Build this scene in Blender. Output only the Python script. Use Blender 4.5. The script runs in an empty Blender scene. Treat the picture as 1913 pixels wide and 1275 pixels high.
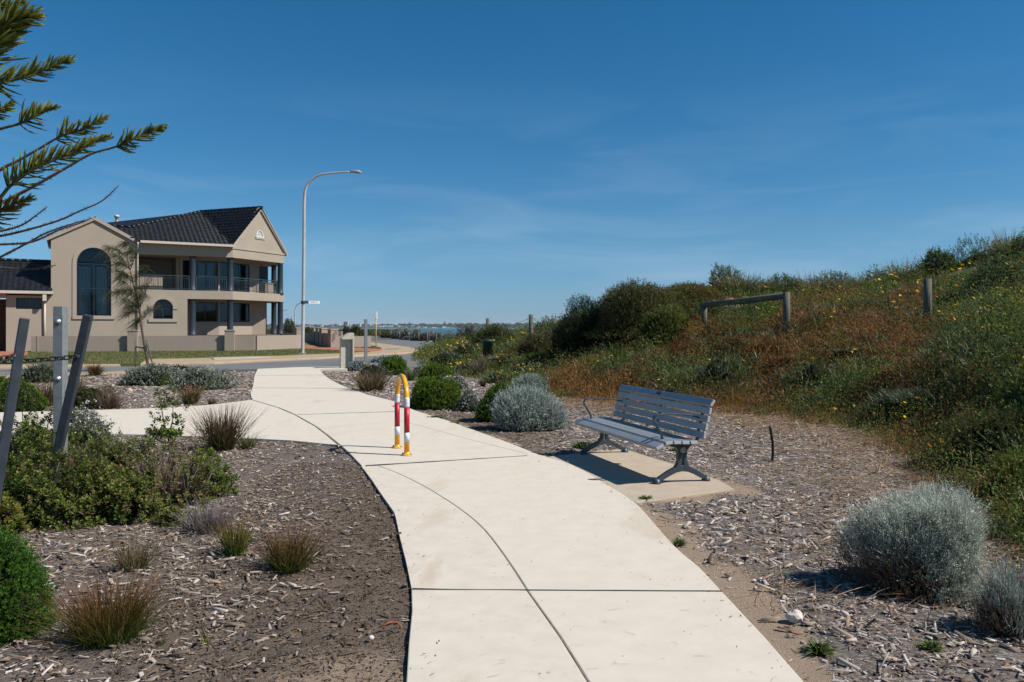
import bpy, bmesh, math, random
import numpy as np
from mathutils import Vector, Matrix
from mathutils.geometry import tessellate_polygon

# ------------------------------------------------------------------ camera, sky, sun, exposure
F, CX, HZ, EYE = 1488.0, 956.5, 611.0, 1.6
sc = bpy.context.scene
cam = bpy.data.cameras.new("camera"); cam.lens = 28.0; cam.sensor_width = 36.0
cam.shift_y = -26.5 / 1913; cam.clip_start = 0.05; cam.clip_end = 30000
co = bpy.data.objects.new("camera", cam); sc.collection.objects.link(co)
co.location = (0, 0, EYE); co.rotation_euler = (math.radians(90), 0, 0)
sc.camera = co

SUN_EL = math.radians(45); SUN_DIR = Vector((0.965, -0.262, 1.0)).normalized()
sl = bpy.data.lights.new("sun", 'SUN'); sl.energy = 4.6; sl.angle = math.radians(0.53); sl.color = (1.0, 0.955, 0.88)
so = bpy.data.objects.new("sun", sl); sc.collection.objects.link(so)
so.rotation_euler = (-SUN_DIR).to_track_quat('-Z', 'Y').to_euler()

world = bpy.data.worlds.new("World"); sc.world = world; world.use_nodes = True
wn = world.node_tree; wn.nodes.clear()
w_out = wn.nodes.new('ShaderNodeOutputWorld'); w_bg = wn.nodes.new('ShaderNodeBackground')
w_sky = wn.nodes.new('ShaderNodeTexSky'); w_sky.sky_type = 'NISHITA'; w_sky.sun_disc = False
w_sky.sun_elevation = SUN_EL; w_sky.sun_rotation = math.radians(105)
w_sky.air_density = 1.0; w_sky.dust_density = 0.0; w_sky.ozone_density = 6.0; w_sky.altitude = 0
w_bg.inputs['Strength'].default_value = 0.082
w_tc = wn.nodes.new('ShaderNodeTexCoord'); w_map = wn.nodes.new('ShaderNodeMapping')
w_map.inputs['Scale'].default_value = (1.6, 1.6, 9.0); w_map.inputs['Rotation'].default_value = (0.1, 0.16, 0.3)
w_noise = wn.nodes.new('ShaderNodeTexNoise'); w_noise.inputs['Scale'].default_value = 2.2; w_noise.inputs['Detail'].default_value = 7; w_noise.inputs['Roughness'].default_value = 0.55
w_noise.inputs['Distortion'].default_value = 0.6
w_ramp = wn.nodes.new('ShaderNodeMapRange'); w_ramp.inputs['From Min'].default_value = 0.46; w_ramp.inputs['From Max'].default_value = 0.74; w_ramp.inputs['To Max'].default_value = 0.36
w_sep = wn.nodes.new('ShaderNodeSeparateXYZ')
w_el = wn.nodes.new('ShaderNodeMapRange'); w_el.inputs['From Min'].default_value = 0.30; w_el.inputs['From Max'].default_value = 0.05
w_mul = wn.nodes.new('ShaderNodeMath'); w_mul.operation = 'MULTIPLY'
w_mix = wn.nodes.new('ShaderNodeMix'); w_mix.data_type = 'RGBA'
w_mix.inputs['B'].default_value = (4.2, 5.8, 7.4, 1)
# deep polarised blue of the photograph: the tint depends on the height above the horizon only
w_hsv = wn.nodes.new('ShaderNodeMix'); w_hsv.data_type = 'RGBA'; w_hsv.blend_type = 'MULTIPLY'; w_hsv.inputs['Factor'].default_value = 1.0
w_cr = wn.nodes.new('ShaderNodeValToRGB'); els = [(0.0, (.47, .72, 1.20)), (.10, (.55, .90, 1.10)), (.2, (.37, .87, 1.08)), (.36, (.235, .86, 1.10)), (.6, (.30, .86, 1.08)), (1.0, (.42, .88, 1.05))]
while len(w_cr.color_ramp.elements) < len(els): w_cr.color_ramp.elements.new(0.5)
for e_, (p_, c_) in zip(w_cr.color_ramp.elements, els): e_.position = p_; e_.color = (c_[0] * .88, c_[1] * .83, c_[2] * .8, 1)
wn.links.new(w_sky.outputs[0], w_hsv.inputs['A']); wn.links.new(w_cr.outputs[0], w_hsv.inputs['B'])
wn.links.new(w_tc.outputs['Generated'], w_map.inputs[0]); wn.links.new(w_map.outputs[0], w_noise.inputs['Vector'])
wn.links.new(w_noise.outputs['Fac'], w_ramp.inputs[0]); wn.links.new(w_tc.outputs['Generated'], w_sep.inputs[0])
wn.links.new(w_sep.outputs['Z'], w_el.inputs[0]); wn.links.new(w_sep.outputs['Z'], w_cr.inputs[0]); wn.links.new(w_ramp.outputs[0], w_mul.inputs[0]); wn.links.new(w_el.outputs[0], w_mul.inputs[1])
wn.links.new(w_hsv.outputs['Result'], w_mix.inputs['A']); wn.links.new(w_mul.outputs[0], w_mix.inputs['Factor'])
wn.links.new(w_mix.outputs['Result'], w_bg.inputs['Color']); wn.links.new(w_bg.outputs[0], w_out.inputs[0])

sc.view_settings.view_transform = 'Standard'; sc.view_settings.look = 'None'
sc.view_settings.exposure = 0.3; sc.view_settings.gamma = 1.0; sc.view_settings.use_curve_mapping = False
sc.cycles.max_bounces = 6; sc.cycles.transparent_max_bounces = 12; sc.cycles.diffuse_bounces = 3
sc.cycles.sample_clamp_indirect = 6

# ------------------------------------------------------------------ helpers
rng = np.random.default_rng(7)
random.seed(7)

def P(px, py, z=0.0):
    d = (EYE - z) * F / (py - HZ)
    return ((px - CX) / F * d, d, z)
def Q(px, py, d):
    return ((px - CX) / F * d, d, EYE + (HZ - py) / F * d)
def srgb(r, g, b):
    f = lambda c: (c / 255 / 12.92) if c / 255 <= 0.04045 else ((c / 255 + 0.055) / 1.055) ** 2.4
    return (f(r), f(g), f(b))

def tag(o, label=None, cat=None, group=None, kind=None):
    if label: o['label'] = label
    if cat: o['category'] = cat
    if group: o['group'] = group
    if kind: o['kind'] = kind
    return o
def empty(name, loc=(0, 0, 0), rz=0.0, **kw):
    o = bpy.data.objects.new(name, None); o.empty_display_size = 0.1
    sc.collection.objects.link(o); o.location = loc; o.rotation_euler = (0, 0, rz)
    return tag(o, **kw)
def copy_tree(o, parent=None):
    c = o.copy(); sc.collection.objects.link(c); c.parent = parent
    for ch in [x for x in bpy.data.objects if x.parent == o]:
        copy_tree(ch, c)
    return c

def npmesh(name, V, Fa, mat, parent=None, col=None, smooth=False):
    V = np.asarray(V, dtype=np.float32).reshape(-1, 3); Fa = np.asarray(Fa, dtype=np.int32)
    k = Fa.shape[1]; n = Fa.shape[0]
    me = bpy.data.meshes.new(name)
    me.vertices.add(len(V)); me.vertices.foreach_set('co', V.ravel())
    me.loops.add(n * k); me.loops.foreach_set('vertex_index', Fa.ravel())
    me.polygons.add(n); me.polygons.foreach_set('loop_start', np.arange(0, n * k, k, dtype=np.int32))
    if smooth: me.polygons.foreach_set('use_smooth', np.ones(n, dtype=bool))
    me.update(calc_edges=True)
    if col is not None:
        col = np.asarray(col, dtype=np.float32)
        a = me.color_attributes.new('col', 'FLOAT_COLOR', 'POINT')
        c4 = np.ones((len(V), 4), dtype=np.float32); c4[:, :3] = col; a.data.foreach_set('color', c4.ravel())
    me.materials.append(mat)
    o = bpy.data.objects.new(name, me); sc.collection.objects.link(o)
    if parent is not None: o.parent = parent
    return o

class MB:
    """collects boxes, prisms, tubes and turned shapes, links them as one mesh"""
    def __init__(s): s.v = []; s.f = []; s.sm = []
    def add(s, vs, fs, smooth=False):
        b = len(s.v); s.v += [tuple(v) for v in vs]; s.f += [tuple(i + b for i in f) for f in fs]; s.sm += [smooth] * len(fs); return s
    def box(s, c, size, rz=0.0, M=None):
        hx, hy, hz = size[0] / 2, size[1] / 2, size[2] / 2
        vs = [(x, y, z) for z in (-hz, hz) for y in (-hy, hy) for x in (-hx, hx)]
        R = M if M is not None else Matrix.Rotation(rz, 3, 'Z')
        vs = [R @ Vector(v) + Vector(c) for v in vs]
        return s.add(vs, [(0, 2, 3, 1), (4, 5, 7, 6), (0, 1, 5, 4), (1, 3, 7, 5), (3, 2, 6, 7), (2, 0, 4, 6)])
    def bar(s, a, b, w, t, up=(0, 0, 1)):
        a = Vector(a); b = Vector(b); d = b - a; L = d.length; d.normalize()
        u = Vector(up); x = d.cross(u)
        if x.length < 1e-4: x = d.cross(Vector((0, 1, 0)))
        x.normalize(); y = x.cross(d)
        M = Matrix((x, d, y)).transposed()
        return s.box((a + b) / 2, (w, L, t), M=M)
    def prism(s, poly, z0, z1):
        n = len(poly); ar = sum(poly[i][0] * poly[(i + 1) % n][1] - poly[(i + 1) % n][0] * poly[i][1] for i in range(n))
        if ar < 0: poly = poly[::-1]
        vs = [(p[0], p[1], z0) for p in poly] + [(p[0], p[1], z1) for p in poly]
        tr = tessellate_polygon([[Vector((p[0], p[1], 0)) for p in poly]])
        fs = []
        for t in tr:
            a, b, c = [poly[i] for i in t]
            if (b[0] - a[0]) * (c[1] - a[1]) - (b[1] - a[1]) * (c[0] - a[0]) < 0: t = t[::-1]
            fs.append(tuple(i + n for i in t)); fs.append(tuple(t[::-1]))
        fs += [(i, (i + 1) % n, (i + 1) % n + n, i + n) for i in range(n)]
        return s.add(vs, fs)
    def panel(s, outer, holes, o, ud, nd, th):
        """a wall: 2D outline (u, z) with holes, standing at o along ud, thickness th along nd"""
        loops = [outer] + holes
        o = Vector(o); ud = Vector(ud); nd = Vector(nd); flat = [p for l in loops for p in l]
        mk = lambda p, t: o + ud * p[0] + Vector((0, 0, 1)) * p[1] + nd * t
        n = len(flat); vs = [mk(p, 0) for p in flat] + [mk(p, th) for p in flat]
        tr = tessellate_polygon([[Vector((p[0], p[1], 0)) for p in l] for l in loops])
        fs = [tuple(t) for t in tr] + [tuple(i + n for i in t[::-1]) for t in tr]
        b = 0
        for l in loops:
            m = len(l)
            fs += [(b + i, b + (i + 1) % m, b + (i + 1) % m + n, b + i + n) for i in range(m)]
            b += m
        return s.add(vs, fs)
    def tube(s, pts, r, seg=8, cap=True, smooth=True):
        pts = [Vector(p) for p in pts]; n = len(pts)
        rs = r if isinstance(r, (list, tuple)) else [r] * n
        vs = []; prev = None
        for i, p in enumerate(pts):
            d = (pts[min(i + 1, n - 1)] - pts[max(i - 1, 0)]).normalized()
            if prev is None:
                x = d.cross(Vector((0, 0, 1)))
                if x.length < 0.05: x = d.cross(Vector((0, 1, 0)))
            else:
                x = prev - d * prev.dot(d)
            x.normalize(); prev = x; y = d.cross(x)
            vs += [p + (x * math.cos(2 * math.pi * k / seg) + y * math.sin(2 * math.pi * k / seg)) * rs[i] for k in range(seg)]
        fs = [(i * seg + k, i * seg + (k + 1) % seg, (i + 1) * seg + (k + 1) % seg, (i + 1) * seg + k) for i in range(n - 1) for k in range(seg)]
        s.add(vs, fs, smooth)
        if cap:
            b = len(s.v) - len(vs)
            s.f.append(tuple(b + k for k in range(seg))[::-1]); s.sm.append(False)
            s.f.append(tuple(b + (n - 1) * seg + k for k in range(seg))); s.sm.append(False)
        return s
    def lathe(s, prof, c=(0, 0, 0), seg=20):
        vs = []; n = len(prof)
        for (r, z) in prof:
            vs += [(c[0] + r * math.cos(2 * math.pi * k / seg), c[1] + r * math.sin(2 * math.pi * k / seg), c[2] + z) for k in range(seg)]
        fs = [(i * seg + k, i * seg + (k + 1) % seg, (i + 1) * seg + (k + 1) % seg, (i + 1) * seg + k) for i in range(n - 1) for k in range(seg)]
        s.add(vs, fs, True); b = len(s.v) - len(vs)
        s.f.append(tuple(b + k for k in range(seg))[::-1]); s.sm.append(False)
        s.f.append(tuple(b + (n - 1) * seg + k for k in range(seg))); s.sm.append(False)
        return s
    def build(s, name, mat, parent=None, bevel=0.0, seg=1, fix=True):
        me = bpy.data.meshes.new(name); me.from_pydata(s.v, [], s.f)
        me.polygons.foreach_set('use_smooth', s.sm); me.materials.append(mat)
        if fix:
            bm = bmesh.new(); bm.from_mesh(me); bmesh.ops.recalc_face_normals(bm, faces=bm.faces); bm.to_mesh(me); bm.free()
        me.update()
        o = bpy.data.objects.new(name, me); sc.collection.objects.link(o)
        if parent is not None: o.parent = parent
        if bevel > 0:
            m = o.modifiers.new('bevel', 'BEVEL'); m.width = bevel; m.segments = seg; m.limit_method = 'ANGLE'; m.angle_limit = math.radians(40)
        return o

# ------------------------------------------------------------------ materials
class NT:
    def __init__(s, name):
        s.m = bpy.data.materials.new(name); s.m.use_nodes = True; s.t = s.m.node_tree; s.t.nodes.clear()
        s.out = s.n('ShaderNodeOutputMaterial'); s.b = s.n('ShaderNodeBsdfPrincipled'); s.l(s.b.outputs[0], s.out.inputs['Surface'])
    def n(s, t, **kw):
        x = s.t.nodes.new(t)
        for k, v in kw.items(): setattr(x, k, v)
        return x
    def l(s, a, b): s.t.links.new(a, b)
    def coord(s, kind='Object', scale=(1, 1, 1)):
        if kind == 'World': g = s.n('ShaderNodeNewGeometry'); src = g.outputs['Position']
        else: g = s.n('ShaderNodeTexCoord'); src = g.outputs[kind]
        m = s.n('ShaderNodeMapping'); m.inputs['Scale'].default_value = scale; s.l(src, m.inputs[0]); return m.outputs[0]
    def noise(s, vec, scale, detail=4, rough=0.5, dist=0.0):
        x = s.n('ShaderNodeTexNoise'); x.inputs['Scale'].default_value = scale; x.inputs['Detail'].default_value = detail
        x.inputs['Roughness'].default_value = rough; x.inputs['Distortion'].default_value = dist
        s.l(vec, x.inputs['Vector']); return x.outputs['Fac']
    def rng(s, v, a, b, c=0.0, d=1.0):
        x = s.n('ShaderNodeMapRange'); x.inputs[1].default_value = a; x.inputs[2].default_value = b; x.inputs[3].default_value = c; x.inputs[4].default_value = d
        s.l(v, x.inputs[0]); return x.outputs[0]
    def mix(s, f, a, b, mode='MIX'):
        x = s.n('ShaderNodeMix'); x.data_type = 'RGBA'; x.blend_type = mode
        for key, v in (('Factor', f), ('A', a), ('B', b)):
            if isinstance(v, (int, float)): x.inputs[key].default_value = v
            elif isinstance(v, tuple): x.inputs[key].default_value = (*v[:3], 1)
            else: s.l(v, x.inputs[key])
        return x.outputs['Result']
    def col(s, v):
        if isinstance(v, tuple): s.b.inputs['Base Color'].default_value = (*v[:3], 1)
        else: s.l(v, s.b.inputs['Base Color'])
    def bump(s, h, strength=0.3, dist=0.01):
        x = s.n('ShaderNodeBump'); x.inputs['Strength'].default_value = strength; x.inputs['Distance'].default_value = dist
        s.l(h, x.inputs['Height']); s.l(x.outputs[0], s.b.inputs['Normal'])
    def set(s, rough=0.6, metal=0.0, spec=0.4, coat=0.0):
        s.b.inputs['Roughness'].default_value = rough; s.b.inputs['Metallic'].default_value = metal
        s.b.inputs['Specular IOR Level'].default_value = spec; s.b.inputs['Coat Weight'].default_value = coat
        return s

def simple(name, c, rough=0.6, metal=0.0, spec=0.4, var=0.12, nscale=6, bump=0.0, bscale=60, coat=0.0, bdist=0.003):
    t = NT(name); v = t.coord('Object'); f = t.noise(v, nscale, 5)
    f2 = t.rng(f, 0.3, 0.7)
    t.col(t.mix(f2, tuple(x * (1 - var) for x in c), tuple(min(1, x * (1 + var)) for x in c)))
    if bump > 0: t.bump(t.noise(v, bscale, 4), bump, bdist)
    t.set(rough, metal, spec, coat); return t.m

def _unused(): pass
def foliage_mat(name, trans=0.3, rough=0.6, spec=0.25):
    t = NT(name); a = t.n('ShaderNodeAttribute', attribute_name='col'); v = t.coord('World')
    f = t.rng(t.noise(v, 9.0, 3), 0.3, 0.7, 0.78, 1.22)
    m = t.n('ShaderNodeVectorMath', operation='SCALE'); t.l(a.outputs['Color'], m.inputs[0]); t.l(f, m.inputs['Scale'])
    t.col(m.outputs[0]); t.set(rough, 0, spec)
    tr = t.n('ShaderNodeBsdfTranslucent'); t.l(m.outputs[0], tr.inputs['Color'])
    mx = t.n('ShaderNodeMixShader'); mx.inputs[0].default_value = trans
    t.l(t.b.outputs[0], mx.inputs[1]); t.l(tr.outputs[0], mx.inputs[2]); t.l(mx.outputs[0], t.out.inputs['Surface'])
    return t.m

M = {}
M['leaf'] = foliage_mat('leaf', 0.38)
M['blade'] = foliage_mat('blade', 0.38, 0.55, 0.25)
M['silver'] = foliage_mat('silver_leaf', 0.15, 0.75, 0.15)
M['chip'] = foliage_mat('wood_chip', 0.0, 0.85, 0.15)
M['petal'] = foliage_mat('petal', 0.3, 0.6, 0.1)
M['core'] = simple('shade_core_dark', (0.016, 0.018, 0.009), 0.95, spec=0.02, var=0.4, nscale=25)  # near-black colour standing in for the shade inside bushes
M['bark'] = simple('bark', (0.10, 0.075, 0.06), 0.9, var=0.35, nscale=20, bump=0.6, bscale=40)
M['yellow'] = simple('yellow_enamel', (0.80, 0.36, 0.012), 0.22, spec=0.5, var=0.05, nscale=9)
M['white_tape'] = simple('white_tape', (0.62, 0.64, 0.66), 0.45, var=0.06, nscale=20)
M['red_tape'] = simple('red_tape', (0.42, 0.012, 0.025), 0.4, var=0.12, nscale=40, bump=0.2, bscale=220, bdist=0.001)
M['galv'] = simple('galvanised_steel', (0.30, 0.315, 0.32), 0.42, metal=0.45, var=0.16, nscale=14, bump=0.08, bscale=50)
M['bolt'] = simple('zinc_bolt', (0.34, 0.35, 0.36), 0.38, metal=0.7, var=0.1)
M['dark_post'] = simple('recycled_plastic', (0.03, 0.038, 0.05), 0.55, spec=0.4, var=0.25, nscale=12, bump=0.25, bscale=70)
M['dark_chain'] = simple('black_plastic_chain', (0.012, 0.013, 0.016), 0.5, var=0.2)
M['bench_cast'] = simple('cast_charcoal', (0.045, 0.062, 0.08), 0.42, metal=0.2, var=0.15, nscale=8, bump=0.12, bscale=180, bdist=0.001)
M['galv_lamp'] = simple('lamp_pole_steel', (0.5, 0.49, 0.46), 0.45, metal=0.25, var=0.12, nscale=2)
M['lamp_head'] = simple('lamp_housing', (0.32, 0.33, 0.34), 0.4, var=0.1)
M['lamp_glass'] = simple('lamp_lens', (0.6, 0.6, 0.58), 0.15, spec=0.6)
M['sign_white'] = simple('sign_white', (0.78, 0.78, 0.76), 0.45, var=0.04)
M['ink'] = simple('sign_ink', (0.02, 0.02, 0.03), 0.5)
M['timber'] = None
def slat_mat():
    t = NT('slat_paint'); v = t.coord('Object', (1, 12, 12)); f = t.noise(v, 3, 5)
    t.col(t.mix(t.rng(f, 0.35, 0.65), (0.24, 0.265, 0.28), (0.30, 0.32, 0.335)))
    t.bump(t.noise(t.coord('Object', (1, 30, 30)), 6, 4), 0.06, 0.002); t.set(0.38, 0.18, 0.5); return t.m
M['slat'] = slat_mat()
M['slat_end'] = simple('slat_end_cap', (0.42, 0.43, 0.42), 0.5, var=0.06)
def timber():
    t = NT('weathered_timber'); v = t.coord('Object', (14, 14, 1.0)); f = t.noise(v, 4, 6, 0.6, 0.4)
    g = t.noise(t.coord('Object'), 3, 3)
    c = t.mix(t.rng(f, 0.3, 0.7), (0.065, 0.062, 0.048), (0.17, 0.165, 0.135)); c = t.mix(t.rng(g, 0.45, 0.75, 0, 0.5), c, (0.13, 0.15, 0.09))
    t.col(c); t.bump(f, 0.6, 0.01); t.set(0.85, 0, 0.2); return t.m
M['timber'] = timber()

def concrete(name, c, stain=(0.35, 0.25, 0.13), var=0.08, stain_amt=0.35, sc_=1.0):
    t = NT(name); v = t.coord('World')
    big = t.noise(v, 0.55 * sc_, 6, 0.6, 0.3); mid = t.noise(v, 5 * sc_, 5, 0.6); fine = t.noise(v, 90, 4, 0.7)
    base = t.mix(t.rng(mid, 0.3, 0.7), tuple(x * (1 - var) for x in c), tuple(min(x * (1 + var), 0.95) for x in c))
    st = t.rng(t.noise(t.coord('World', (1, 0.45, 1)), 1.1 * sc_, 7, 0.65, 0.8), 0.56, 0.78, 0, stain_amt)
    base = t.mix(st, base, stain)
    sp = t.rng(fine, 0.68, 0.76, 0, 0.35); base = t.mix(sp, base, tuple(x * 0.45 for x in c))
    t.col(base); fx_ = t.n('ShaderNodeMath', operation='ADD'); t.l(t.noise(v, 140, 5, 0.7), fx_.inputs[0]); t.l(t.noise(t.coord('World', (6, 160, 1)), 1.0, 3, 0.6), fx_.inputs[1]); t.bump(fx_.outputs[0], 0.30, 0.004); t.set(0.88, 0, 0.2); return t.m
M['path'] = concrete('path_concrete', (0.61, 0.55, 0.46), (0.42, 0.30, 0.16), 0.05, 0.5)
M['path_stained'] = concrete('path_concrete_stained', (0.60, 0.54, 0.45), (0.42, 0.31, 0.18), 0.06, 0.6, 1.2)
M['pad'] = concrete('pad_concrete', (0.45, 0.37, 0.28), (0.33, 0.24, 0.15), 0.08, 0.4)
M['tan_path'] = concrete('tan_footpath', (0.40, 0.30, 0.20), (0.28, 0.2, 0.13), 0.1, 0.4, 0.3)
M['kerb'] = concrete('kerb_concrete', (0.42, 0.38, 0.32), (0.3, 0.25, 0.2), 0.1, 0.3)
M['precast'] = concrete('precast_concrete', (0.50, 0.465, 0.37), (0.25, 0.22, 0.15), 0.12, 0.5, 2)
M['brick_paving'] = None
def paving():
    t = NT('red_brick_paving'); v = t.coord('World'); b = t.n('ShaderNodeTexBrick'); t.l(v, b.inputs['Vector'])
    b.inputs['Scale'].default_value = 2.2; b.inputs['Color1'].default_value = (0.34, 0.12, 0.07, 1); b.inputs['Color2'].default_value = (0.42, 0.17, 0.10, 1)
    b.inputs['Mortar'].default_value = (0.3, 0.2, 0.15, 1); b.inputs['Mortar Size'].default_value = 0.012
    t.col(b.outputs['Color']); t.set(0.85, 0, 0.2); return t.m
M['brick_paving'] = paving()
def asphalt():
    t = NT('asphalt'); v = t.coord('World'); a = t.noise(v, 0.35, 5, 0.6); f = t.noise(v, 60, 3, 0.7)
    c = t.mix(t.rng(a, 0.3, 0.7), (0.135, 0.14, 0.142), (0.18, 0.182, 0.18)); c = t.mix(t.rng(f, 0.5, 0.75, 0, 0.4), c, (0.25, 0.24, 0.23))
    t.col(c); t.bump(f, 0.4, 0.006); t.set(0.85, 0, 0.2); return t.m
M['asphalt'] = asphalt()
def lawn():
    t = NT('mown_lawn'); v = t.coord('World'); a = t.noise(v, 0.5, 6, 0.65); f = t.noise(v, 18, 5, 0.7)
    c = t.mix(t.rng(a, 0.3, 0.7), (0.095, 0.115, 0.035), (0.17, 0.165, 0.06)); c = t.mix(t.rng(f, 0.35, 0.7, 0, 0.6), c, (0.19, 0.17, 0.08))
    t.col(c); t.bump(f, 0.8, 0.04); t.set(0.9, 0, 0.1); return t.m
M['lawn'] = lawn()
def stucco(name, c, stain=True):
    t = NT(name); v = t.coord('Object'); f = t.noise(v, 45, 4, 0.7); g = t.noise(v, 0.7, 5, 0.6)
    b = t.mix(t.rng(g, 0.3, 0.7), tuple(x * 0.94 for x in c), tuple(x * 1.05 for x in c))
    b = t.mix(t.rng(f, 0.4, 0.7, 0, 0.2), b, tuple(x * 0.7 for x in c))
    if stain:
        st = t.rng(t.noise(t.coord('Object', (2.2, 2.2, 0.12)), 1.6, 5, 0.6), 0.6, 0.8, 0, 0.22); b = t.mix(st, b, tuple(x * 0.62 for x in c))
    t.col(b); t.bump(f, 0.5, 0.02); t.set(0.92, 0, 0.15); return t.m
M['stucco'] = stucco('sand_render', (0.36, 0.305, 0.24))
M['stucco_trim'] = stucco('render_trim', (0.385, 0.32, 0.265), False)
M['garden_render'] = stucco('garden_wall_render', (0.34, 0.28, 0.23))
M['cream'] = simple('cream_gutter', (0.55, 0.47, 0.39), 0.4, var=0.05)
M['blue_col'] = simple('slate_blue_paint', (0.032, 0.046, 0.062), 0.5, var=0.12, nscale=2)
M['rail'] = simple('railing_paint', (0.035, 0.055, 0.065), 0.4, var=0.1)
M['frame'] = simple('window_frame_paint', (0.02, 0.03, 0.042), 0.4, var=0.1)
M['tile'] = simple('glazed_black_tile', (0.013, 0.014, 0.016), 0.3, spec=0.3, var=0.45, nscale=3.5)
M['dark'] = simple('unlit_room_black', (0.012, 0.012, 0.014), 0.9)  # the darkness of an unlit room, put into the colour
M['curtain'] = simple('curtain_cloth', (0.22, 0.29, 0.30), 0.9, var=0.1, nscale=2)
M['brown_brick'] = simple('dark_brown_brick', (0.06, 0.03, 0.022), 0.9, var=0.3, nscale=10, bump=0.4, bscale=10)
M['green_plastic'] = simple('dark_green_plastic', (0.02, 0.05, 0.045), 0.4, var=0.15)
M['black_pipe'] = simple('black_poly_pipe', (0.015, 0.015, 0.016), 0.4, var=0.2)
M['seal'] = simple('joint_sealant', (0.06, 0.05, 0.043), 0.8, var=0.3, nscale=30)
M['joint_sand'] = simple('joint_sand', (0.19, 0.155, 0.125), 0.9, var=0.3, nscale=30)
M['patio_tile'] = simple('patio_tile', (0.16, 0.085, 0.06), 0.8, var=0.2, nscale=3)
M['rock'] = simple('limestone', (0.45, 0.34, 0.25), 0.9, var=0.2, nscale=14, bump=0.6, bscale=30, bdist=0.01)
M['wire'] = simple('fence_wire', (0.16, 0.16, 0.15), 0.5, metal=0.4)
M['straw'] = simple('dry_yellow_wood', (0.55, 0.36, 0.12), 0.7)
def glass():
    t = NT('window_glass'); t.t.nodes.remove(t.b); tr = t.n('ShaderNodeBsdfTransparent'); tr.inputs[0].default_value = (0.74, 0.82, 0.84, 1)
    g = t.n('ShaderNodeBsdfGlossy'); g.inputs['Roughness'].default_value = 0.03; g.inputs['Color'].default_value = (0.8, 0.85, 0.9, 1)
    fr = t.n('ShaderNodeFresnel'); fr.inputs[0].default_value = 1.5; ad = t.n('ShaderNodeMath', operation='ADD'); ad.inputs[1].default_value = -0.012
    t.l(fr.outputs[0], ad.inputs[0]); mx = t.n('ShaderNodeMixShader'); t.l(ad.outputs[0], mx.inputs[0]); t.l(tr.outputs[0], mx.inputs[1]); t.l(g.outputs[0], mx.inputs[2])
    t.l(mx.outputs[0], t.out.inputs['Surface']); return t.m
M['glass'] = glass()
def sea_mat():
    t = NT('sea_water'); v = t.coord('World', (1, 0.35, 1)); f = t.noise(v, 0.03, 6, 0.6); w = t.noise(t.coord('World', (1, 0.4, 1)), 0.35, 5, 0.7)
    t.col(t.mix(t.rng(f, 0.3, 0.7), (0.010, 0.085, 0.115), (0.018, 0.12, 0.15))); t.bump(w, 1.0, 1.2); t.set(0.35, 0, 0.3); return t.m
M['sea'] = sea_mat()

# ------------------------------------------------------------------ ground shape
def cr(pts, n=4):
    p = [np.array(q, float) for q in pts]; out = []
    for i in range(len(p) - 1):
        a = p[max(i - 1, 0)]; b = p[i]; c = p[i + 1]; d = p[min(i + 2, len(p) - 1)]
        for k in range(n):
            t = k / n
            out.append(0.5 * ((2 * b) + (-a + c) * t + (2 * a - 5 * b + 4 * c - d) * t * t + (-a + 3 * b - 3 * c + d) * t ** 3))
    out.append(p[-1]); return [tuple(q) for q in out]
def G(pts, z=0.0): return [P(q[0], q[1], z)[:2] for q in pts]
def inside(poly, x, y):
    x = np.asarray(x, float); y = np.asarray(y, float); r = np.zeros(x.shape, bool); n = len(poly)
    for i in range(n):
        x1, y1 = poly[i]; x2, y2 = poly[(i + 1) % n]
        if y1 == y2: continue
        c = ((y1 > y) != (y2 > y)) & (x < (x2 - x1) * (y - y1) / (y2 - y1) + x1); r ^= c
    return r
def pdist(line, x, y):
    x = np.asarray(x, float); y = np.asarray(y, float); d = np.full(x.shape, 1e9)
    for (x1, y1), (x2, y2) in zip(line[:-1], line[1:]):
        dx, dy = x2 - x1, y2 - y1; L = dx * dx + dy * dy + 1e-12
        t = np.clip(((x - x1) * dx + (y - y1) * dy) / L, 0, 1)
        d = np.minimum(d, np.hypot(x - x1 - t * dx, y - y1 - t * dy))
    return d
_ph = rng.uniform(0, 6.28, (24, 2)); _kd = rng.normal(0, 1, (24, 2)); _kd /= np.linalg.norm(_kd, axis=1)[:, None]
def fn(x, y, s, seed=0, octs=3):
    """smooth noise, about -1..1, feature size s"""
    r = 0; a = 1.0; tot = 0; k = seed * 5
    for o in range(octs):
        for j in range(4):
            i = (k + o * 4 + j) % 24; i2 = (i * 7 + 3 + seed) % 24
            r = r + a * np.sin((x * _kd[i, 0] + y * _kd[i, 1]) * 6.28 / s * (1 + 0.23 * j) + _ph[i2, 0] + seed * 1.7 + 1.3 * np.sin((x * _kd[i2, 0] + y * _kd[i2, 1]) * 4.1 / s + _ph[i, 1])); tot += a * 0.5
        a *= 0.55; s *= 0.5
    return r / tot
def sstep(a, b, v): t = np.clip((v - a) / (b - a), 0, 1); return t * t * (3 - 2 * t)

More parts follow.
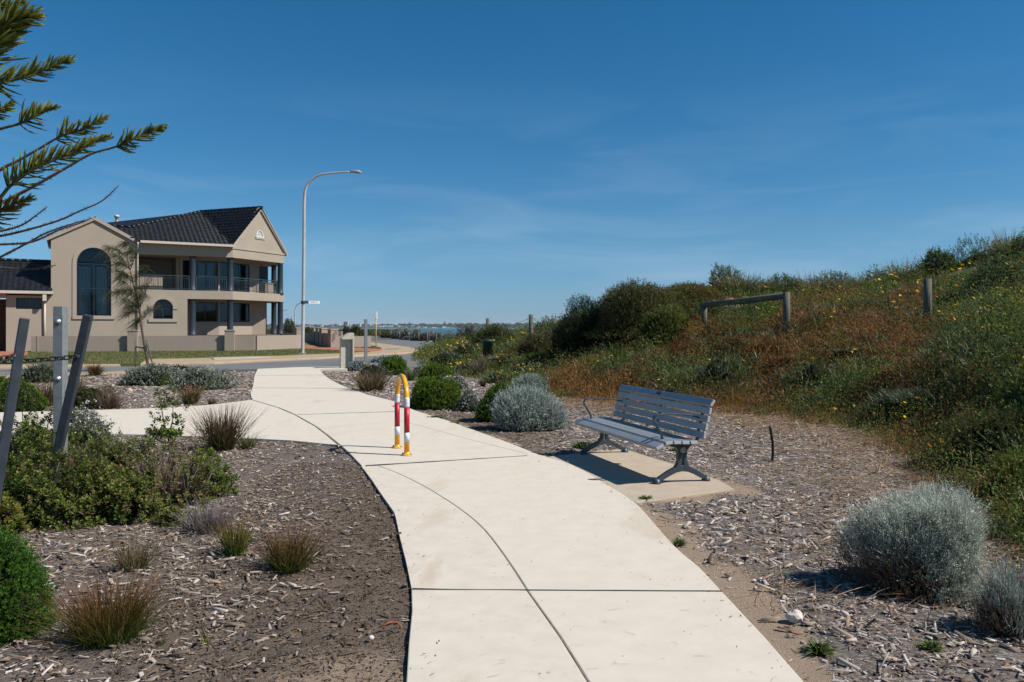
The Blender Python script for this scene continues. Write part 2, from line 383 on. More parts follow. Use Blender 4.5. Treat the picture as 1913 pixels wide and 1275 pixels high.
LE = [(757, 1275), (762, 1200), (768, 1141), (767, 1098), (757, 1048), (747, 1009), (738, 966), (735, 957), (716, 931), (693, 896), (674, 871), (654, 850), (635, 832)]
CL = [(1100, 1275), (1047, 1190), (985, 1103), (945, 1042), (905, 990), (865, 955), (820, 925), (780, 902), (740, 883), (700, 868)]
RE = [(1505, 1275), (1430, 1190), (1350, 1105), (1310, 1062), (1275, 1033), (1250, 1008), (1215, 968), (1185, 937), (1135, 906), (1075, 871), (1010, 850), (960, 830), (905, 810), (850, 790), (780, 768), (735, 749), (690, 738), (655, 726), (640, 720), (620, 710), (607, 701), (598, 690)]
C2 = [(635, 832), (610, 812), (590, 797), (551, 775), (520, 762), (470, 747)]
BT = [(470, 747), (430, 752), (385, 757), (300, 762), (180, 766), (30, 770), (-300, 777), (-1500, 800)]
BB = [(635, 832), (590, 828), (540, 823), (480, 820), (400, 817), (300, 813), (200, 811), (100, 809), (-300, 803), (-2600, 830)]
gLE = G(LE); gRE = G(RE); gCL = G(CL); gC2 = G(C2)
j1 = 3   # index of the near joint on the left edge
nearL = [(-0.42, 1.2), (-0.55, -3.0)]; nearM = [(-0.10, 1.2), (-0.6 + 0.9, -3.0)]; nearR = [(1.42, 1.2), (1.6, -3.0)]
nearM = [(0.75, 1.2), (0.9, -3.0)]
def seg(line, a, b): return line[a:b]
slabs = []
slabs.append([gLE[3], gLE[2], gLE[1], gLE[0]] + nearL + nearM[::-1] + [gCL[0], gCL[1], gCL[2]])
slabs.append([gCL[2], gCL[1], gCL[0]] + nearM + nearR[::-1] + [gRE[0], gRE[1], gRE[2]])
Lup = G([(768, 1103)] + LE[4:11] ); slabs.append(G([(768, 1103)]) + G(cr(LE[4:7], 2) + LE[7:9] + cr(LE[8:11], 2)) + G(cr(CL[2:][::-1], 3)))
slabs.append(G(cr(CL[2:], 3)) + G(cr(RE[2:11], 3))[::-1])
slabs.append(G([(674, 871), (700, 868), (1010, 850)] + RE[11:15] + [(551, 775), (590, 797), (610, 812), (635, 832), (654, 850)]))
slabs.append(G([(551, 775), (780, 768), (735, 749), (690, 738), (655, 726), (470, 725), (466, 733), (467, 741), (470, 747), (520, 762)]))
slabs.append(G([(470, 725), (655, 726), (640, 720), (620, 710), (607, 701), (474, 702)]))
slabs.append(G([(474, 702), (607, 701), (598, 690.5), (650, 690), (652, 685.5), (560, 686), (480, 689.5)]))
slabs.append(G(cr(BT[:5], 3) + BT[5:]) + G(cr(BB[:8], 2) + BB[8:])[::-1] + G([(635, 832), (610, 812), (590, 797), (551, 775), (520, 762)]))
PAD = G([(1022, 853), (1075, 873), (1135, 908), (1187, 939), (1280, 926), (1374, 913), (1345, 897), (1250, 864), (1165, 838), (1090, 845)])

TOE = [(3.2, 1.0), (3.6, 4.0), (3.9, 5.8), (4.6, 7.5), (5.3, 10), (5.6, 12.5), (5.1, 14.4), (3.9, 15.6), (2.3, 17.0), (1.2, 19), (0.2, 21.5), (-0.6, 24), (-2.2, 29), (-3.6, 34), (-4.6, 40), (-5.4, 47), (-5.8, 56), (-5.2, 66), (-2, 72), (30, 78)]
DUNEPOLY = TOE + [(300, 60), (300, -60), (3.0, -60)]
_ctl = np.array([
 (4.05, 6.3, .16), (5.46, 8.5, .5), (9.0, 14, 1.7), (6.4, 14.3, .72), (5.6, 15.6, .2), (9.4, 18, 1.5), (6.6, 19, 1.6), (5.3, 22, 1.5), (4.1, 20, .8),
 (14.1, 22, 3.5), (13.3, 24, 3.3), (11.9, 26, 2.75), (9.9, 27, 2.6), (8.0, 28, 2.85), (6.5, 29.5, 2.6), (3.1, 32, 1.6), (3.4, 24, .75), (1.6, 27, .7), (1.0, 34, 1.15),
 (-1.16, 38, .9), (-2.5, 36, .35), (0.7, 19.6, .02), (1.5, 22, .25), (-0.3, 29, .35), (2.4, 19, .25), (-2.5, 48, .7), (-3.6, 60, .3), (0, 66, .5),
 (6.3, 10.5, .75), (7.6, 12, 1.2), (11.2, 17, 2.4), (9.3, 22, 2.1), (7.4, 24, 2.0), (12.2, 20, 2.75),
 (10, 40, 1.8), (16, 34, 2.6), (20, 26, 3.8), (20, 14, 4.2), (14, 8, 3.3), (10, 3, 2.2), (8, -4, 1.6), (30, 0, 4.5), (40, 40, 3), (10, 60, 1.2), (30, 70, 1), (6.4, 6.2, 1.0), (8.5, 9, 1.9), (12.0, 13.5, 2.8)])
def _phi(r): return r * r * np.log(r + 1e-9)
_D = np.hypot(_ctl[:, None, 0] - _ctl[None, :, 0], _ctl[:, None, 1] - _ctl[None, :, 1])
_n = len(_ctl); _A = np.zeros((_n + 3, _n + 3)); _A[:_n, :_n] = _phi(_D) + np.eye(_n) * 0.8
_A[:_n, _n] = 1; _A[:_n, _n + 1:] = _ctl[:, :2]; _A[_n:, :_n] = _A[:_n, _n:].T
_w = np.linalg.solve(_A, np.concatenate([_ctl[:, 2], np.zeros(3)]))
def toe_t(x, y):
    return np.where(inside(DUNEPOLY, x, y), 1, -1) * pdist(TOE, x, y)
def height(x, y):
    x = np.asarray(x, float); y = np.asarray(y, float); shp = x.shape; x = x.ravel(); y = y.ravel()
    z = np.full(x.shape, -0.024) - 0.07 * sstep(26, 30, y)
    rough = fn(x, y, 0.8, 1) * 0.008 + fn(x, y, 0.25, 2, 2) * 0.005
    z += np.where(y < 26, rough, 0)
    m = (x > -9) & (x < 90) & (y > -8) & (y < 90)
    if m.any():
        xx, yy = x[m], y[m]; t = toe_t(xx, yy); r = np.hypot(xx[:, None] - _ctl[None, :, 0], yy[:, None] - _ctl[None, :, 1])
        h = _phi(r) @ _w[:_n] + _w[_n] + xx * _w[_n + 1] + yy * _w[_n + 2]
        h = np.clip(h, 0, 4.8) + (fn(xx, yy, 3.0, 3) * 0.12 + fn(xx, yy, 1.3, 30, 2) * 0.11) * sstep(0.5, 2, t)
        f = sstep(0, 1.6, t) * (1 - sstep(70, 90, yy)) * (1 - sstep(60, 90, xx))
        z[m] += np.maximum(h, 0) * f
    xc = np.array([-4000, -900, -240, -70, -36, -20, -8, 60, 200, 500]); yc = np.array([3300, 3300, 1000, 420, 235, 150, 122, 100, 60, -100])
    e = (y - np.interp(x, xc, yc)) / (1 + 0.02 * np.abs(y))
    far = sstep(75, 110, y) * (1 - sstep(260, 420, y)); z += far * (0.08 + 0.14 * fn(x, y, 14, 4)) * (1 - sstep(-3, 0, e)) * sstep(0, 12, x - np.interp(y, [70, 110, 160, 400], [-14, -26, -42, -120]) )
    z -= 11 * sstep(0, 14, e)
    return z.reshape(shp)
def hz(x, y): return float(height(np.array([x]), np.array([y]))[0])

def grow(a, step, end, k=1.22):
    out = [a]
    while abs(out[-1]) < abs(end): out.append(out[-1] + step); step *= k
    return out[1:]
xs = np.array(sorted(set([round(v, 4) for v in np.arange(-7, 10.01, 0.075)] + grow(-7, -0.12, -4500) + grow(10, 0.12, 1500))))
ys = np.array(sorted(set([round(v, 4) for v in np.concatenate([np.arange(-4, 2.4, 0.4), np.arange(2.4, 17, 0.075), np.arange(17, 45, 0.2), np.arange(45, 100, 0.6)])] + grow(100, 0.8, 3600, 1.12))))
X, Y = np.meshgrid(xs, ys); Z = height(X, Y)
PATHPOLYS = slabs + [PAD]
def on_path(x, y):
    r = np.zeros(np.asarray(x).shape, bool)
    for p in PATHPOLYS: r |= inside(p, x, y)
    return r
right_line = gRE[:8] + [PAD[4], PAD[5], PAD[6], PAD[7]]
def sand(x, y):
    """share of bare sand among the mulch"""
    x = np.asarray(x, float); y = np.asarray(y, float)
    a = pdist([nearR[0]] + right_line, x, y); n1 = fn(x, y, 1.2, 5); n2 = fn(x, y, 0.35, 6, 2)
    s = 1 - sstep(0.08, 0.45, a + 0.14 * n1 + 0.07 * n2 + 0.1 * (y > 7))
    s = np.where(x > 0.2, s, 0)
    b = 1 - sstep(0.15, 0.8, np.hypot((x + 0.75) / .62, (y - 3.5) / 0.75) - 0.25 + 0.16 * n1 + 0.09 * n2)
    c = 1 - sstep(0.05, 0.3, pdist(gRE[11:18], x, y) + 0.1 * n1)
    sc_ = np.maximum(1 - sstep(.35, .8, np.hypot((x - 13.3) / 1.2, y - 23.2)), 1 - sstep(.4, .9, np.hypot((x - 7.5) / 1.3, y - 26)))
    s = np.maximum(s, sc_ * 1.3)
    return np.clip(np.maximum(np.maximum(s, b * 0.62 * (x < 0.3)), c * 0.6 * (x > -3)), 0, 1)
T_ = np.full(X.shape, -50.0); mm = (X > -12) & (X < 120) & (Y > -10) & (Y < 100); T_[mm] = toe_t(X[mm], Y[mm])
heath = sstep(-0.35, 0.6, T_ + 0.4 * fn(X, Y, 1.5, 7)); heath = np.maximum(heath, sstep(80, 92, Y)); heath = np.maximum(heath, sstep(-45, -60, -0 + X) * 1.0 if False else heath)
heath = np.maximum(heath, ((X < -12) & (Y > 28)) * 1.0)
grey = sstep(-0.6, 1.0, X - 0.2 + 0.4 * fn(X, Y, 2, 8)) ; grey = np.maximum(grey, sstep(14, 17, Y)); grey = np.maximum(grey, 0.45 * sstep(0.2, 1.2, -(X + 0.9) + 0.3 * fn(X, Y, 1.3, 9)))
Vt = np.stack([X, Y, Z], -1).reshape(-1, 3); nx = len(xs); ny = len(ys)
ii = (np.arange(ny - 1)[:, None] * nx + np.arange(nx - 1)[None, :]).ravel()
Ft = np.stack([ii, ii + 1, ii + nx + 1, ii + nx], -1)
colt = np.stack([sand(X, Y) * (Y < 28), heath, grey], -1).reshape(-1, 3)

def ground_mat():
    t = NT('mulch_and_sand'); a = t.n('ShaderNodeAttribute', attribute_name='col'); s = t.n('ShaderNodeSeparateColor'); t.l(a.outputs['Color'], s.inputs[0])
    v = t.coord('World')
    n1 = t.noise(t.coord('World', (1, 1.6, 1)), 26, 6, 0.75, 1.6); n2 = t.noise(v, 70, 4, 0.7, 1.0); n3 = t.noise(v, 3.5, 5, 0.6)
    vo = t.n('ShaderNodeTexVoronoi'); vo.inputs['Scale'].default_value = 34; vo.inputs['Randomness'].default_value = 1; mp = t.coord('World', (1, 1.9, 1)); t.l(mp, vo.inputs['Vector'])
    sep2 = t.n('ShaderNodeSeparateColor'); t.l(vo.outputs['Color'], sep2.inputs[0])
    dark = t.mix(t.rng(n1, 0.32, 0.62), (0.055, 0.041, 0.032), (0.20, 0.155, 0.12)); dark = t.mix(t.rng(n3, 0.35, 0.65, 0, 0.5), dark, (0.205, 0.16, 0.122))
    g = t.mix(t.rng(n1, 0.35, 0.62), (0.05, 0.04, 0.034), (0.26, 0.225, 0.205)); g = t.mix(t.rng(sep2.outputs[0], 0.70, 0.9, 0, 0.8), g, (0.42, 0.38, 0.35))
    g = t.mix(t.rng(n3, 0.4, 0.7, 0, 0.55), g, (0.18, 0.14, 0.105))
    base = t.mix(s.outputs[2], dark, g)
    sn = t.mix(t.rng(n2, 0.3, 0.7), (0.30, 0.22, 0.155), (0.42, 0.32, 0.235)); sn = t.mix(t.rng(n1, 0.58, 0.72, 0, 0.6), sn, (0.14, 0.10, 0.075))
    h = t.mix(t.rng(n3, 0.35, 0.65), (0.035, 0.032, 0.016), (0.085, 0.06, 0.028))
    big = t.noise(v, 0.09, 5, 0.6); hf = t.mix(t.rng(big, 0.42, 0.58), (0.055, 0.07, 0.025), (0.12, 0.10, 0.055))
    sy = t.n('ShaderNodeSeparateXYZ'); t.l(v, sy.inputs[0]); h = t.mix(t.rng(sy.outputs[1], 50, 90), h, hf)
    sf = t.n('ShaderNodeMath', operation='ADD'); t.l(s.outputs[0], sf.inputs[0]); t.l(t.rng(n1, 0.3, 0.7, -0.35, 0.35), sf.inputs[1])
    c = t.mix(s.outputs[1], base, h); c = t.mix(t.rng(sf.outputs[0], 0.35, 0.65), c, sn)
    t.col(c); ad = t.n('ShaderNodeMath', operation='ADD'); t.l(n1, ad.inputs[0]); t.l(n2, ad.inputs[1])
    t.bump(ad.outputs[0], 0.7, 0.025); t.set(0.92, 0, 0.12); return t.m
ground = npmesh('ground', Vt, Ft, ground_mat(), col=colt, smooth=True); tag(ground, kind='structure')

def inset(poly, d):
    n = len(poly); ar = sum(poly[i][0] * poly[(i + 1) % n][1] - poly[(i + 1) % n][0] * poly[i][1] for i in range(n)); s = 1 if ar > 0 else -1; out = []
    for i in range(n):
        a = Vector(poly[i - 1]); b = Vector(poly[i]); c = Vector(poly[(i + 1) % n])
        n1 = Vector((-(b - a).y, (b - a).x)).normalized() * s; n2 = Vector((-(c - b).y, (c - b).x)).normalized() * s
        m = (n1 + n2); m = m / max(m.length_squared * 0.5, 0.35)
        if m.length > 1.6: m = m.normalized() * 1.6
        out.append(tuple(b + m * d))
    return out
path_e = empty('footpath', kind='structure')
for i, s_ in enumerate(slabs):
    MB().prism(inset(s_, (0.0045, 0.0045, 0.0055, 0.0055, 0.014, 0.02, 0.024, 0.024, 0.014)[i]), -0.1, 0.0).build('concrete_slab', M['path_stained' if i in (0, 2) else 'path'], path_e, bevel=0.006, seg=2)
def seal_strip(line, w0, w1, parent, mat='seal'):
    n = len(line); A = []; B = []
    for i, p in enumerate(line):
        p = Vector(p); a = Vector(line[max(i - 1, 0)]); b = Vector(line[min(i + 1, n - 1)]); d = (b - a).normalized(); q = Vector((-d.y, d.x)); w = (w0 + (w1 - w0) * i / (n - 1)) / 2 * (1 + .25 * math.sin(i * 2.3)); A.append(tuple(p + q * w)); B.append(tuple(p - q * w))
    MB().prism(A + B[::-1], -0.03, 0.0012).build('joint_seal', M[mat], parent)
def sub_line(a, b, k=9): return [tuple(Vector(a).lerp(Vector(b), i / k)) for i in range(k + 1)]
for ln, w0, w1 in [(sub_line(G([(768, 1101.5)])[0], G([(1349, 1104.5)])[0]), .017, .013), (sub_line(G([(683, 870.6)])[0], G([(985, 851.7)])[0]), .075, .03), (sub_line(G([(556, 774.9)])[0], G([(738, 769.3)])[0]), .045, .06),
                   (sub_line(G([(474, 725)])[0], G([(653, 726)])[0]), .05, .08), (sub_line(G([(478, 702)])[0], G([(606, 701)])[0]), .06, .09), (G(cr(CL, 3)), .008, .008), (G(cr(C2, 3)), .010, .024)]:
    seal_strip(ln, w0, w1, path_e, 'joint_sand' if len(ln) > 14 else 'seal')
seal_strip(G(cr([(735, 783), (800, 800), (880, 822), (985, 848)], 4)), .006, .006, path_e, 'joint_sand')
pad_o = MB().prism(inset(PAD, 0.008), -0.1, -0.003).build('bench_slab', M['pad'], bevel=0.006, seg=2); tag(pad_o, kind='structure')

# ------------------------------------------------------------------ roads, verge
zi = 0.09
road = [(-2500, 760), (-300, 716), (0, 705), (150, 698.5), (300, 693), (400, 690.5), (480, 689.6), (560, 686), (652, 685.4), (700, 682), (800, 676)]
roadw = G(road) + [(0.5, 36), (0.5, 60), (-3.0, 74), (-6, 92), (-13, 112), (-24, 140), (-60, 170), (-200, 190), (-200, 60)]
MB().prism(roadw, -0.3, -0.012).build('road', M['asphalt']); tag(bpy.data.objects['road'], kind='structure')
isl = [(-2500, 735), (-300, 693), (0, 685.5), (200, 681), (400, 676.8), (500, 672), (600, 668), (680, 663), (740, 660), (765, 658), (779, 655.2), (775, 651.5), (760, 648), (700, 640.5), (660, 636.5), (600, 631.5), (300, 627.5), (-2500, 627)]
MB().prism(G(cr(isl[:7], 1)[:-1] + cr(isl[6:15], 3) + isl[15:], zi), -0.3, zi).build('verge_footpath', M['tan_path'], bevel=0.04, seg=2); tag(bpy.data.objects['verge_footpath'], kind='structure')
zl = zi + 0.03
lawnp = [(-2500, 716), (-200, 689), (0, 680), (50, 679.5), (262, 679), (274, 671), (300, 669.8), (400, 667.8), (480, 665.4), (530, 664), (570, 662), (640, 659.8), (690, 656.5), (712, 654), (712, 650.5), (700, 647), (690, 643.6), (660, 639.5), (630, 636.5), (560, 632.8), (300, 630), (-2500, 630)]
MB().prism(G(lawnp, zl), zi - 0.1, zl).build('lawn', M['lawn']); tag(bpy.data.objects['lawn'], kind='structure')
zr = zl + 0.008
redp = [(560, 644.5), (600, 646.5), (640, 649.5), (680, 651), (704, 651.8), (716, 653), (706, 655.6), (690, 657), (640, 655.3), (600, 653), (560, 651)]
MB().prism(G(redp, zr), zl - 0.05, zr).build('red_brick_path', M['brick_paving']); tag(bpy.data.objects['red_brick_path'], kind='structure')
drv = [(-2500, 662), (-100, 642), (50, 640), (52, 660), (52, 664), (0, 672), (-300, 690), (-2500, 712)]
MB().prism(G(drv, zr), zl - 0.05, zr).build('driveway', M['brick_paving']); tag(bpy.data.objects['driveway'], kind='structure')
MB().prism(G([(395, 668.2), (480, 666), (505, 666.6), (400, 671)], zr), zl - 0.05, zr).build('kerb', M['kerb']); tag(bpy.data.objects['kerb'], kind='structure')
MB().prism(G([(-300, 718), (0, 706.5), (150, 700), (300, 694.5), (400, 692), (400, 690.2), (300, 692.4), (150, 698), (0, 704), (-300, 715)]), -0.12, 0.03).build('road_edge_kerb', M['tan_path']); tag(bpy.data.objects['road_edge_kerb'], kind='structure')
dr = MB(); dr.box((P(734, 652.5, zi)[0], P(734, 652.5, zi)[1], zi + 0.006), (1.0, 1.3, 0.02)); tag(dr.build('drain_cover', M['bolt']), 'grey metal drain cover in the tan footpath by the yellow-posted sign', 'drain cover')

# sea and the far shore
npmesh('sea', [(-9000, 40, -6), (9000, 40, -6), (9000, 16000, -6), (-9000, 16000, -6)], [(0, 1, 2, 3)], M['sea']).__setitem__('kind', 'structure')
FD = 3500.0
def fx(px, d=FD): return (px - CX) / F * d
def fz(py, d=FD): return EYE + (HZ - py) / F * d
shore = [(fx(-400), FD - 5), (fx(600), FD), (fx(757), FD - 10), (fx(760), FD + 60), (fx(1100), FD + 80), (fx(2600), FD + 400), (fx(2600), FD + 900), (fx(-400), FD + 700)]
MB().prism(shore, -9, -4.2).build('far_beach', simple('far_sand', (0.42, 0.36, 0.28), 0.9, var=0.15, nscale=0.01)); tag(bpy.data.objects['far_beach'], kind='structure')
hx = np.linspace(fx(-300), fx(2500), 260); rows = []
for k, (dy, hh) in enumerate([(90, -4.4), (140, 2), (240, 7), (420, 15), (600, 10)]):
    w = 0.55 + 0.45 * sstep(fx(690), fx(760), hx); rows.append(np.stack([hx, FD + dy + 0 * hx + 60 * sstep(fx(757), fx(800), hx), np.where(k == 0, -4.4, hh * w + fn(hx, hx * 0 + k, 260, k) * 1.5)], -1))
R_ = np.array(rows).reshape(-1, 3); nn = len(hx); i3 = (np.arange(4)[:, None] * nn + np.arange(nn - 1)[None]).ravel()
npmesh('far_hills', R_, np.stack([i3, i3 + 1, i3 + nn + 1, i3 + nn], -1), simple('far_bush', (0.035, 0.05, 0.03), 0.95, var=0.4, nscale=0.02), smooth=True).__setitem__('kind', 'structure')

# ------------------------------------------------------------------ far shore buildings and trees
def far_block(px0, px1, y0, y1, d, col, label, cat, group=None, name='far_house', roof=None, bands=0):
    x0, x1 = fx(px0, d), fx(px1, d); z1 = fz(y0, d); z0 = min(fz(y1, d), 4) - 4
    e = empty(name, ((x0 + x1) / 2, d, z0), label=label, cat=cat, group=group)
    w = x1 - x0; h = z1 - z0; dp = min(max(w * 0.7, 12), 40)
    MB().box((0, 0, h / 2), (w, dp, h)).build('wall', col, e)
    if bands:
        for i in range(bands):
            MB().box((0, -dp / 2 - 0.1, h * (0.45 + 0.5 * (i + 0.5) / bands)), (w * 0.86, 0.6, h * 0.5 / bands * 0.45)).build('window', M['far_win'], e)
    if roof:
        MB().add([(-w / 2 - .5, -dp / 2 - .5, h), (w / 2 + .5, -dp / 2 - .5, h), (w / 2 + .5, dp / 2 + .5, h), (-w / 2 - .5, dp / 2 + .5, h), (-w / 4, 0, h + 3.2), (w / 4, 0, h + 3.2)],
                 [(0, 1, 5, 4), (2, 3, 4, 5), (1, 2, 5), (3, 0, 4), (0, 3, 2, 1)]).build('roof', roof, e)
    return e
M['far_white'] = simple('far_white_wall', (0.62, 0.60, 0.56), 0.8, var=0.1, nscale=0.1)
M['far_grey'] = simple('far_grey_wall', (0.30, 0.31, 0.33), 0.8, var=0.1, nscale=0.1)
M['far_win'] = simple('far_window', (0.05, 0.07, 0.09), 0.3)
M['far_red'] = simple('far_red_roof', (0.28, 0.10, 0.07), 0.8)
M['far_brown'] = simple('far_brown_roof', (0.16, 0.10, 0.08), 0.8)
far_block(642.4, 646.5, 601.4, 611, 3700, M['far_grey'], 'grey side of the tallest tower block across the bay, left half', 'tower block', name='tower_block', bands=6)
far_block(646.5, 650.5, 600.9, 611, 3690, M['far_white'], 'white tower block, tallest building on the far shore across the bay', 'tower block', name='tower_block', bands=6)
far_block(652.5, 655.5, 606.2, 611.5, 3680, M['far_white'], 'small white block just right of the far tower block', 'building', name='apartment_block', bands=2)
far_block(660, 665, 605.3, 612, 3680, M['far_grey'], 'grey end of the wide apartment block left of the galvanised post on far shore', 'building', name='apartment_block', bands=3)
far_block(665.2, 674, 605.1, 612, 3675, M['far_white'], 'wide white apartment block on the far shore left of the grey steel post', 'building', name='apartment_block', bands=3)
far_block(676, 681, 605.4, 611, 3720, M['far_grey'], 'dark grey block half hidden behind the grey steel post on the far shore', 'building', name='apartment_block', bands=3)
far_block(687, 692.5, 605.5, 612, 3680, M['far_white'], 'pale framed block just right of the grey steel post on the far shore', 'building', name='apartment_block', bands=3)
for (a, b) in [(593, 603.5), (629.5, 634)]:
    far_block(a, b, 606.3, 610.5, 3720, M['far_white'], 'flat white building above the trees at the left of the far shore' if a < 610 else 'small white block alone among dark trees left of the far towers', 'building', name='far_building', bands=1)
random.seed(3)
for (a, b, y0, y1, r, lb) in [(570, 575, 609, 612, 0, 'pale house left of the red-roofed one behind the entry wall pillars'), (575, 580, 608.4, 612, 1, 'red-roofed far house just right of the street lamp pole'), (580, 585, 609.4, 612, 0, 'low white far house immediately right of the first red roof'), (598, 603, 608.8, 612, 0, 'pale far house above the gap between two receding entry pillars'), (618, 624, 608.2, 611.5, 1, 'red-roofed far house directly above the tall number pillar'), (560, 566, 609, 612, 0, 'pale far house seen just left of the tall lamp pole'), (692, 700, 609.3, 612.5, 1, 'brownish far house between the grey post and the yellow sign pole'), (668, 676, 610, 612.5, 0, 'low white house in front of the wide white apartment block'), (703, 711, 609, 613, 0, 'white far house touching the right side of the yellow sign pole'), (712, 717, 608.6, 613, 0, 'second white far house right of the yellow sign pole'), (717.5, 722, 608, 612.5, 0, 'tallest white house of the bright cluster right of the yellow sign pole'), (722.5, 728, 608.6, 612.5, 0, 'wide white house in the middle of the bright cluster above the first saltbush'), (728.5, 733, 608.2, 612.5, 0, 'white house near the right end of the first bright cluster'), (733.5, 737, 609.2, 612.5, 0, 'last small white house at the right end of the first bright cluster'), (743, 747, 608.3, 612.6, 0, 'tall narrow white house starting the second far cluster'), (747.5, 753, 609.4, 612.6, 0, 'wide low white house of the second far cluster'), (753.5, 759, 609.0, 612.6, 0, 'white house at the tip of the far beach'), (759.5, 763.5, 609.6, 612.6, 0, 'small white house just past the tip of the far beach'), (765, 769, 608.8, 613, 0, 'pale house on the dark far slope right of the beach tip'), (770, 774.5, 608.2, 612, 0, 'white house set highest on the dark far slope'), (779, 785, 610, 613.2, 0, 'white waterside house alone in the middle of the bay shore'), (790, 797, 611, 613.6, 0, 'low pale waterside house right of the lone one'), (807, 812, 611.3, 613.6, 0, 'low white waterside house left of the smallest one'), (813, 816, 612, 613.6, 0, 'smallest white waterside house in the middle of the bay shore'), (826, 832, 610.2, 613.6, 0, 'bright tall white waterside house left of the water tower'), (833, 839, 612, 613.8, 0, 'low white waterside row house beside the bright tall one'), (839.5, 846, 611.8, 613.8, 0, "wide low white waterside house below the water tower's left"), (847, 853, 612.2, 613.9, 0, 'white waterside house directly below the water tower'), (868, 871, 609.5, 612, 0, 'small white house high on the ridge right of the water tower'), (936, 941, 612.5, 614, 0, 'lone pale waterside house between the two timber fence posts')]:
    far_block(a, b, y0, y1, 3640 + random.random() * 40, M['far_white'] if not r else M['far_grey'], lb, 'house', 'houses on the far shore', roof=M['far_red'] if r else (M['far_brown'] if random.random() < 0.25 else None))
def far_trees():
    n = 2600; px = rng.uniform(-300, 2300, n); d = rng.uniform(3655, 4100, n)
    x = fx(px, d); base = -2 + (d - 3600) * 0.028 * (0.55 + 0.45 * sstep(700, 760, px)); hgt = rng.uniform(5, 11, n) * (1 + 0.3 * fn(px, px * 0, 40, 3)); pine = rng.random(n) < 0.03; hgt[pine] *= 1.7
    V = []; Fc = []; C = []
    t = np.array([(math.cos(a) * r, math.sin(a) * r, z) for (r, z) in ((0.7, 0), (1.0, .45), (0.65, .85)) for a in np.arange(6) * math.pi / 3] + [(0, 0, 1.0)])
    f = [(k * 6 + a, k * 6 + (a + 1) % 6, k * 6 + 6 + (a + 1) % 6, k * 6 + 6 + a) for k in range(2) for a in range(6)] + [(12 + a, 12 + (a + 1) % 6, 18, 18) for a in range(6)]
    T = t[None] * np.stack([rng.uniform(6, 13, n) * np.where(pine, .4, 1), rng.uniform(6, 12, n), hgt], -1)[:, None] * (1 + rng.normal(0, .12, (n, 19, 1))) + np.stack([x, d, base], -1)[:, None]
    Fa = (np.array(f)[None] + np.arange(n)[:, None, None] * 19).reshape(-1, 4); Cc = np.repeat(np.array([[.025, .04, .022]]) * rng.uniform(.6, 1.5, (n, 1)), 19, 0)
    return npmesh('far_trees', T.reshape(-1, 3), Fa, M['leaf'], col=Cc)
far_trees()['kind'] = 'stuff'
wt = MB(); wx = fx(853.8, 4000); wt.tube([(wx, 4000, 0), (wx, 4000, fz(606.6, 4000))], 1.6, 6); wt.lathe([(2, 0), (7, 3), (7, 6), (1, 8)], (wx, 4000, fz(607.2, 4000)), 10)
tag(wt.build('water_tower', M['far_grey']), 'water tower standing above the dark ridge of the far shore', 'water tower')

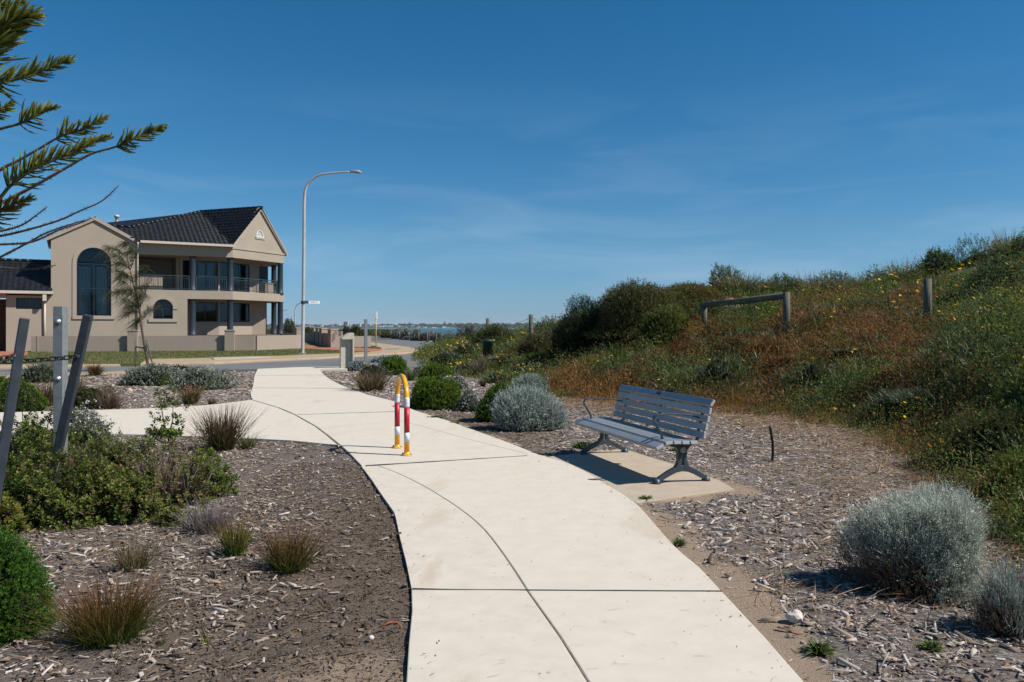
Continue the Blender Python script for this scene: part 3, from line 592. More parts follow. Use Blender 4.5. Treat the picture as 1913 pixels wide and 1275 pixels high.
# ------------------------------------------------------------------ the house
RZ = math.atan2(5.2, 9.32)
hs = empty('house', (-18.93, 54.0, 0.0), RZ, label='two-storey beige rendered house with black tiled roof and balcony', cat='house')
UD = (1, 0, 0); ND = (0, 1, 0); bs = Vector((4.24, 3.36, 0)).normalized(); E_ = tuple(bs); BN = (-bs.y, bs.x, 0); BL = 5.41
def arch(cx, r, z0, zs, n=14):
    return [(cx - r, z0), (cx + r, z0)] + [(cx + r * math.cos(math.pi * k / n), zs + r * math.sin(math.pi * k / n)) for k in range(n + 1)]
def rect(a, b, c, d): return [(a, c), (b, c), (b, d), (a, d)]
def at(o, ud, nd, u, z, t): return Vector(o) + Vector(ud) * u + Vector((0, 0, z)) + Vector(nd) * t
def window(o, ud, nd, u0, u1, z0, z1, us, zsl, archr=0, parent=None, fr=0.05, curtain=None, depth=0.12, name='window'):
    """frame with real mullions, each light its own pane; us and zsl are the inner dividers"""
    parent = parent or hs; o = Vector(o) + Vector(nd) * depth
    out = rect(u0, u1, z0, z1)
    cx = (u0 + u1) / 2
    if archr:
        out = arch(cx, archr, z0, z1); inn = arch(cx, archr - fr, z0 + fr, z1)
    else: inn = rect(u0 + fr, u1 - fr, z0 + fr, z1 - fr)
    m = MB(); m.panel(out, [inn], o, ud, nd, 0.06)
    ztop = z1 + (archr - fr if archr else -fr)
    for u in us: m.box(at(o, ud, nd, u, (z0 + z1) / 2, 0.03), (0.045, 0.05, z1 - z0 - 0.02), rz=math.atan2(ud[1], ud[0]))
    for z in zsl: m.box(at(o, ud, nd, cx, z, 0.028), (u1 - u0 - 0.02, 0.045, 0.05), rz=math.atan2(ud[1], ud[0]))
    w = m.build(name, M['frame'], parent)
    uu = [u0 + fr] + list(us) + [u1 - fr]; zz = [z0 + fr] + list(zsl) + ([] if archr and zsl and abs(zsl[-1] - z1) < .01 else [z1 - (0 if archr else fr)])
    for a, b in zip(uu[:-1], uu[1:]):
        for c, d in zip(zz[:-1], zz[1:]):
            MB().panel(rect(a + .015, b - .015, c + .015, d - .015), [], at(o, ud, nd, 0, 0, 0.02), ud, nd, 0.008).build('pane', M['glass'], w)
    if archr:
        MB().panel([(cx + (archr - fr - .01) * math.cos(math.pi * k / 14), z1 + .03 + (archr - fr - .03) * math.sin(math.pi * k / 14)) for k in range(15)], [], at(o, ud, nd, 0, 0, 0.02), ud, nd, 0.008).build('pane', M['glass'], w)
    ins = MB().panel(rect(u0 - .3, u1 + .3, z0 - .2, z1 + archr + .2), [], at(o, ud, nd, 0, 0, 0.9), ud, nd, 0.05); ins.build('unlit_backing', M['dark'], w)  # near-black sheet behind the glass in place of a shaded room
    for (a, b, c, d) in (curtain or []):
        cm = MB(); n = max(3, int((b - a) / 0.09)); vs = []
        for k in range(n + 1):
            for z in (c, d): vs.append(at(o, ud, nd, a + (b - a) * k / n, z, 0.2 + 0.03 * (k % 2)))
        cm.add(vs, [(2 * k, 2 * k + 2, 2 * k + 3, 2 * k + 1) for k in range(n)]); cm.build('curtain', M['curtain'], w, fix=False)
    return w
# left gable block
ow = arch(-8.34, 0.95, 2.3, 5.6)
MB().panel([(-10.67, 0), (-5.92, 0), (-5.92, 6.95), (-8.3, 8.26), (-10.67, 6.95)], [ow], (0, 0, 0), UD, ND, 0.3).build('gable_wall', M['stucco'], hs)
window((0, 0, 0), UD, ND, -9.29, -7.39, 2.3, 5.6, [-8.34], [4.0, 5.55], archr=0.95, curtain=[(-9.2, -8.52, 2.4, 5.35), (-8.2, -7.62, 2.4, 5.35)], name='arched_window')
def ring(cx, r0, r1, zb, zs, n=14):
    a = [(cx + r1 * math.cos(math.pi * k / n), zs + r1 * math.sin(math.pi * k / n)) for k in range(n + 1)]; b = [(cx + r0 * math.cos(math.pi * k / n), zs + r0 * math.sin(math.pi * k / n)) for k in range(n + 1)][::-1]
    return a + [(cx - r1, zb), (cx - r0, zb)] + b + [(cx + r0, zb), (cx + r1, zb)]
MB().panel(ring(-8.34, 0.97, 1.18, 2.1, 5.6), [], (0, -0.045, 0), UD, ND, 0.05).build('window_surround', M['stucco_trim'], hs)
MB().panel(rect(-9.52, -7.16, 2.08, 2.27), [], (0, -0.075, 0), UD, ND, 0.09).build('window_sill', M['stucco_trim'], hs)
b = MB(); b.box((-10.52, 4.15, 3.5), (0.3, 7.7, 7.0)); b.box((-6.07, 4.15, 3.5), (0.3, 7.7, 7.0)); b.box((-8.3, 7.85, 3.5), (4.1, 0.3, 7.0)); b.build('side_wall', M['stucco'], hs)
# main block
MB().panel(rect(-5.918, -2.87, 0, 3.448), [arch(-4.35, 0.59, 2.12, 2.79)], (0, 0.004, 0), UD, ND, 0.25).build('front_wall', M['stucco'], hs)
window((0, 0, 0), UD, ND, -4.94, -3.76, 2.12, 2.79, [-4.35], [2.78], archr=0.59, name='arched_window', depth=0.1)
MB().panel(ring(-4.35, 0.62, 0.85, 2.75, 2.79), [], (0, -0.04, 0), UD, ND, 0.048).build('window_surround', M['stucco_trim'], hs)
b = MB(); b.box((-5.09, -0.02, 2.9), (0.3, 0.05, 0.28)); b.box((-3.61, -0.02, 2.9), (0.3, 0.05, 0.28)); b.box((-4.35, -0.03, 2.01), (1.75, 0.08, 0.2)); b.build('window_sill', M['stucco_trim'], hs)
MB().box((-2.995, 1.03, 1.72), (0.25, 1.54, 3.44)).build('side_wall', M['stucco'], hs)
b = MB()
b.panel(rect(-2.87, -0.60, 0.2, 3.44), [rect(-2.45, -0.66, 1.95, 3.3)], (0, 1.8, 0), UD, ND, 0.25)
b.build('recess_wall', M['stucco'], hs)
ic = (-0.60, 1.8, 0)
b = MB(); b.panel(rect(0, 3.36, 0.2, 3.44), [rect(0.06, 3.1, 1.95, 3.3)], ic, E_, BN, 0.25); b.build('recess_wall', M['stucco'], hs)
b = MB(); b.panel(rect(-3.1, -0.60, 4.01, 6.3), [rect(-2.96, -0.66, 4.1, 6.14)], (0, 1.8, 0), UD, ND, 0.25); b.panel(rect(-5.9, -3.1, 4.01, 6.3), [], (0, 4.2, 0), UD, ND, 0.2); b.box((-3.22, 3.2, 5.15), (0.24, 2.4, 2.28)); b.build('recess_wall', M['stucco'], hs)
b = MB(); b.panel(rect(0, 3.36, 4.01, 6.3), [rect(0.06, 3.1, 4.1, 6.14)], ic, E_, BN, 0.25); b.build('recess_wall', M['stucco'], hs)
MB().prism([(-5.7, .3), (0, .3), (3.95, 3.45), (3.95, 7.2), (-5.7, 7.2)], 4.0, 4.022).build('balcony_tiles', M['patio_tile'], hs)
window((0, 1.8, 0), UD, ND, -2.45, -0.66, 1.95, 3.3, [-1.5], [], depth=0.05)
window(ic, E_, BN, 0.06, 3.1, 1.95, 3.3, [1.1, 2.1], [], depth=0.05)
window((0, 1.8, 0), UD, ND, -2.96, -0.66, 4.1, 6.14, [-2.2, -1.45], [], depth=0.05, curtain=[(-1.9, -1.5, 4.2, 6.0), (-1.35, -0.95, 4.2, 6.0)])
window(ic, E_, BN, 0.06, 3.1, 4.1, 6.14, [1.0, 2.05], [], depth=0.05, curtain=[(1.2, 1.9, 4.2, 6.0), (2.2, 2.7, 4.2, 6.0)])
b = MB(); b.box((2.56, 4.03, 3.25), (1.06, 0.25, 6.1)); b.box((2.965, 6.1, 3.25), (0.25, 3.9, 6.1)); b.box((-1.5, 7.9, 3.3), (9, 0.25, 6)); b.build('side_wall', M['stucco'], hs)
b = MB(); b.box((2.86, 3.885, 5.05), (0.62, 0.04, 2.0)); b.build('door', M['frame'], hs)
slabp = [(-5.915, 0.0), (0, 0), (4.24, 3.36), (4.24, 7.4), (-5.7, 7.4)]
MB().prism(slabp, 3.45, 4.01).build('balcony_floor', M['stucco'], hs)
MB().prism([(-5.915, -0.003), (0, -0.003), (4.245, 3.355), (4.24, 7.4), (-5.7, 7.4)], 6.3, 6.98).build('upper_beam', M['stucco'], hs)
MB().prism([(-2.87, 0.0), (0, 0), (4.24, 3.36), (4.24, 7.4), (-2.7, 7.4)], 0.0, 1.03).build('patio_floor', M['patio_tile'], hs)
b = MB(); lo = inset([(-6, 0), (0, 0), (4.24, 3.36), (4.3, 7)], -0.06)
b.panel(rect(-5.9, 0.03, 6.86, 6.95), [], (0, -0.05, 0), UD, ND, 0.05); b.panel(rect(-0.02, BL + .05, 6.9, 7.02), [], Vector((0, 0, 0)) - Vector(BN) * 0.06, E_, BN, 0.06); b.build('cornice', M['stucco_trim'], hs)
# bay gable
vr = 0.34; vc = 2.72; vz = 7.98
half = [(vc + vr * math.cos(math.pi * k / 12), vz + vr * 1.25 * math.sin(math.pi * k / 12)) for k in range(13)]
MB().panel([(0.0, 7.0), (BL + .02, 7.0), (BL / 2, 9.93)], [half], (0, 0, 0), E_, BN, 0.22).build('bay_gable', M['stucco'], hs)
b = MB(); b.panel([(vc + (vr + .05) * math.cos(math.pi * k / 12), vz - .03 + (vr * 1.25 + .06) * math.sin(math.pi * k / 12)) for k in range(13)], [half], Vector((0, 0, 0)) - Vector(BN) * 0.04, E_, BN, 0.05)
vent = b.build('gable_vent', M['sign_white'], hs)
for k in range(6):
    z = vz + 0.04 + k * 0.065; hw = vr * math.sqrt(max(0.02, 1 - ((z - vz) / (vr * 1.25)) ** 2))
    MB().box(at((0, 0, 0), E_, BN, vc, z, 0.05), (2 * hw, 0.085, 0.03), M=Matrix.Rotation(math.atan2(bs.y, bs.x), 3, 'Z') @ Matrix.Rotation(0.5, 3, 'X')).build('louvre', M['sign_white'], vent)
MB().panel([(vc - .5, vz - .17), (vc + .5, vz - .17), (vc + .5, vz - .04), (vc - .5, vz - .04)], [], Vector((0, 0, 0)) - Vector(BN) * 0.05, E_, BN, 0.055).build('vent_sill', M['stucco_trim'], hs)
tl = Vector((-0.05, -0.35, 7.02)); pk = Vector((2.24, 1.52, 10.06)); tr_ = Vector((4.42, 3.3, 7.0))
b = MB()
o_ = -Vector(BN) * 0.10
b.bar(at((0, 0, 0), E_, BN, -0.22, 6.93, -0.03), at((0, 0, 0), E_, BN, BL / 2, 10.0, -0.03), 0.22, 0.20, up=(-BN[0], -BN[1], 0)); b.bar(at((0, 0, 0), E_, BN, BL + .22, 6.93, -0.031), at((0, 0, 0), E_, BN, BL / 2, 10.0, -0.031), 0.22, 0.20, up=(-BN[0], -BN[1], 0))
b.build('barge_board', M['stucco_trim'], hs)
b = MB(); b.bar((-8.3, -0.03, 8.40), (-5.68, -0.03, 6.96), 0.2, 0.2, up=(0, -1, 0)); b.bar((-8.3, -0.031, 8.40), (-10.92, -0.031, 6.96), 0.2, 0.2, up=(0, -1, 0)); b.build('barge_board', M['stucco_trim'], hs)
# gutters and downpipes
b = MB(); b.box((-2.85, -0.44, 7.05), (5.75, 0.14, 0.15)); b.box((-2.85, -0.2, 6.99), (5.7, 0.36, 0.02)); b.build('gutter', M['cream'], hs)
b = MB(); b.tube([(-5.86, -0.42, 7.0), (-5.86, -0.38, 6.85), (-5.86, -0.1, 6.6), (-5.86, -0.07, 6.4), (-5.86, -0.07, 0.1)], 0.055, 8); b.build('downpipe', M['cream'], hs)
# roof slopes, each tile raised and rolled
def tiles(name, poly, parent, drop=0.0):
    p = [Vector(q) for q in poly]; e1 = (p[1] - p[0]).normalized(); nrm = e1.cross(p[2] - p[0]).normalized()
    if nrm.z < 0: nrm = -nrm
    e2 = nrm.cross(e1)
    if e2.z < 0: e2 = -e2
    q2 = [((q - p[0]).dot(e1), (q - p[0]).dot(e2)) for q in p]
    W, H = 0.30, 0.34; us = [q[0] for q in q2]; vs_ = [q[1] for q in q2]
    ui = np.arange(min(us) - W, max(us) + W, W); vi = np.arange(min(vs_), max(vs_) + H, H); A, B = np.meshgrid(ui, vi); A = A.ravel(); B = B.ravel()
    k = inside(q2, A + W / 2, B + H * .62); A = A[k]; B = B[k]
    prof = np.array([(0, .0), (.06, .016), (.12, .018), (.18, .003), (.24, -.002), (.30, .0)]); T = []
    for (v, l) in ((-0.02, .05), (H, .012), (-0.02, -.01)):
        for (u, h) in prof: T.append((u, v, h + l))
    T = np.array(T); f = [(i, i + 1, i + 7, i + 6) for i in range(5)] + [(i + 12, i + 13, i + 1, i) for i in range(5)]
    L = T[None] + np.stack([A, B, rng.normal(0, .004, len(A))], -1)[:, None]
    Wd = np.array(p[0])[None, None] + L[..., 0:1] * np.array(e1) + L[..., 1:2] * np.array(e2) + L[..., 2:3] * np.array(nrm)
    Fa = (np.array(f)[None] + np.arange(len(A))[:, None, None] * 18).reshape(-1, 4)
    o = npmesh(name, Wd.reshape(-1, 3), Fa, M['tile'], parent); o['kind'] = 'stuff'; return o
def ridge(parent, a, b_, r=0.12):
    a = Vector(a); b_ = Vector(b_); L = (b_ - a).length; n = int(L / 0.4); m = MB()
    for i in range(n):
        p0 = a.lerp(b_, i / n); p1 = a.lerp(b_, (i + 1.08) / n); m.tube([p0, p1], [r, r * 0.86], 8)
    m.build('ridge_cap', M['tile'], parent)
C_ = (-0.08, -0.42, 7.12); R1 = (-1.23, 5.9, 10.08); H_ = (-6.1, 1.85, 8.2); E0 = (-5.75, -0.42, 7.12)
planes = [('roof_tiles', [E0, C_, R1, H_, (-7.8, 1.87, 8.2)]), ('roof_tiles', [C_, tuple(pk), R1]), ('roof_tiles', [tuple(pk), tuple(tr_), (2.6, 8.2, 7.0), R1]), ('roof_tiles', [(-5.75, -0.1, 7.05), (-5.75, 8, 7.05), (-8.3, 8, 8.48), (-8.3, -0.1, 8.48)]), ('roof_tiles', [(-10.9, 8, 7.05), (-10.9, -0.1, 7.05), (-8.3, -0.1, 8.48), (-8.3, 8, 8.48)]), ('roof_tiles', [(-8.3, 8.2, 7.1), (2.6, 8.2, 7.1), R1, H_, (-8.3, 2, 8.3)])]
base = MB()
for i, (nm, pl) in enumerate(planes):
    if i == 1:  # bay slope: courses run along the gable ridge
        tiles(nm, [C_, tuple(Vector(C_) + (Vector(R1) - pk) * -1.0), tuple(pk), R1][:0] or [C_, tuple(pk), R1], hs) if False else None
    base.add([Vector(q) - Vector((0, 0, .03)) for q in pl], [tuple(range(len(pl)))])
for i in (0, 3, 4): tiles('roof_tiles', planes[i][1], hs)
base.build('roof_base', M['tile'], hs)
def tiles_dir(poly, d1, parent):
    """tiles on a plane whose courses run along d1"""
    p = [Vector(q) for q in poly]; nrm = (p[1] - p[0]).cross(p[2] - p[0]).normalized(); e1 = Vector(d1); e1 = (e1 - nrm * e1.dot(nrm)).normalized()
    # wrap: put a far auxiliary first edge so that e1 is kept
    if nrm.z < 0: nrm = -nrm
    e2 = nrm.cross(e1)
    if e2.z < 0: e2 = -e2; e1 = -e1
    q2 = [((q - p[0]).dot(e1), (q - p[0]).dot(e2)) for q in p]; W, H = 0.30, 0.34
    us = [q[0] for q in q2]; vs_ = [q[1] for q in q2]; ui = np.arange(min(us) - W, max(us) + W, W); vi = np.arange(min(vs_), max(vs_), H); A, B = np.meshgrid(ui, vi); A = A.ravel(); B = B.ravel()
    k = inside(q2, A + W / 2, B + H / 2); A = A[k]; B = B[k]
    prof = np.array([(0, .0), (.06, .05), (.12, .055), (.18, .005), (.24, -.005), (.30, .0)]); T = np.array([(u, v, h + l) for (v, l) in ((-0.02, .07), (H, .012), (-0.02, -.01)) for (u, h) in prof])
    f = [(i, i + 1, i + 7, i + 6) for i in range(5)] + [(i + 12, i + 13, i + 1, i) for i in range(5)]
    L = T[None] + np.stack([A, B, 0 * A], -1)[:, None]
    Wd = np.array(p[0])[None, None] + L[..., 0:1] * np.array(e1) + L[..., 1:2] * np.array(e2) + L[..., 2:3] * np.array(nrm)
    o = npmesh('roof_tiles', Wd.reshape(-1, 3), (np.array(f)[None] + np.arange(len(A))[:, None, None] * 18).reshape(-1, 4), M['tile'], parent); o['kind'] = 'stuff'
tiles_dir([C_, tuple(pk), R1], tuple(Vector(R1) - pk), hs)
ridge(hs, R1, tuple(pk)); ridge(hs, H_, R1); ridge(hs, C_, R1, 0.1); ridge(hs, (-8.3, 0.1, 8.44), (-8.3, 7, 8.44), 0.08); ridge(hs, (-7.8, 1.87, 8.24), H_, .09)
vp = MB(); vp.lathe([(0.16, -0.3), (0.16, 0.02), (0.10, 0.04), (0.10, 0.5), (0.17, 0.52), (0.17, 0.66), (0.08, 0.7)], (-6.87, 3.84, 8.5), 12); vp.build('vent_pipe', M['cream'], hs)
# columns
for (u, v) in ((-2.52, 0.27), (-0.12, 0.30), (3.92, 3.28), (3.98, 5.6)):
    for (z0, z1) in ((1.03, 3.45), (4.01, 6.3)):
        MB().lathe([(0.25, 0), (0.25, 0.08), (0.215, 0.12), (0.205, 0.5), (0.195, z1 - z0 - 0.1), (0.23, z1 - z0 - 0.05), (0.23, z1 - z0 - .001)], (u, v, z0), 20).build('column', M['blue_col'], hs)
# balcony railing: posts, rails, balusters
def railing(a, b_):
    a = Vector(a); b_ = Vector(b_); L = (b_ - a).length; m = MB(); z = Vector((0, 0, 1))
    m.bar(a + z * .95, b_ + z * .95, .06, .05); m.bar(a + z * .80, b_ + z * .80, .03, .03); m.bar(a + z * .1, b_ + z * .1, .035, .035)
    n = int(L / 0.13)
    for i in range(n + 1):
        p = a.lerp(b_, i / n); big = (i % 9 == 0) or i == n; m.box(p + z * (.48 if big else .45), (.05 if big else .02, .05 if big else .02, .95 if big else .7))
    m.build('railing', M['rail'], hs)
railing((-5.85, 0.14, 4.01), (-2.75, 0.14, 4.01)); railing((-2.28, 0.14, 4.01), (-0.38, 0.14, 4.01))
railing(at((0, 0, 4.01), E_, BN, 0.2, 0, 0.14), at((0, 0, 4.01), E_, BN, 4.75, 0, 0.14)); railing((4.12, 3.6, 4.01), (4.12, 5.4, 4.01))
b = MB(); b.box((-5.0, 1.0, 4.45), (1.4, .7, .85)); b.build('balcony_box', M['garden_render'], hs)
b = MB(); b.box((3.0, 2.75, 4.4), (0.9, 0.1, 0.75), rz=math.atan2(bs.y, bs.x)); b.build('balcony_screen', M['garden_render'], hs)
# low wing on the left
b = MB(); b.panel(rect(-13.0, -10.67, 0, 3.5), [rect(-12.49, -11.15, 2.68, 3.35)], (0, 0, 0), UD, ND, 0.25); b.box((-12.85, 3, 1.7), (0.3, 5.4, 3.4)); b.build('wing_wall', M['stucco'], hs)
b = MB(); b.box((-16.2, 1.8, 1.6), (6.2, 0.3, 3.4)); b.build('porch_wall', M['brown_brick'], hs)
b = MB(); b.box((-16.5, 0.4, 3.55), (7, 1.0, 0.4)); b.build('porch_beam', M['stucco'], hs)
window((0, 0, 0), UD, ND, -12.49, -11.15, 2.68, 3.35, [-12.05, -11.6], [], depth=0.08)
tiles('roof_tiles', [(-20.5, -0.45, 3.72), (-10.69, -0.45, 3.72), (-10.69, 3.95, 5.85), (-20.5, 3.95, 5.85)], hs)
b = MB(); b.add([(-20.5, -0.45, 3.69), (-10.69, -0.45, 3.69), (-10.69, 3.95, 5.82), (-20.5, 3.95, 5.82), (-10.69, 8.3, 3.69), (-20.5, 8.3, 3.69)], [(0, 1, 2, 3), (3, 2, 4, 5), (1, 4, 2), (0, 3, 5)]); b.build('roof_base', M['tile'], hs)
ridge(hs, (-20.5, 3.95, 5.88), (-10.7, 3.95, 5.88))
b = MB(); b.box((-15.5, -0.52, 3.68), (9.9, 0.14, 0.16)); b.box((-15.5, -0.25, 3.59), (9.9, 0.5, 0.02)); b.build('gutter', M['cream'], hs)
b = MB(); b.box((-11.0, -0.45, 3.4), (0.2, 0.2, 0.45)); b.tube([(-11.0, -0.1, 3.2), (-11.0, -0.08, 0.3)], 0.06, 8); b.build('downpipe', M['cream'], hs)

# ------------------------------------------------------------------ garden walls
def wall_run(mb, a, b_, z0, z1, th=0.22):
    a = Vector((*a[:2], 0)); b_ = Vector((*b_[:2], 0)); mb.box((*((a + b_) / 2).xy, (z0 + z1) / 2), ((b_ - a).length, th, z1 - z0), rz=math.atan2((b_ - a).y, (b_ - a).x)); return mb
def capped_pillar(parent, c, w, d, z0, z1, rz, name='pillar'):
    p = MB().box((c[0], c[1], (z0 + z1 - .08) / 2), (w, d, z1 - z0 - .08), rz=rz).build(name, M['garden_render'], parent)
    MB().box((c[0], c[1], z1 - .04), (w + .06, d + .06, .08), rz=rz).build('cap', M['stucco_trim'], p); return p
g1 = P(58, 658, zl); g2 = P(476, 655.3, zl); g3 = P(562, 651.3, zl)
gw = empty('garden_wall', (0, 0, 0), label='long low beige rendered wall along the lawn in front of the house', cat='garden wall')
MB().panel([(0, 0), ((Vector(g2) - Vector(g1)).length, 0), ((Vector(g2) - Vector(g1)).length, 1.05), (0, 1.05)], [], (g1[0], g1[1], 0), tuple((Vector(g2) - Vector(g1)).normalized()), (0, 1, 0), 0.22).build('wall_front', M['garden_render'], gw)
wall_run(MB(), (g2[0] + 0.01, g2[1] + 0.11), g3, 0, 1.045).build('wall_return', M['garden_render'], gw)
ga = math.atan2(g2[1] - g1[1], g2[0] - g1[0])
for px in (243, 427):
    t = (px - 58) / (476 - 58); c = Vector(g1).lerp(Vector(g2), t); capped_pillar(gw, (c.x, c.y - 0.02), 0.56, 0.5, 0, 1.42, ga)
c = Vector(g1).lerp(Vector(g2), 0.02); wall_run(MB(), (c.x, c.y), (c.x + .6, c.y + 7), 0, 1.04).build('wall_end', M['garden_render'], gw)
mbx = MB(); c = P(79, 656, zl); mbx.box((c[0], c[1] + 1.2, 1.05), (1.1, 0.6, 2.1), rz=0.35); tag(mbx.build('meter_box_wall', M['garden_render']), 'short rendered pier behind the left end of the low garden wall', 'pier')
gp = empty('gate_pillar', (0, 0, 0), label='beige pillar with flat cap beside the street lamp pole', cat='pillar'); c = P(556.5, 650.7, zl)
capped_pillar(gp, (c[0], c[1] + .2), 0.42, 0.42, 0, 1.55, 0.55, 'shaft')
ew = empty('entry_wall', (0, 0, 0), label='beige wall with tall capped pillars receding from the red brick path', cat='garden wall')
pl = [(622, 57.0, 1.45), (604.5, 64.5, 1.50), (597.5, 70.5, 1.52), (589.5, 77, 1.52)]
pc = [((p - CX) / F * d, d) for p, d, z in pl]
for i, ((x, y), (p, d, z)) in enumerate(zip(pc, pl)):
    capped_pillar(ew, (x, y), 0.56, 0.56, 0, z, 0.62)
for a, b_, z in zip(pc[:-1], pc[1:], (1.12, 1.2, 1.2)): wall_run(MB(), a, b_, 0, z, .2).build('wall_panel', M['garden_render'], ew)
wall_run(MB(), (pc[0][0] + .2, pc[0][1]), (pc[0][0] + 2.4, pc[0][1] + 1.6), 0, .92, .2).build('wall_panel', M['garden_render'], ew)
pt = MB().box((pc[0][0] + .09, pc[0][1] - .345, 0.86), (0.3, 0.02, 0.42), rz=0.62 - .62).build('number_plate', M['stucco_trim'], ew)
fw = empty('boundary_wall', (0, 0, 0), label='low distant beige wall across the lawn behind the street lamp', cat='garden wall')
wall_run(MB(), ((500 - CX) / F * 80, 80), pc[3], 0, .98, .2).build('wall_panel', M['garden_render'], fw)
wf = MB(); wf.box(((633 - CX) / F * 66, 66, .6), (.55, .4, 1.25)); tag(wf.build('small_pillar', M['garden_render']), 'small beige pillar partly hidden behind the concrete plinth', 'pillar')
def text(s, size, loc, rot, mat, parent, name='lettering', ext=0.002):
    c = bpy.data.curves.new(name, 'FONT'); c.body = s; c.size = size; c.extrude = ext; c.align_x = 'CENTER'; c.align_y = 'CENTER'
    to = bpy.data.objects.new('tmp', c); sc.collection.objects.link(to); me = bpy.data.meshes.new_from_object(to.evaluated_get(bpy.context.evaluated_depsgraph_get())); bpy.data.objects.remove(to); me.materials.clear()
    o = bpy.data.objects.new(name, me); sc.collection.objects.link(o); o.location = loc; o.rotation_euler = rot; o.data.materials.append(mat); o.parent = parent; return o
text('5', 0.36, (pc[0][0] + .27, pc[0][1] - .28, 1.15), (math.pi / 2, 0, 0.62), M['blue_col'], ew, 'house_number', 0.01)

# ------------------------------------------------------------------ street lamp
def street_lamp(name, px, d, zb, pts, r0, r1, head, **kw):
    x0 = (px - CX) / F * d; e = empty(name, (x0, d, zb), **kw)
    path = [((p - px) / F * d, 0, EYE + (HZ - q) / F * d - zb) for p, q in pts]
    path = [(0, 0, 0), (0, 0, path[0][2])] + path[1:]
    path = [tuple(v) for v in cr(path, 5)]
    n = len(path); MB().tube(path, [r0 + (r1 - r0) * (i / n) for i in range(n)], 10).build('pole', M['galv_lamp'], e)
    L = Vector(path[-1]); s = d / F * (1.0 if head else 0.22)
    h = MB(); hx_, hz_ = L.x, L.z
    def ringy(x, w, zt, zb_): return [(hx_ + x * s, -w * s, hz_ + zb_ * s), (hx_ + x * s, -w * s, hz_ + zt * .6 * s), (hx_ + x * s, -w * .5 * s, hz_ + zt * s), (hx_ + x * s, w * .5 * s, hz_ + zt * s), (hx_ + x * s, w * s, hz_ + zt * .6 * s), (hx_ + x * s, w * s, hz_ + zb_ * s)]
    secs = [(-1, 1.2, 2.2, -.8), (3, 2.2, 3, -1.2), (8, 4, 3.4, -1.8), (14, 4.6, 3.2, -2.4), (19, 3.8, 2.4, -2.4), (22.5, 1.6, -.6, -2.6)]
    vs = []; fs = []
    for q in secs: vs += ringy(*q)
    for i in range(len(secs) - 1): fs += [(i * 6 + k, i * 6 + (k + 1) % 6, i * 6 + 6 + (k + 1) % 6, i * 6 + 6 + k) for k in range(6)]
    fs += [tuple(range(6)), tuple(range(30, 36))]
    h.add(vs, fs, True); hd = h.build('lamp_head', M['lamp_head'], e)
    if head:
        l = MB(); l.lathe([(.2 * s, -4.2 * s), (2.2 * s, -3.8 * s), (3.6 * s, -2.4 * s), (3.4 * s, -1.6 * s)], (hx_ + 13.5 * s, 0, hz_), 14); l.build('lens', M['lamp_glass'], hd)
        MB().box((0, 0, 0.02), (0.36, 0.36, 0.05)).build('base_plate', M['galv_lamp'], e)
    return e
lamp = street_lamp('street_lamp', 565.5, 43.6, zl, [(565.5, 660), (568, 420), (568.2, 385), (569.5, 361), (573.5, 347), (580, 338.5), (589, 331), (598, 327), (608, 324.8), (630, 322.8), (653, 321.4)], 0.098, 0.045, True, label='tall grey street lamp with curved arm on the lawn beside the house', cat='street lamp')
# the street sign hangs on the pole
ss = empty('street_sign', ((568 - CX) / F * 43.6, 43.6, 2.95), 0.5, label='white street name blade clamped on the tall street lamp pole', cat='street sign')
sb = MB(); sb.box((0.42 + 0.14, -0.02, 0.0), (0.60, 0.02, 0.15)); bl = sb.build('blade', M['sign_white'], ss)
MB().box((0.14, -0.02, 0.0), (0.16, 0.06, 0.15)).build('bracket', M['bench_cast'], ss); MB().lathe([(0.115, -.09), (0.12, -.08), (0.12, .06), (.115, .07)], (-0.055, 0, 0), 12).build('clamp', M['bench_cast'], ss)
text('EROS ST', 0.105, (0.55, -0.033, 0.0), (math.pi / 2, 0, 0), M['ink'], ss, 'lettering', 0.001)
street_lamp('street_lamp', 551, 125, 0, [(551, 630), (551, 586), (551.3, 580), (553.5, 573), (557, 568.5), (562, 566.3), (566, 565.6)], 0.12, 0.07, False, label='slender distant street lamp just left of the tall lamp pole', cat='street lamp')
street_lamp('street_lamp', 527.4, 180, 0, [(527.4, 622), (527.4, 588), (528, 584), (529.5, 581), (532, 579.6), (534, 579.4)], 0.14, 0.08, False, label='far street lamp seen beside the right balcony column', cat='street lamp')

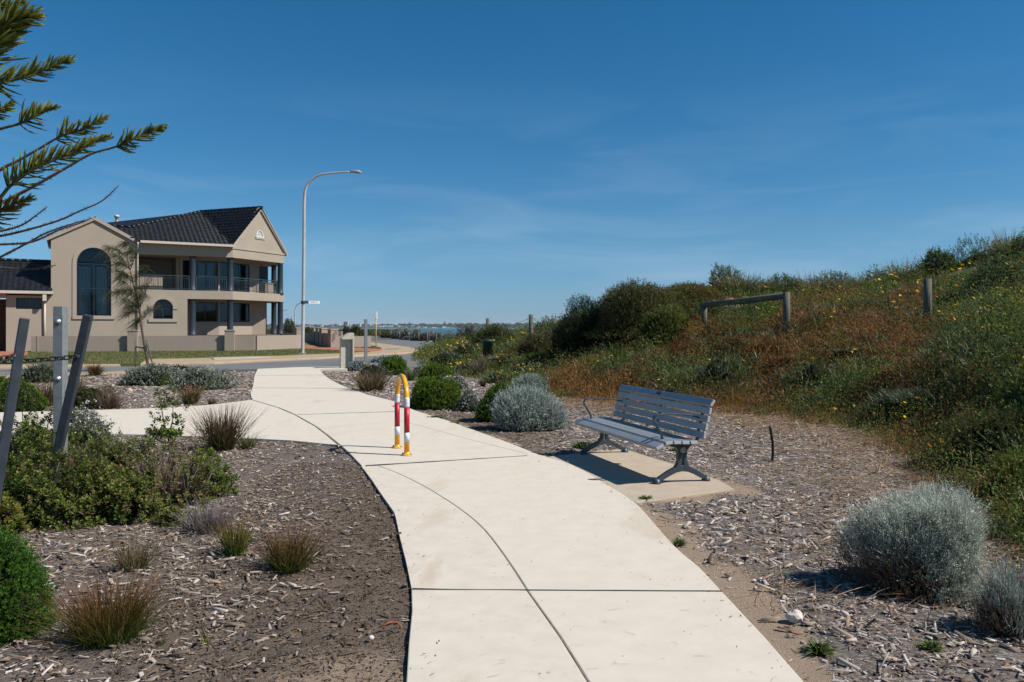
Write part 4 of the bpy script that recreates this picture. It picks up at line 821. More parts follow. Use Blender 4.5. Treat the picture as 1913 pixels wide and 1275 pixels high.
# ------------------------------------------------------------------ path barrier hoop
B1 = Vector(P(742, 837)); B2 = Vector(P(760, 851)); mid = (B1 + B2) / 2; dv = B2 - B1; sp = dv.length / 2
hoop = empty('bollard_hoop', tuple(mid), math.atan2(dv.y, dv.x), label='yellow hoop bollard with red and white bands on the path', cat='bollard')
R_ = 0.0335; HT = 0.965; rc = sp
arc = [(-sp, 0, 0.012), (-sp, 0, HT - rc)] + [(-rc * math.cos(a), 0, HT - rc + rc * math.sin(a)) for a in np.linspace(0.12, math.pi - 0.12, 26)] + [(sp, 0, HT - rc), (sp, 0, 0.012)]
MB().tube(arc, R_, 20).build('pipe', M['yellow'], hoop)
for sx in (-sp, sp):
    for (z0, z1, m) in ((0.17, 0.285, 'white_tape'), (0.285, 0.60, 'red_tape'), (0.60, 0.715, 'white_tape')):
        if z1 > HT - rc:  # the upper bands bend with the pipe
            pts = []
            for z in np.linspace(z0, z1, 7):
                k = z - (HT - rc)
                pts.append((sx, 0, z) if k <= 0 else (math.copysign(math.sqrt(max(rc * rc - k * k, 0)), sx), 0, z))
        else: pts = [(sx, 0, z0), (sx, 0, z1)]
        MB().tube(pts, R_ + 0.0012 + (0.0003 if m == 'red_tape' else 0), 20).build('red_band' if m == 'red_tape' else 'white_band', M[m], hoop)
    MB().lathe([(0.075, 0), (0.075, 0.011), (0.05, 0.013), (0.036, 0.03), (0.0338, 0.045)], (sx, 0, 0.001), 24).build('base_plate', M['yellow'], hoop)
    for k in range(4):
        a = math.pi / 4 + k * math.pi / 2; MB().lathe([(0.012, 0), (0.012, 0.012), (0.006, 0.02)], (sx + 0.06 * math.cos(a), 0.06 * math.sin(a), 0.009), 6).build('bolt', M['bolt'], hoop)

# ------------------------------------------------------------------ bench
bn = empty('bench', (1.46, 9.17, -0.003), math.radians(-73), label='grey slatted metal bench with curved armrests on its concrete slab', cat='bench')
A0, A1 = -1.10, 1.13; LX = 0.99
def slat(y, z, w, t, tilt, name='slat', where='seat_slat'):
    Mx = Matrix.Rotation(tilt, 3, 'X')
    o = MB().box(((A0 + A1) / 2, y, z), (A1 - A0, w, t), M=Mx).build(where, M['slat'], bn, bevel=0.005, seg=2)
    for a in (A0 - .002, A1 + .002): MB().box((a, y, z), (0.006, w - .012, t - .01), M=Mx).build('end_cap', M['slat_end'], o)
slat(-0.318, 0.398, 0.092, 0.038, math.radians(24))
for y, z, tl_ in ((-0.215, 0.432, 6), (-0.120, 0.432, -1), (-0.026, 0.427, -3), (0.068, 0.424, -1)): slat(y, z, 0.086, 0.036, math.radians(tl_))
for i in range(5):
    k = i / 4; slat(0.19 + 0.085 * k + (.006 if i == 4 else 0), 0.490 + 0.330 * k, 0.069 if i < 4 else 0.078, 0.034, math.radians(78 - (22 if i == 4 else 0) - 3 * k), where='back_slat')
def strap(pts, w, t, name, x):
    """flat bar bent along pts (y, z), standing at x"""
    pts = cr([(p[0], p[1]) for p in pts], 5); n = len(pts); vs = []; fs = []
    for i, p in enumerate(pts):
        a = Vector(pts[max(i - 1, 0)]); b_ = Vector(pts[min(i + 1, n - 1)]); d = (b_ - a).normalized(); nn_ = Vector((-d.y, d.x))
        for sx, sn in ((-1, -1), (1, -1), (1, 1), (-1, 1)): vs.append((x + sx * w / 2, p[0] + nn_.x * sn * t / 2, p[1] + nn_.y * sn * t / 2))
    for i in range(n - 1): fs += [(i * 4 + k, i * 4 + (k + 1) % 4, i * 4 + 4 + (k + 1) % 4, i * 4 + 4 + k) for k in range(4)]
    fs += [(3, 2, 1, 0), tuple(range((n - 1) * 4, n * 4))]
    return MB().add(vs, fs).build(name, M['bench_cast'], bn, bevel=0.003)
for x in (-0.93, 0.96):
    strap([(-0.205, 0.45), (-0.215, 0.50), (-0.262, 0.58), (-0.30, 0.64), (-0.29, 0.685), (-0.24, 0.70), (-0.1, 0.70), (0.08, 0.69), (0.22, 0.655)], 0.042, 0.014, 'armrest', x)
for x in (-0.90, 0.02, 0.93):
    strap([(-0.10, 0.395), (0.04, 0.385), (0.16, 0.39), (0.222, 0.43), (0.232, 0.50), (0.262, 0.62), (0.292, 0.74), (0.315, 0.845)], 0.045, 0.02, 'back_support', x)
def arcpts(c, r, a0, a1, n=6): return [(c[0] + r * math.cos(a0 + (a1 - a0) * k / n), c[1] + r * math.sin(a0 + (a1 - a0) * k / n)) for k in range(n + 1)]
for x in (-LX, LX):
    out = [(-0.285, 0.028), (-0.27, 0.062), (-0.16, 0.125), (-0.085, 0.158), (-0.062, 0.185), (-0.05, 0.22), (-0.05, 0.335), (-0.075, 0.36), (-0.20, 0.40), (-0.20, 0.412), (0.11, 0.405), (0.17, 0.40), (0.10, 0.375), (0.07, 0.35), (0.05, 0.32), (0.05, 0.22), (0.062, 0.185), (0.085, 0.158), (0.16, 0.128), (0.27, 0.062), (0.285, 0.028), (0.25, 0.02), (0.15, 0.072), (0.07, 0.105), (0, 0.115), (-0.07, 0.105), (-0.15, 0.072), (-0.25, 0.02)]
    slot = arcpts((0, 0.27), 0.013, 0, math.pi) + arcpts((0, 0.185), 0.013, math.pi, 2 * math.pi)
    lg = MB().panel(out, [slot], (x - 0.0275, 0, 0), (0, 1, 0), (1, 0, 0), 0.055).build('leg', M['bench_cast'], bn, bevel=0.006, seg=2)
    for y in (-0.285, 0.285):
        MB().lathe([(0.046, 0), (0.046, 0.012), (0.040, 0.02), (0.036, 0.045), (0.022, 0.05), (0.014, 0.058)], (x, y, 0), 18).build('foot', M['bench_cast'], lg)
    sg = 1 if x > 0 else -1
    pm = MB(); pm.lathe([(0.032, 0), (0.032, 0.006), (0.028, 0.008)], (0, 0, 0), 20); pm.v = [(x + sg * (0.0275 + v[2]), v[0] + 0.005, v[1] + 0.335) for v in pm.v]; pm.build('round_plate', M['galv'], lg)
MB().bar((-LX + .03, 0, 0.37), (LX - .03, 0, 0.37), 0.04, 0.04).build('under_rail', M['bench_cast'], bn)
gm = MB()
for (a, b_) in (((-.02, 0), (0, .05)), ((0, .05), (.015, .01)), ((-.02, .02), (.02, .035)), ((.035, 0), (.035, .05)), ((.035, .05), (.06, .045)), ((.05, 0), (.06, .03)), ((.03, .02), (.075, .022))):
    gm.bar((a[0] * 1.2, 0, a[1]), (b_[0] * 1.2, 0, b_[1]), 0.010, 0.002, up=(0, 1, 0))
go = gm.build('scrawl', M['ink'], bn); go.location = (-0.06, 0.252, 0.8125); go.rotation_euler = (math.radians(-37), 0, 0)

# ------------------------------------------------------------------ posts on the left
def gpost(name, x, y, z0, h, w, rz, bolts, **kw):
    e = empty(name, (x, y, z0), rz, **kw)
    MB().box((0, 0, h / 2), (w, w, h)).build('shaft', M['galv'], e, bevel=0.006, seg=2)
    for k, z in enumerate(bolts):
        bm_ = MB(); bm_.lathe([(0.034, 0), (0.034, 0.004), (0.026, 0.007), (0.024, 0.016), (0.017, 0.024), (0.004, 0.028)], (0, 0, 0), 16)
        bm_.v = [(v[0] - w * .02, -w / 2 - v[2], v[1] + z) for v in bm_.v]; bm_.build('bolt', M['bolt'], e)
    return e
gpo = gpost('steel_post', (113 - CX) / F * 8, 8.0, -0.05, 1.855, 0.098, 0.0, (1.80 - 0.10, 1.80 - .67), label='square galvanised steel post with two domed bolts near the left edge', cat='post')
gb = MB(); gb.lathe([(0.013, 0), (0.013, 0.02), (0.005, 0.024)], (0, 0, 0), 8); gb.v = [(0.049 + v[2], v[0], v[1] + 1.0) for v in gb.v]; gb.build('side_bolt', M['bolt'], gpo)
gpost('steel_post', (683.3 - CX) / F * 33, 33.0, -0.05, 1.97, 0.125, 0.35, (), label='plain grey square post at the roadside beyond the concrete plinth', cat='post')
def stake(px0, py0, px1, py1, d0, d1, w, rz, **kw):
    a = Vector(Q(px0, py0, d0)); b_ = Vector(Q(px1, py1, d1)); dr_ = (a - b_).normalized(); t = (b_.z + 0.12) / dr_.z; b_ = b_ - dr_ * t
    e = empty('leaning_post', tuple(b_), **kw); x = Vector((math.cos(rz), math.sin(rz), 0)); x = (x - dr_ * x.dot(dr_)).normalized(); y = dr_.cross(x)
    Mx = Matrix((x, y, dr_)).transposed(); L = (a - b_).length
    MB().box((a - b_) / 2, (w, w, L), M=Mx).build('shaft', M['dark_post'], e, bevel=0.007, seg=2); return e, a, b_
s1, a1, b1 = stake(46, 595, -2, 893, 5.4, 5.3, 0.060, 0.62, label='charcoal leaning post at the left edge, nearer of the chained pair', cat='post')
s2, a2, b2 = stake(165, 589, 103, 866, 6.95, 7.05, 0.070, 0.12, label='charcoal leaning post to the right of the galvanised post', cat='post')
def chain(pa, pb, sag, n, **kw):
    e = empty('plastic_chain', tuple(pa), **kw); pa = Vector(pa); pb = Vector(pb); base = None
    pts = [pa.lerp(pb, t) - Vector((0, 0, sag * 4 * t * (1 - t))) - pa for t in np.linspace(0, 1, n + 1)]
    L = (pts[1] - pts[0]).length * 1.36; w = L * 0.5; r = L * 0.085
    lp = [(-L / 2 + w / 2, -w / 2), (L / 2 - w / 2, -w / 2), (L / 2 - w * .15, -w * .33), (L / 2, 0), (L / 2 - w * .15, w * .33), (L / 2 - w / 2, w / 2), (-L / 2 + w / 2, w / 2), (-L / 2 + w * .15, w * .33), (-L / 2, 0), (-L / 2 + w * .15, -w * .33)]
    link = MB().tube([(q[0], q[1], 0) for q in lp] + [(lp[0][0], lp[0][1], 0)], r, 6, cap=False)
    first = None
    for i in range(n):
        c = (pts[i] + pts[i + 1]) / 2; d = (pts[i + 1] - pts[i]).normalized(); q = d.to_track_quat('X', 'Z'); q = q @ Matrix.Rotation(math.radians(38 + 90 * (i % 2)), 3, 'X').to_quaternion()
        if first is None: first = link.build('link', M['dark_chain'], e); o = first
        else: o = bpy.data.objects.new('link', first.data); sc.collection.objects.link(o); o.parent = e
        o.location = c; o.rotation_mode = 'QUATERNION'; o.rotation_quaternion = q
    return e
on2 = Vector(Q(150, 666, 6.98)) - Vector((0, .045, 0)); on1 = Vector(Q(33, 664, 5.36)) - Vector((0.0, .05, 0))
chain(on2, on2 + (Vector(Q(-90, 676, 6.6)) - on2), 0.02, 17, label='black chain running left from the right-hand charcoal post', cat='chain')
chain(on1 + Vector((0, 0.0, 0)), Vector(Q(-60, 690, 5.0)), 0.0, 7, label='short black chain end leaving the near charcoal post to the left', cat='chain')
for (s_, pt_) in ((s1, on1), (s2, on2)):
    o = MB().lathe([(0.014, 0), (0.014, 0.01), (0.006, 0.016)], (0, 0, 0), 8); l = Vector(pt_) - Vector(s_.location); o.v = [(v[0] + l.x, l.y - v[2] + .01, v[1] + l.z) for v in o.v]; o.build('bolt', M['bolt'], s_)

# ------------------------------------------------------------------ concrete plinth at the path end
pe = Vector(P(646.5, 688.5)); pn = empty('concrete_plinth', (pe.x, pe.y + 0.15, -0.02), 0.42, label='pale concrete plinth with slanted cap where the path meets the road', cat='plinth')
MB().box((-0.035, 0.10, 0.57), (0.41, 0.22, 1.14)).build('body', M['precast'], pn, bevel=0.01, seg=2)
MB().box((0.21, 0.0, 0.57), (0.06, 0.42, 1.14)).build('side_fin', M['precast'], pn, bevel=0.008, seg=2)
MB().panel([(-0.24, 1.14), (0.24, 1.14), (0.24, 1.34), (0.2, 1.39), (0.04, 1.385), (-0.24, 1.19)], [], (0, -0.21, 0), UD, ND, 0.42).build('cap', M['precast'], pn, bevel=0.012, seg=2)

# sign post with yellow pole
sx, sy, _ = P(702.5, 648.5, zi); sp_ = empty('sign_post', (sx, sy, zi), label='narrow white sign edge-on on a yellow pole at the footpath corner', cat='sign')
MB().tube([(0, 0, 0), (0, 0, 2.1)], 0.035, 10).build('pole', simple('yellow_pole_paint', (0.62, 0.36, 0.10), 0.5), sp_)
MB().box((0.0, 0.0, 2.36), (0.15, 0.22, 0.56)).build('plate', M['sign_white'], sp_, bevel=0.01)

# green pit cover drum and black stake
zz = hz(-0.95, 31.0); d_ = 30.0; gx = (911.5 - CX) / F * d_
gd = empty('utility_drum', (gx, d_, hz(gx, d_) - 0.1), label='dark green plastic utility drum half hidden among the yellow daisies', cat='utility cover'); top = EYE + (HZ - 634.5) / F * d_ - hz(gx, d_) + 0.1
MB().lathe([(0.20, 0), (0.20, top - .12), (0.215, top - .115), (0.215, top - .03), (0.19, top)], (0, 0, 0), 20).build('drum', M['green_plastic'], gd)
bx, by, _ = P(1443, 858, 0); bst = MB().tube(cr([(0, 0, -0.03), (0.005, 0, .15), (-.01, 0, .28), (-.03, 0, .40)], 3), 0.017, 8).build('black_pipe', M['black_pipe']); bst.location = (bx, by, 0)
tag(bst, 'short curved black pipe sticking out of the mulch right of the bench', 'pipe')

# ------------------------------------------------------------------ dune fence and rail
def tpost(px, pyt, d, r, pyb=None, **kw):
    x = (px - CX) / F * d; zb = hz(x, d) - 0.15; zt = EYE + (HZ - pyt) / F * d
    if pyb is not None: zb = min(zb, EYE + (HZ - pyb) / F * d - 0.2)
    if 'name' in kw: nm = kw.pop('name')
    else: nm = 'fence_post'
    m = MB().tube([(0, 0, 0), (0, 0, (zt - zb) * .5), (0, 0, zt - zb)], [r, r * .97, r * .93], 14); o = m.build(nm, M['timber'], kw.pop('parent', None)); o.location = (x, d, zb)
    if kw: tag(o, **kw)
    return o, Vector((x, d, zt))
rl = empty('rail_barrier', (0, 0, 0), label='weathered log rail between two round posts on the dune slope', cat='rail')
o1, t1 = tpost(1315.5, 566, 22, 0.085, 612, parent=rl, name='post'); o2, t2 = tpost(1469.5, 546, 19, 0.088, 606, parent=rl, name='post')
MB().tube([t1 + Vector((-.05, .1, -.07)), (t1 + t2) / 2 + Vector((0, 0.02, -.085)), t2 + Vector((.0, .1, -.08))], [.075, .082, .085], 12).build('rail', M['timber'], rl)
o3, t3 = tpost(1733, 521.5, 18, 0.09, 612, label='single grey timber fence post standing on the dune right of the log rail', cat='fence post')
o4, t4 = tpost(992, 588, 30, 0.09, 624, label='grey timber fence post with wires beside the dark dune shrub', cat='fence post')
o5, t5 = tpost(911, 595, 38, 0.085, 620, label='grey timber fence post rising behind the green utility drum', cat='fence post')
def wires(name, tops, heights, label, sag=0.05, vert=0.35, r=0.004):
    e = empty(name, tuple(tops[0]), label=label, cat='wire fence')
    for h in heights:
        m = MB()
        for a, b_ in zip(tops[:-1], tops[1:]):
            pts = [a.lerp(b_, t) - Vector((0, 0, h + sag * 4 * t * (1 - t) * (1 if h < .2 else .3))) - tops[0] for t in np.linspace(0, 1, 9)]; m.tube(pts, r, 4, smooth=False)
        m.build('wire', M['wire'], e)
    m = MB()
    for a, b_ in zip(tops[:-1], tops[1:]):
        L = (b_ - a).length; n = int(L / vert)
        for i in range(1, n):
            p = a.lerp(b_, i / n) - tops[0]; s4 = sag * 4 * (i / n) * (1 - i / n); m.tube([p - Vector((0, 0, heights[0] + s4)), p - Vector((0, 0, heights[-1]))], r * .8, 3, smooth=False)
    m.build('mesh_wire', M['wire'], e); return e
wires('wire_fence', [t3, Vector(Q(2050, 470, 16.5))], [.12, .38, .62, .85], 'thin wire mesh running right from the single dune fence post', r=0.003)
wires('wire_fence', [t2, t3], [.12, .38, .62, .85], 'thin wire mesh strung between the log rail and the dune post', r=0.003)
wires('wire_fence', [t5, t4, Vector(Q(1075, 600, 26.5))], [.08, .3, .5, .72], 'sagging wire mesh between the two timber posts against the sea', sag=0.28, r=0.006)
fpts = [(857, 622, 62, 646), (815, 619.5, 78, 640), (798, 620, 84, 638), (782, 620, 90, 636), (764, 619.5, 97, 635), (746, 619, 104, 634), (730, 619, 112, 632.5), (720, 619, 119, 631.5), (710, 618.8, 127, 631), (700, 618.8, 135, 630)]
PL = ['grey timber post at the near end of the roadside fence', 'thin fence post between the brown low bush and the dark bend bush', 'thin fence post among the brown dry bushes of the roadside row', 'thin fence post in front of the middle saltbush by the road',
      'thin fence post between the second and the middle saltbush', 'thin fence post at the left saltbush of the roadside row', 'thin fence post just left of the saltbush row', 'thin fence post in the open green heath, second left of the saltbushes', 'thin fence post in the open green heath right of the yellow sign pole', 'farthest fence post beside the yellow sign pole']
tops = []
for i, (px, pt_, d, pb_) in enumerate(fpts):
    o, t = tpost(px, pt_, d, 0.09 if i == 0 else 0.08, pb_, label=PL[i], cat='fence post', group='posts of the roadside fence')
    tops.append(t)
wires('wire_fence', tops, [.1, .5, .9], 'low wire fence along the far side of the curving road', vert=4, r=0.01)

# rocks and bits lying about
def rock(name, loc, s, mat, **kw):
    bm = bmesh.new(); bmesh.ops.create_icosphere(bm, subdivisions=2, radius=1)
    r = random.Random(str(loc))
    for v in bm.verts: v.co *= 1 + r.uniform(-.22, .22); v.co.x *= s[0]; v.co.y *= s[1]; v.co.z *= s[2]
    me = bpy.data.meshes.new(name); bm.to_mesh(me); bm.free(); me.materials.append(mat); o = bpy.data.objects.new(name, me); sc.collection.objects.link(o); o.location = loc; return tag(o, **kw)
M['white_rock'] = simple('white_stone', (0.58, 0.5, 0.44), 0.9, var=0.15, nscale=30, bump=.4, bscale=60)
rock('stone', (*P(1484, 1156)[:2], 0.01), (.045, .035, .035), M['white_rock'], label='pale lump of limestone in the mulch below the grey bush', cat='stone')
rock('stone', (*P(241, 731)[:2], 0.02), (.09, .07, .06), M['rock'], label='tan stone in the mulch left of the grey-green mat plant', cat='stone')
rock('stone', (*P(693, 1192)[:2], 0.0), (.016, .012, .012), M['white_rock'], label='small white stone in the soil left of the path', cat='stone')
rock('stone', (*P(475, 1152)[:2], 0.0), (.02, .014, .012), M['white_rock'], label='pale pebble in the soil left of the sandy patch', cat='stone') if False else None

# ------------------------------------------------------------------ plant building blocks
def nrm_(a): return a / np.maximum(np.linalg.norm(a, axis=-1, keepdims=True), 1e-9)
def frames(d, R=None):
    R = R or rng
    d = nrm_(d); r = nrm_(R.normal(size=d.shape)); x = nrm_(np.cross(d, r)); z = np.cross(x, d)
    return np.stack([x, d, z], axis=-1)
DIA = np.array([(0, 0, 0), (.5, .45, .08), (0, 1, 0), (-.5, .45, .08)]); DIAF = np.array([(0, 1, 2, 3)])
OBO = np.array([(0, 0, 0), (.22, .35, .04), (.5, .74, .10), (0, 1, .0), (-.5, .74, .10), (-.22, .35, .04)]); OBOF = np.array([(0, 1, 2, 3), (0, 3, 4, 5)])
def inst(T, Fa, pos, R, s):
    """T template, pos (n,3), R (n,3,3), s (n,3) sizes along width, length, thickness"""
    V = np.einsum('nij,nkj->nki', R, T[None] * s[:, None, :]) + pos[:, None, :]
    return V.reshape(-1, 3), (Fa[None] + np.arange(len(pos))[:, None, None] * len(T)).reshape(-1, Fa.shape[1])
def join(parts):
    V = []; Fa = []; C = []; b = 0
    for v, f, c in parts: V.append(v); Fa.append(f + b); C.append(c); b += len(v)
    return np.concatenate(V), np.concatenate(Fa), np.concatenate(C)
def lerpc(a, b, t): a = np.array(a); b = np.array(b); return a + (b - a) * np.asarray(t)[..., None]
def blades(base, az, lean, L, W, bend, cb, ct, segs=3, droop=None, p=1.5, jit=0.25, sink=0.0):
    n = len(base); t = np.linspace(0, 1, segs + 1)
    h = L[:, None] * (np.sin(lean)[:, None] * t + bend[:, None] * t ** 2); v = L[:, None] * (np.cos(lean)[:, None] * t - (bend if droop is None else droop)[:, None] * t ** 2) - sink
    c = np.stack([np.cos(az)[:, None] * h, np.sin(az)[:, None] * h, v], -1) + base[:, None, :]
    c[:, 1:-1, :2] += rng.normal(0, 1, (n, segs - 1, 2)) * (L * 0.015)[:, None, None]
    wa = rng.uniform(0, 6.28, n); wd = np.stack([np.cos(wa), np.sin(wa), rng.normal(0, .2, n)], -1)
    w = W[:, None] * np.clip(1 - t ** 2.2, 0.12, 1)
    V = np.stack([c - wd[:, None] * w[..., None] / 2, c + wd[:, None] * w[..., None] / 2], 2)  # n, s+1, 2, 3
    k = (segs + 1) * 2; f = np.array([(2 * i, 2 * i + 1, 2 * i + 3, 2 * i + 2) for i in range(segs)])
    C = lerpc(cb, ct, np.clip(t, 0, 1) ** p)[None] * (1 + rng.normal(0, jit, (n, 1, 1))) * np.ones((n, 1, 3))
    if np.ndim(cb) == 1: C = np.repeat(C[:, :, None], 2, 2)
    return V.reshape(-1, 3), (f[None] + np.arange(n)[:, None, None] * k).reshape(-1, 4), np.clip(C.reshape(-1, 3), 0.002, 0.9)
def domepts(n, r, low=-0.1, lob=0.12, seed=0, inner=0.0):
    """points and normals on a lumpy dome of unit size"""
    g = np.random.default_rng(seed + 11); u = g.uniform(low, 1, n); a = g.uniform(0, 2 * np.pi, n); s = np.sqrt(1 - u * u)
    d = np.stack([s * np.cos(a), s * np.sin(a), u], -1); k = g.normal(size=(7, 3)) * 2.6; ph = g.uniform(0, 6.28, 7)
    b = sum(np.sin(d @ k[i] + ph[i]) for i in range(7)) / 3.0
    rad = 1 + lob * b
    if inner: rad = rad * (1 - inner * g.random(n) ** 1.6)
    return d * rad[:, None], d
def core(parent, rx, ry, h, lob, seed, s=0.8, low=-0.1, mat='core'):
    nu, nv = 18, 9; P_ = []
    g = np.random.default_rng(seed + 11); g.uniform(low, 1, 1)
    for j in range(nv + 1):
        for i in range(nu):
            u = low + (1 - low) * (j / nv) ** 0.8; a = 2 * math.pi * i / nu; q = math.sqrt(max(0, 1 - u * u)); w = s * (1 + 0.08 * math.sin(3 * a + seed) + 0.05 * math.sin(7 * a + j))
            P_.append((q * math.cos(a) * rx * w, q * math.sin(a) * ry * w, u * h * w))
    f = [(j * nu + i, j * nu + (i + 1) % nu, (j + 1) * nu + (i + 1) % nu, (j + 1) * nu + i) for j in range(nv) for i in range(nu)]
    return npmesh('shade_core', P_, f, M[mat], parent, smooth=True)  # solid dark blob, makes the gaps between leaves look shaded
def place(px, py, w, h, d=None, depth=0.9):
    """centre, radii and height of a plant that shows w by h pixels with its foot at px, py"""
    if d is None:
        d = 1.6 * F / (py - HZ)
        for _ in range(12): d = (EYE - hz((px - CX) / F * d, d)) * F / max(py - HZ, 6)
    rx = w / 2 / F * d; ry = rx * depth; yc = d + ry * 0.75; rx = w / 2 / F * yc; x = (px - CX) / F * yc; zg = hz(x, yc) if yc < 200 else 0.0
    top = EYE + (HZ - (py - h)) / F * yc; return x, yc, zg, rx, ry, max(top - zg, 0.05)
def finish(o, x, y, z, label, cat, group=None):
    o.location = (x, y, z); return tag(o, label, cat, group)

def sprig_bush(name, px, py, w, h, label, cat='shrub', group=None, d=None, n=900, m=8, leaf=0.018, lw=0.32, spr=0.07, c0=(.05, .11, .010), c1=(.14, .215, .016), up=0.8, lob=.12, low=-.05, inner=.22, mat='leaf', seed=1, dead=0.0, dc=(.2, .13, .07), fl=0, flc=(.7, .7, .68), fls=.01, depth=.9, cs=.82, corem='core'):
    x, y, z, rx, ry, H = place(px, py, w, h, d, depth); g = np.random.default_rng(seed)
    pix = y / 797; leaf = max(leaf, pix * 1.5); spr = max(spr, leaf * 2.2)
    H2 = H - spr * .7; rx2 = rx - spr * .45; ry2 = ry - spr * .45
    p, nn_ = domepts(n, 1, low, lob, seed, inner); pos = p * np.array([rx2, ry2, H2]) ; pos[:, 2] = np.maximum(pos[:, 2], .01)
    ax = nrm_(nn_ * np.array([1, 1, 1]) * (1 - up * .5) + np.array([0, 0, up]) + g.normal(0, .28, (n, 3)))
    t = np.tile(np.linspace(.12, 1, m), (n, 1)) + g.normal(0, .04, (n, m)); L = spr * g.uniform(.6, 1.25, n)
    az = g.uniform(0, 6.28, (n, 1)) + np.arange(m)[None] * 2.4; Fm = frames(ax, g)
    side = Fm[:, None, :, 0] * np.cos(az)[..., None] + Fm[:, None, :, 2] * np.sin(az)[..., None]
    ld = nrm_(side * .8 + ax[:, None] * (.45 + .5 * t[..., None])); lp = pos[:, None] + ax[:, None] * (t * L[:, None])[..., None]
    N = n * m; ls = leaf * g.uniform(.7, 1.25, N)
    V, Fa = inst(DIA, DIAF, lp.reshape(-1, 3), frames(ld.reshape(-1, 3), g), np.stack([ls * lw * 2, ls, ls], -1))
    sb = g.uniform(.75, 1.2, n) ; tcol = np.clip(t, 0, 1) ** 1.5 * .8
    C = lerpc(c0, c1, tcol) * sb[:, None, None]
    if dead > 0:
        dm = (g.random(n) < dead) | (fn(pos[:, 0] * 3, pos[:, 1] * 3 + pos[:, 2] * 2, 1.2, seed) > 1 - dead * 2.2); C[dm] = np.array(dc) * g.uniform(.6, 1.3, (dm.sum(), 1, 1))
    C = np.repeat(C.reshape(-1, 3), 4, 0); o = npmesh(name, V, Fa, M[mat], col=C)
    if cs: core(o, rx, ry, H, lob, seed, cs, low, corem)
    if fl:
        q, nq = domepts(fl, 1, .1, lob, seed, .03); q = q * np.array([rx, ry, H]); s_ = max(fls, pix * 1.2)
        V, Fa = inst(DIA - np.array([0, .5, 0]), DIAF, np.repeat(q, 2, 0), frames(nrm_(np.repeat(nq, 2, 0) + g.normal(0, .8, (fl * 2, 3))), g), np.full((fl * 2, 3), s_)); npmesh('blossom', V, Fa, M['petal'], o, col=np.tile(np.array(flc), (len(V), 1)) * g.uniform(.7, 1.1, (len(V), 1)))
    return finish(o, x, y, z, label, cat, group)

def wiry_bush(name, px, py, w, h, label, cat='shrub', group=None, d=None, n=2500, leaf=.012, c0=(.26, .30, .27), c1=(.42, .47, .43), seed=1, lob=.1, L=.13, W=.0035, low=-.05, inner=.4, depth=.9, nleaf=5, mat='silver', cs=.74, brown=0.0, flip=0.0, curl=.25, flat=1.0):
    x, y, z, rx, ry, H = place(px, py, w, h, d, depth); g = np.random.default_rng(seed); pix = y / 797; W = max(W, pix * .75); leaf = max(leaf, pix * 1.1)
    p, nn_ = domepts(n, 1, low, lob, seed, inner); p[:, 2] = np.sign(p[:, 2]) * np.abs(p[:, 2]) ** flat; pos = p * np.array([rx - L * .45, ry - L * .45, H - L * .75]); pos[:, 2] = np.maximum(pos[:, 2], .0)
    ax = nrm_(nn_ * .8 + np.array([0, 0, .75]) + g.normal(0, .3, (n, 3))); az = np.arctan2(ax[:, 1], ax[:, 0]); lean = np.arccos(np.clip(ax[:, 2], -1, 1)); Ls = L * g.uniform(.5, 1.3, n)
    br = np.zeros(n, bool)
    if brown: br = (p[:, 0] + .35 * fn(p[:, 0], p[:, 2], .5, seed) + g.normal(0, .08, n) < -.02 + flip) & (p[:, 2] + g.normal(0, .08, n) + .25 * fn(p[:, 0] + 3, p[:, 2], .4, seed) < brown) & (p[:, 1] < .7)
    parts = []
    for sel, a, b in ((~br, c0, c1), (br, (.12, .075, .05), (.22, .15, .10))):
        if sel.sum() == 0: continue
        parts.append(blades(pos[sel], az[sel], lean[sel], Ls[sel], np.full(sel.sum(), W), g.uniform(-curl, curl * .4, sel.sum()), a, b, 3, droop=g.uniform(-.1, .15, sel.sum())))
    N = n * nleaf; k = np.repeat(np.arange(n), nleaf); t = g.uniform(.2, 1, N); lp = pos[k] + ax[k] * (t * Ls[k])[:, None] + g.normal(0, .004, (N, 3)); ld = nrm_(ax[k] + g.normal(0, .8, (N, 3))); ls = leaf * g.uniform(.6, 1.3, N)
    V, Fa = inst(DIA, DIAF, lp, frames(ld, g), np.stack([ls * .45, ls, ls], -1)); C = lerpc(c0, c1, t) * g.uniform(.7, 1.2, (N, 1)); C[br[k]] = np.array([.17, .11, .075]) * g.uniform(.6, 1.3, (br[k].sum(), 1))
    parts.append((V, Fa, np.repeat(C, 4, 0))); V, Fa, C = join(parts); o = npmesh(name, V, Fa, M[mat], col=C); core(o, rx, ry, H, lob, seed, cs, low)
    return finish(o, x, y, z, label, cat, group)

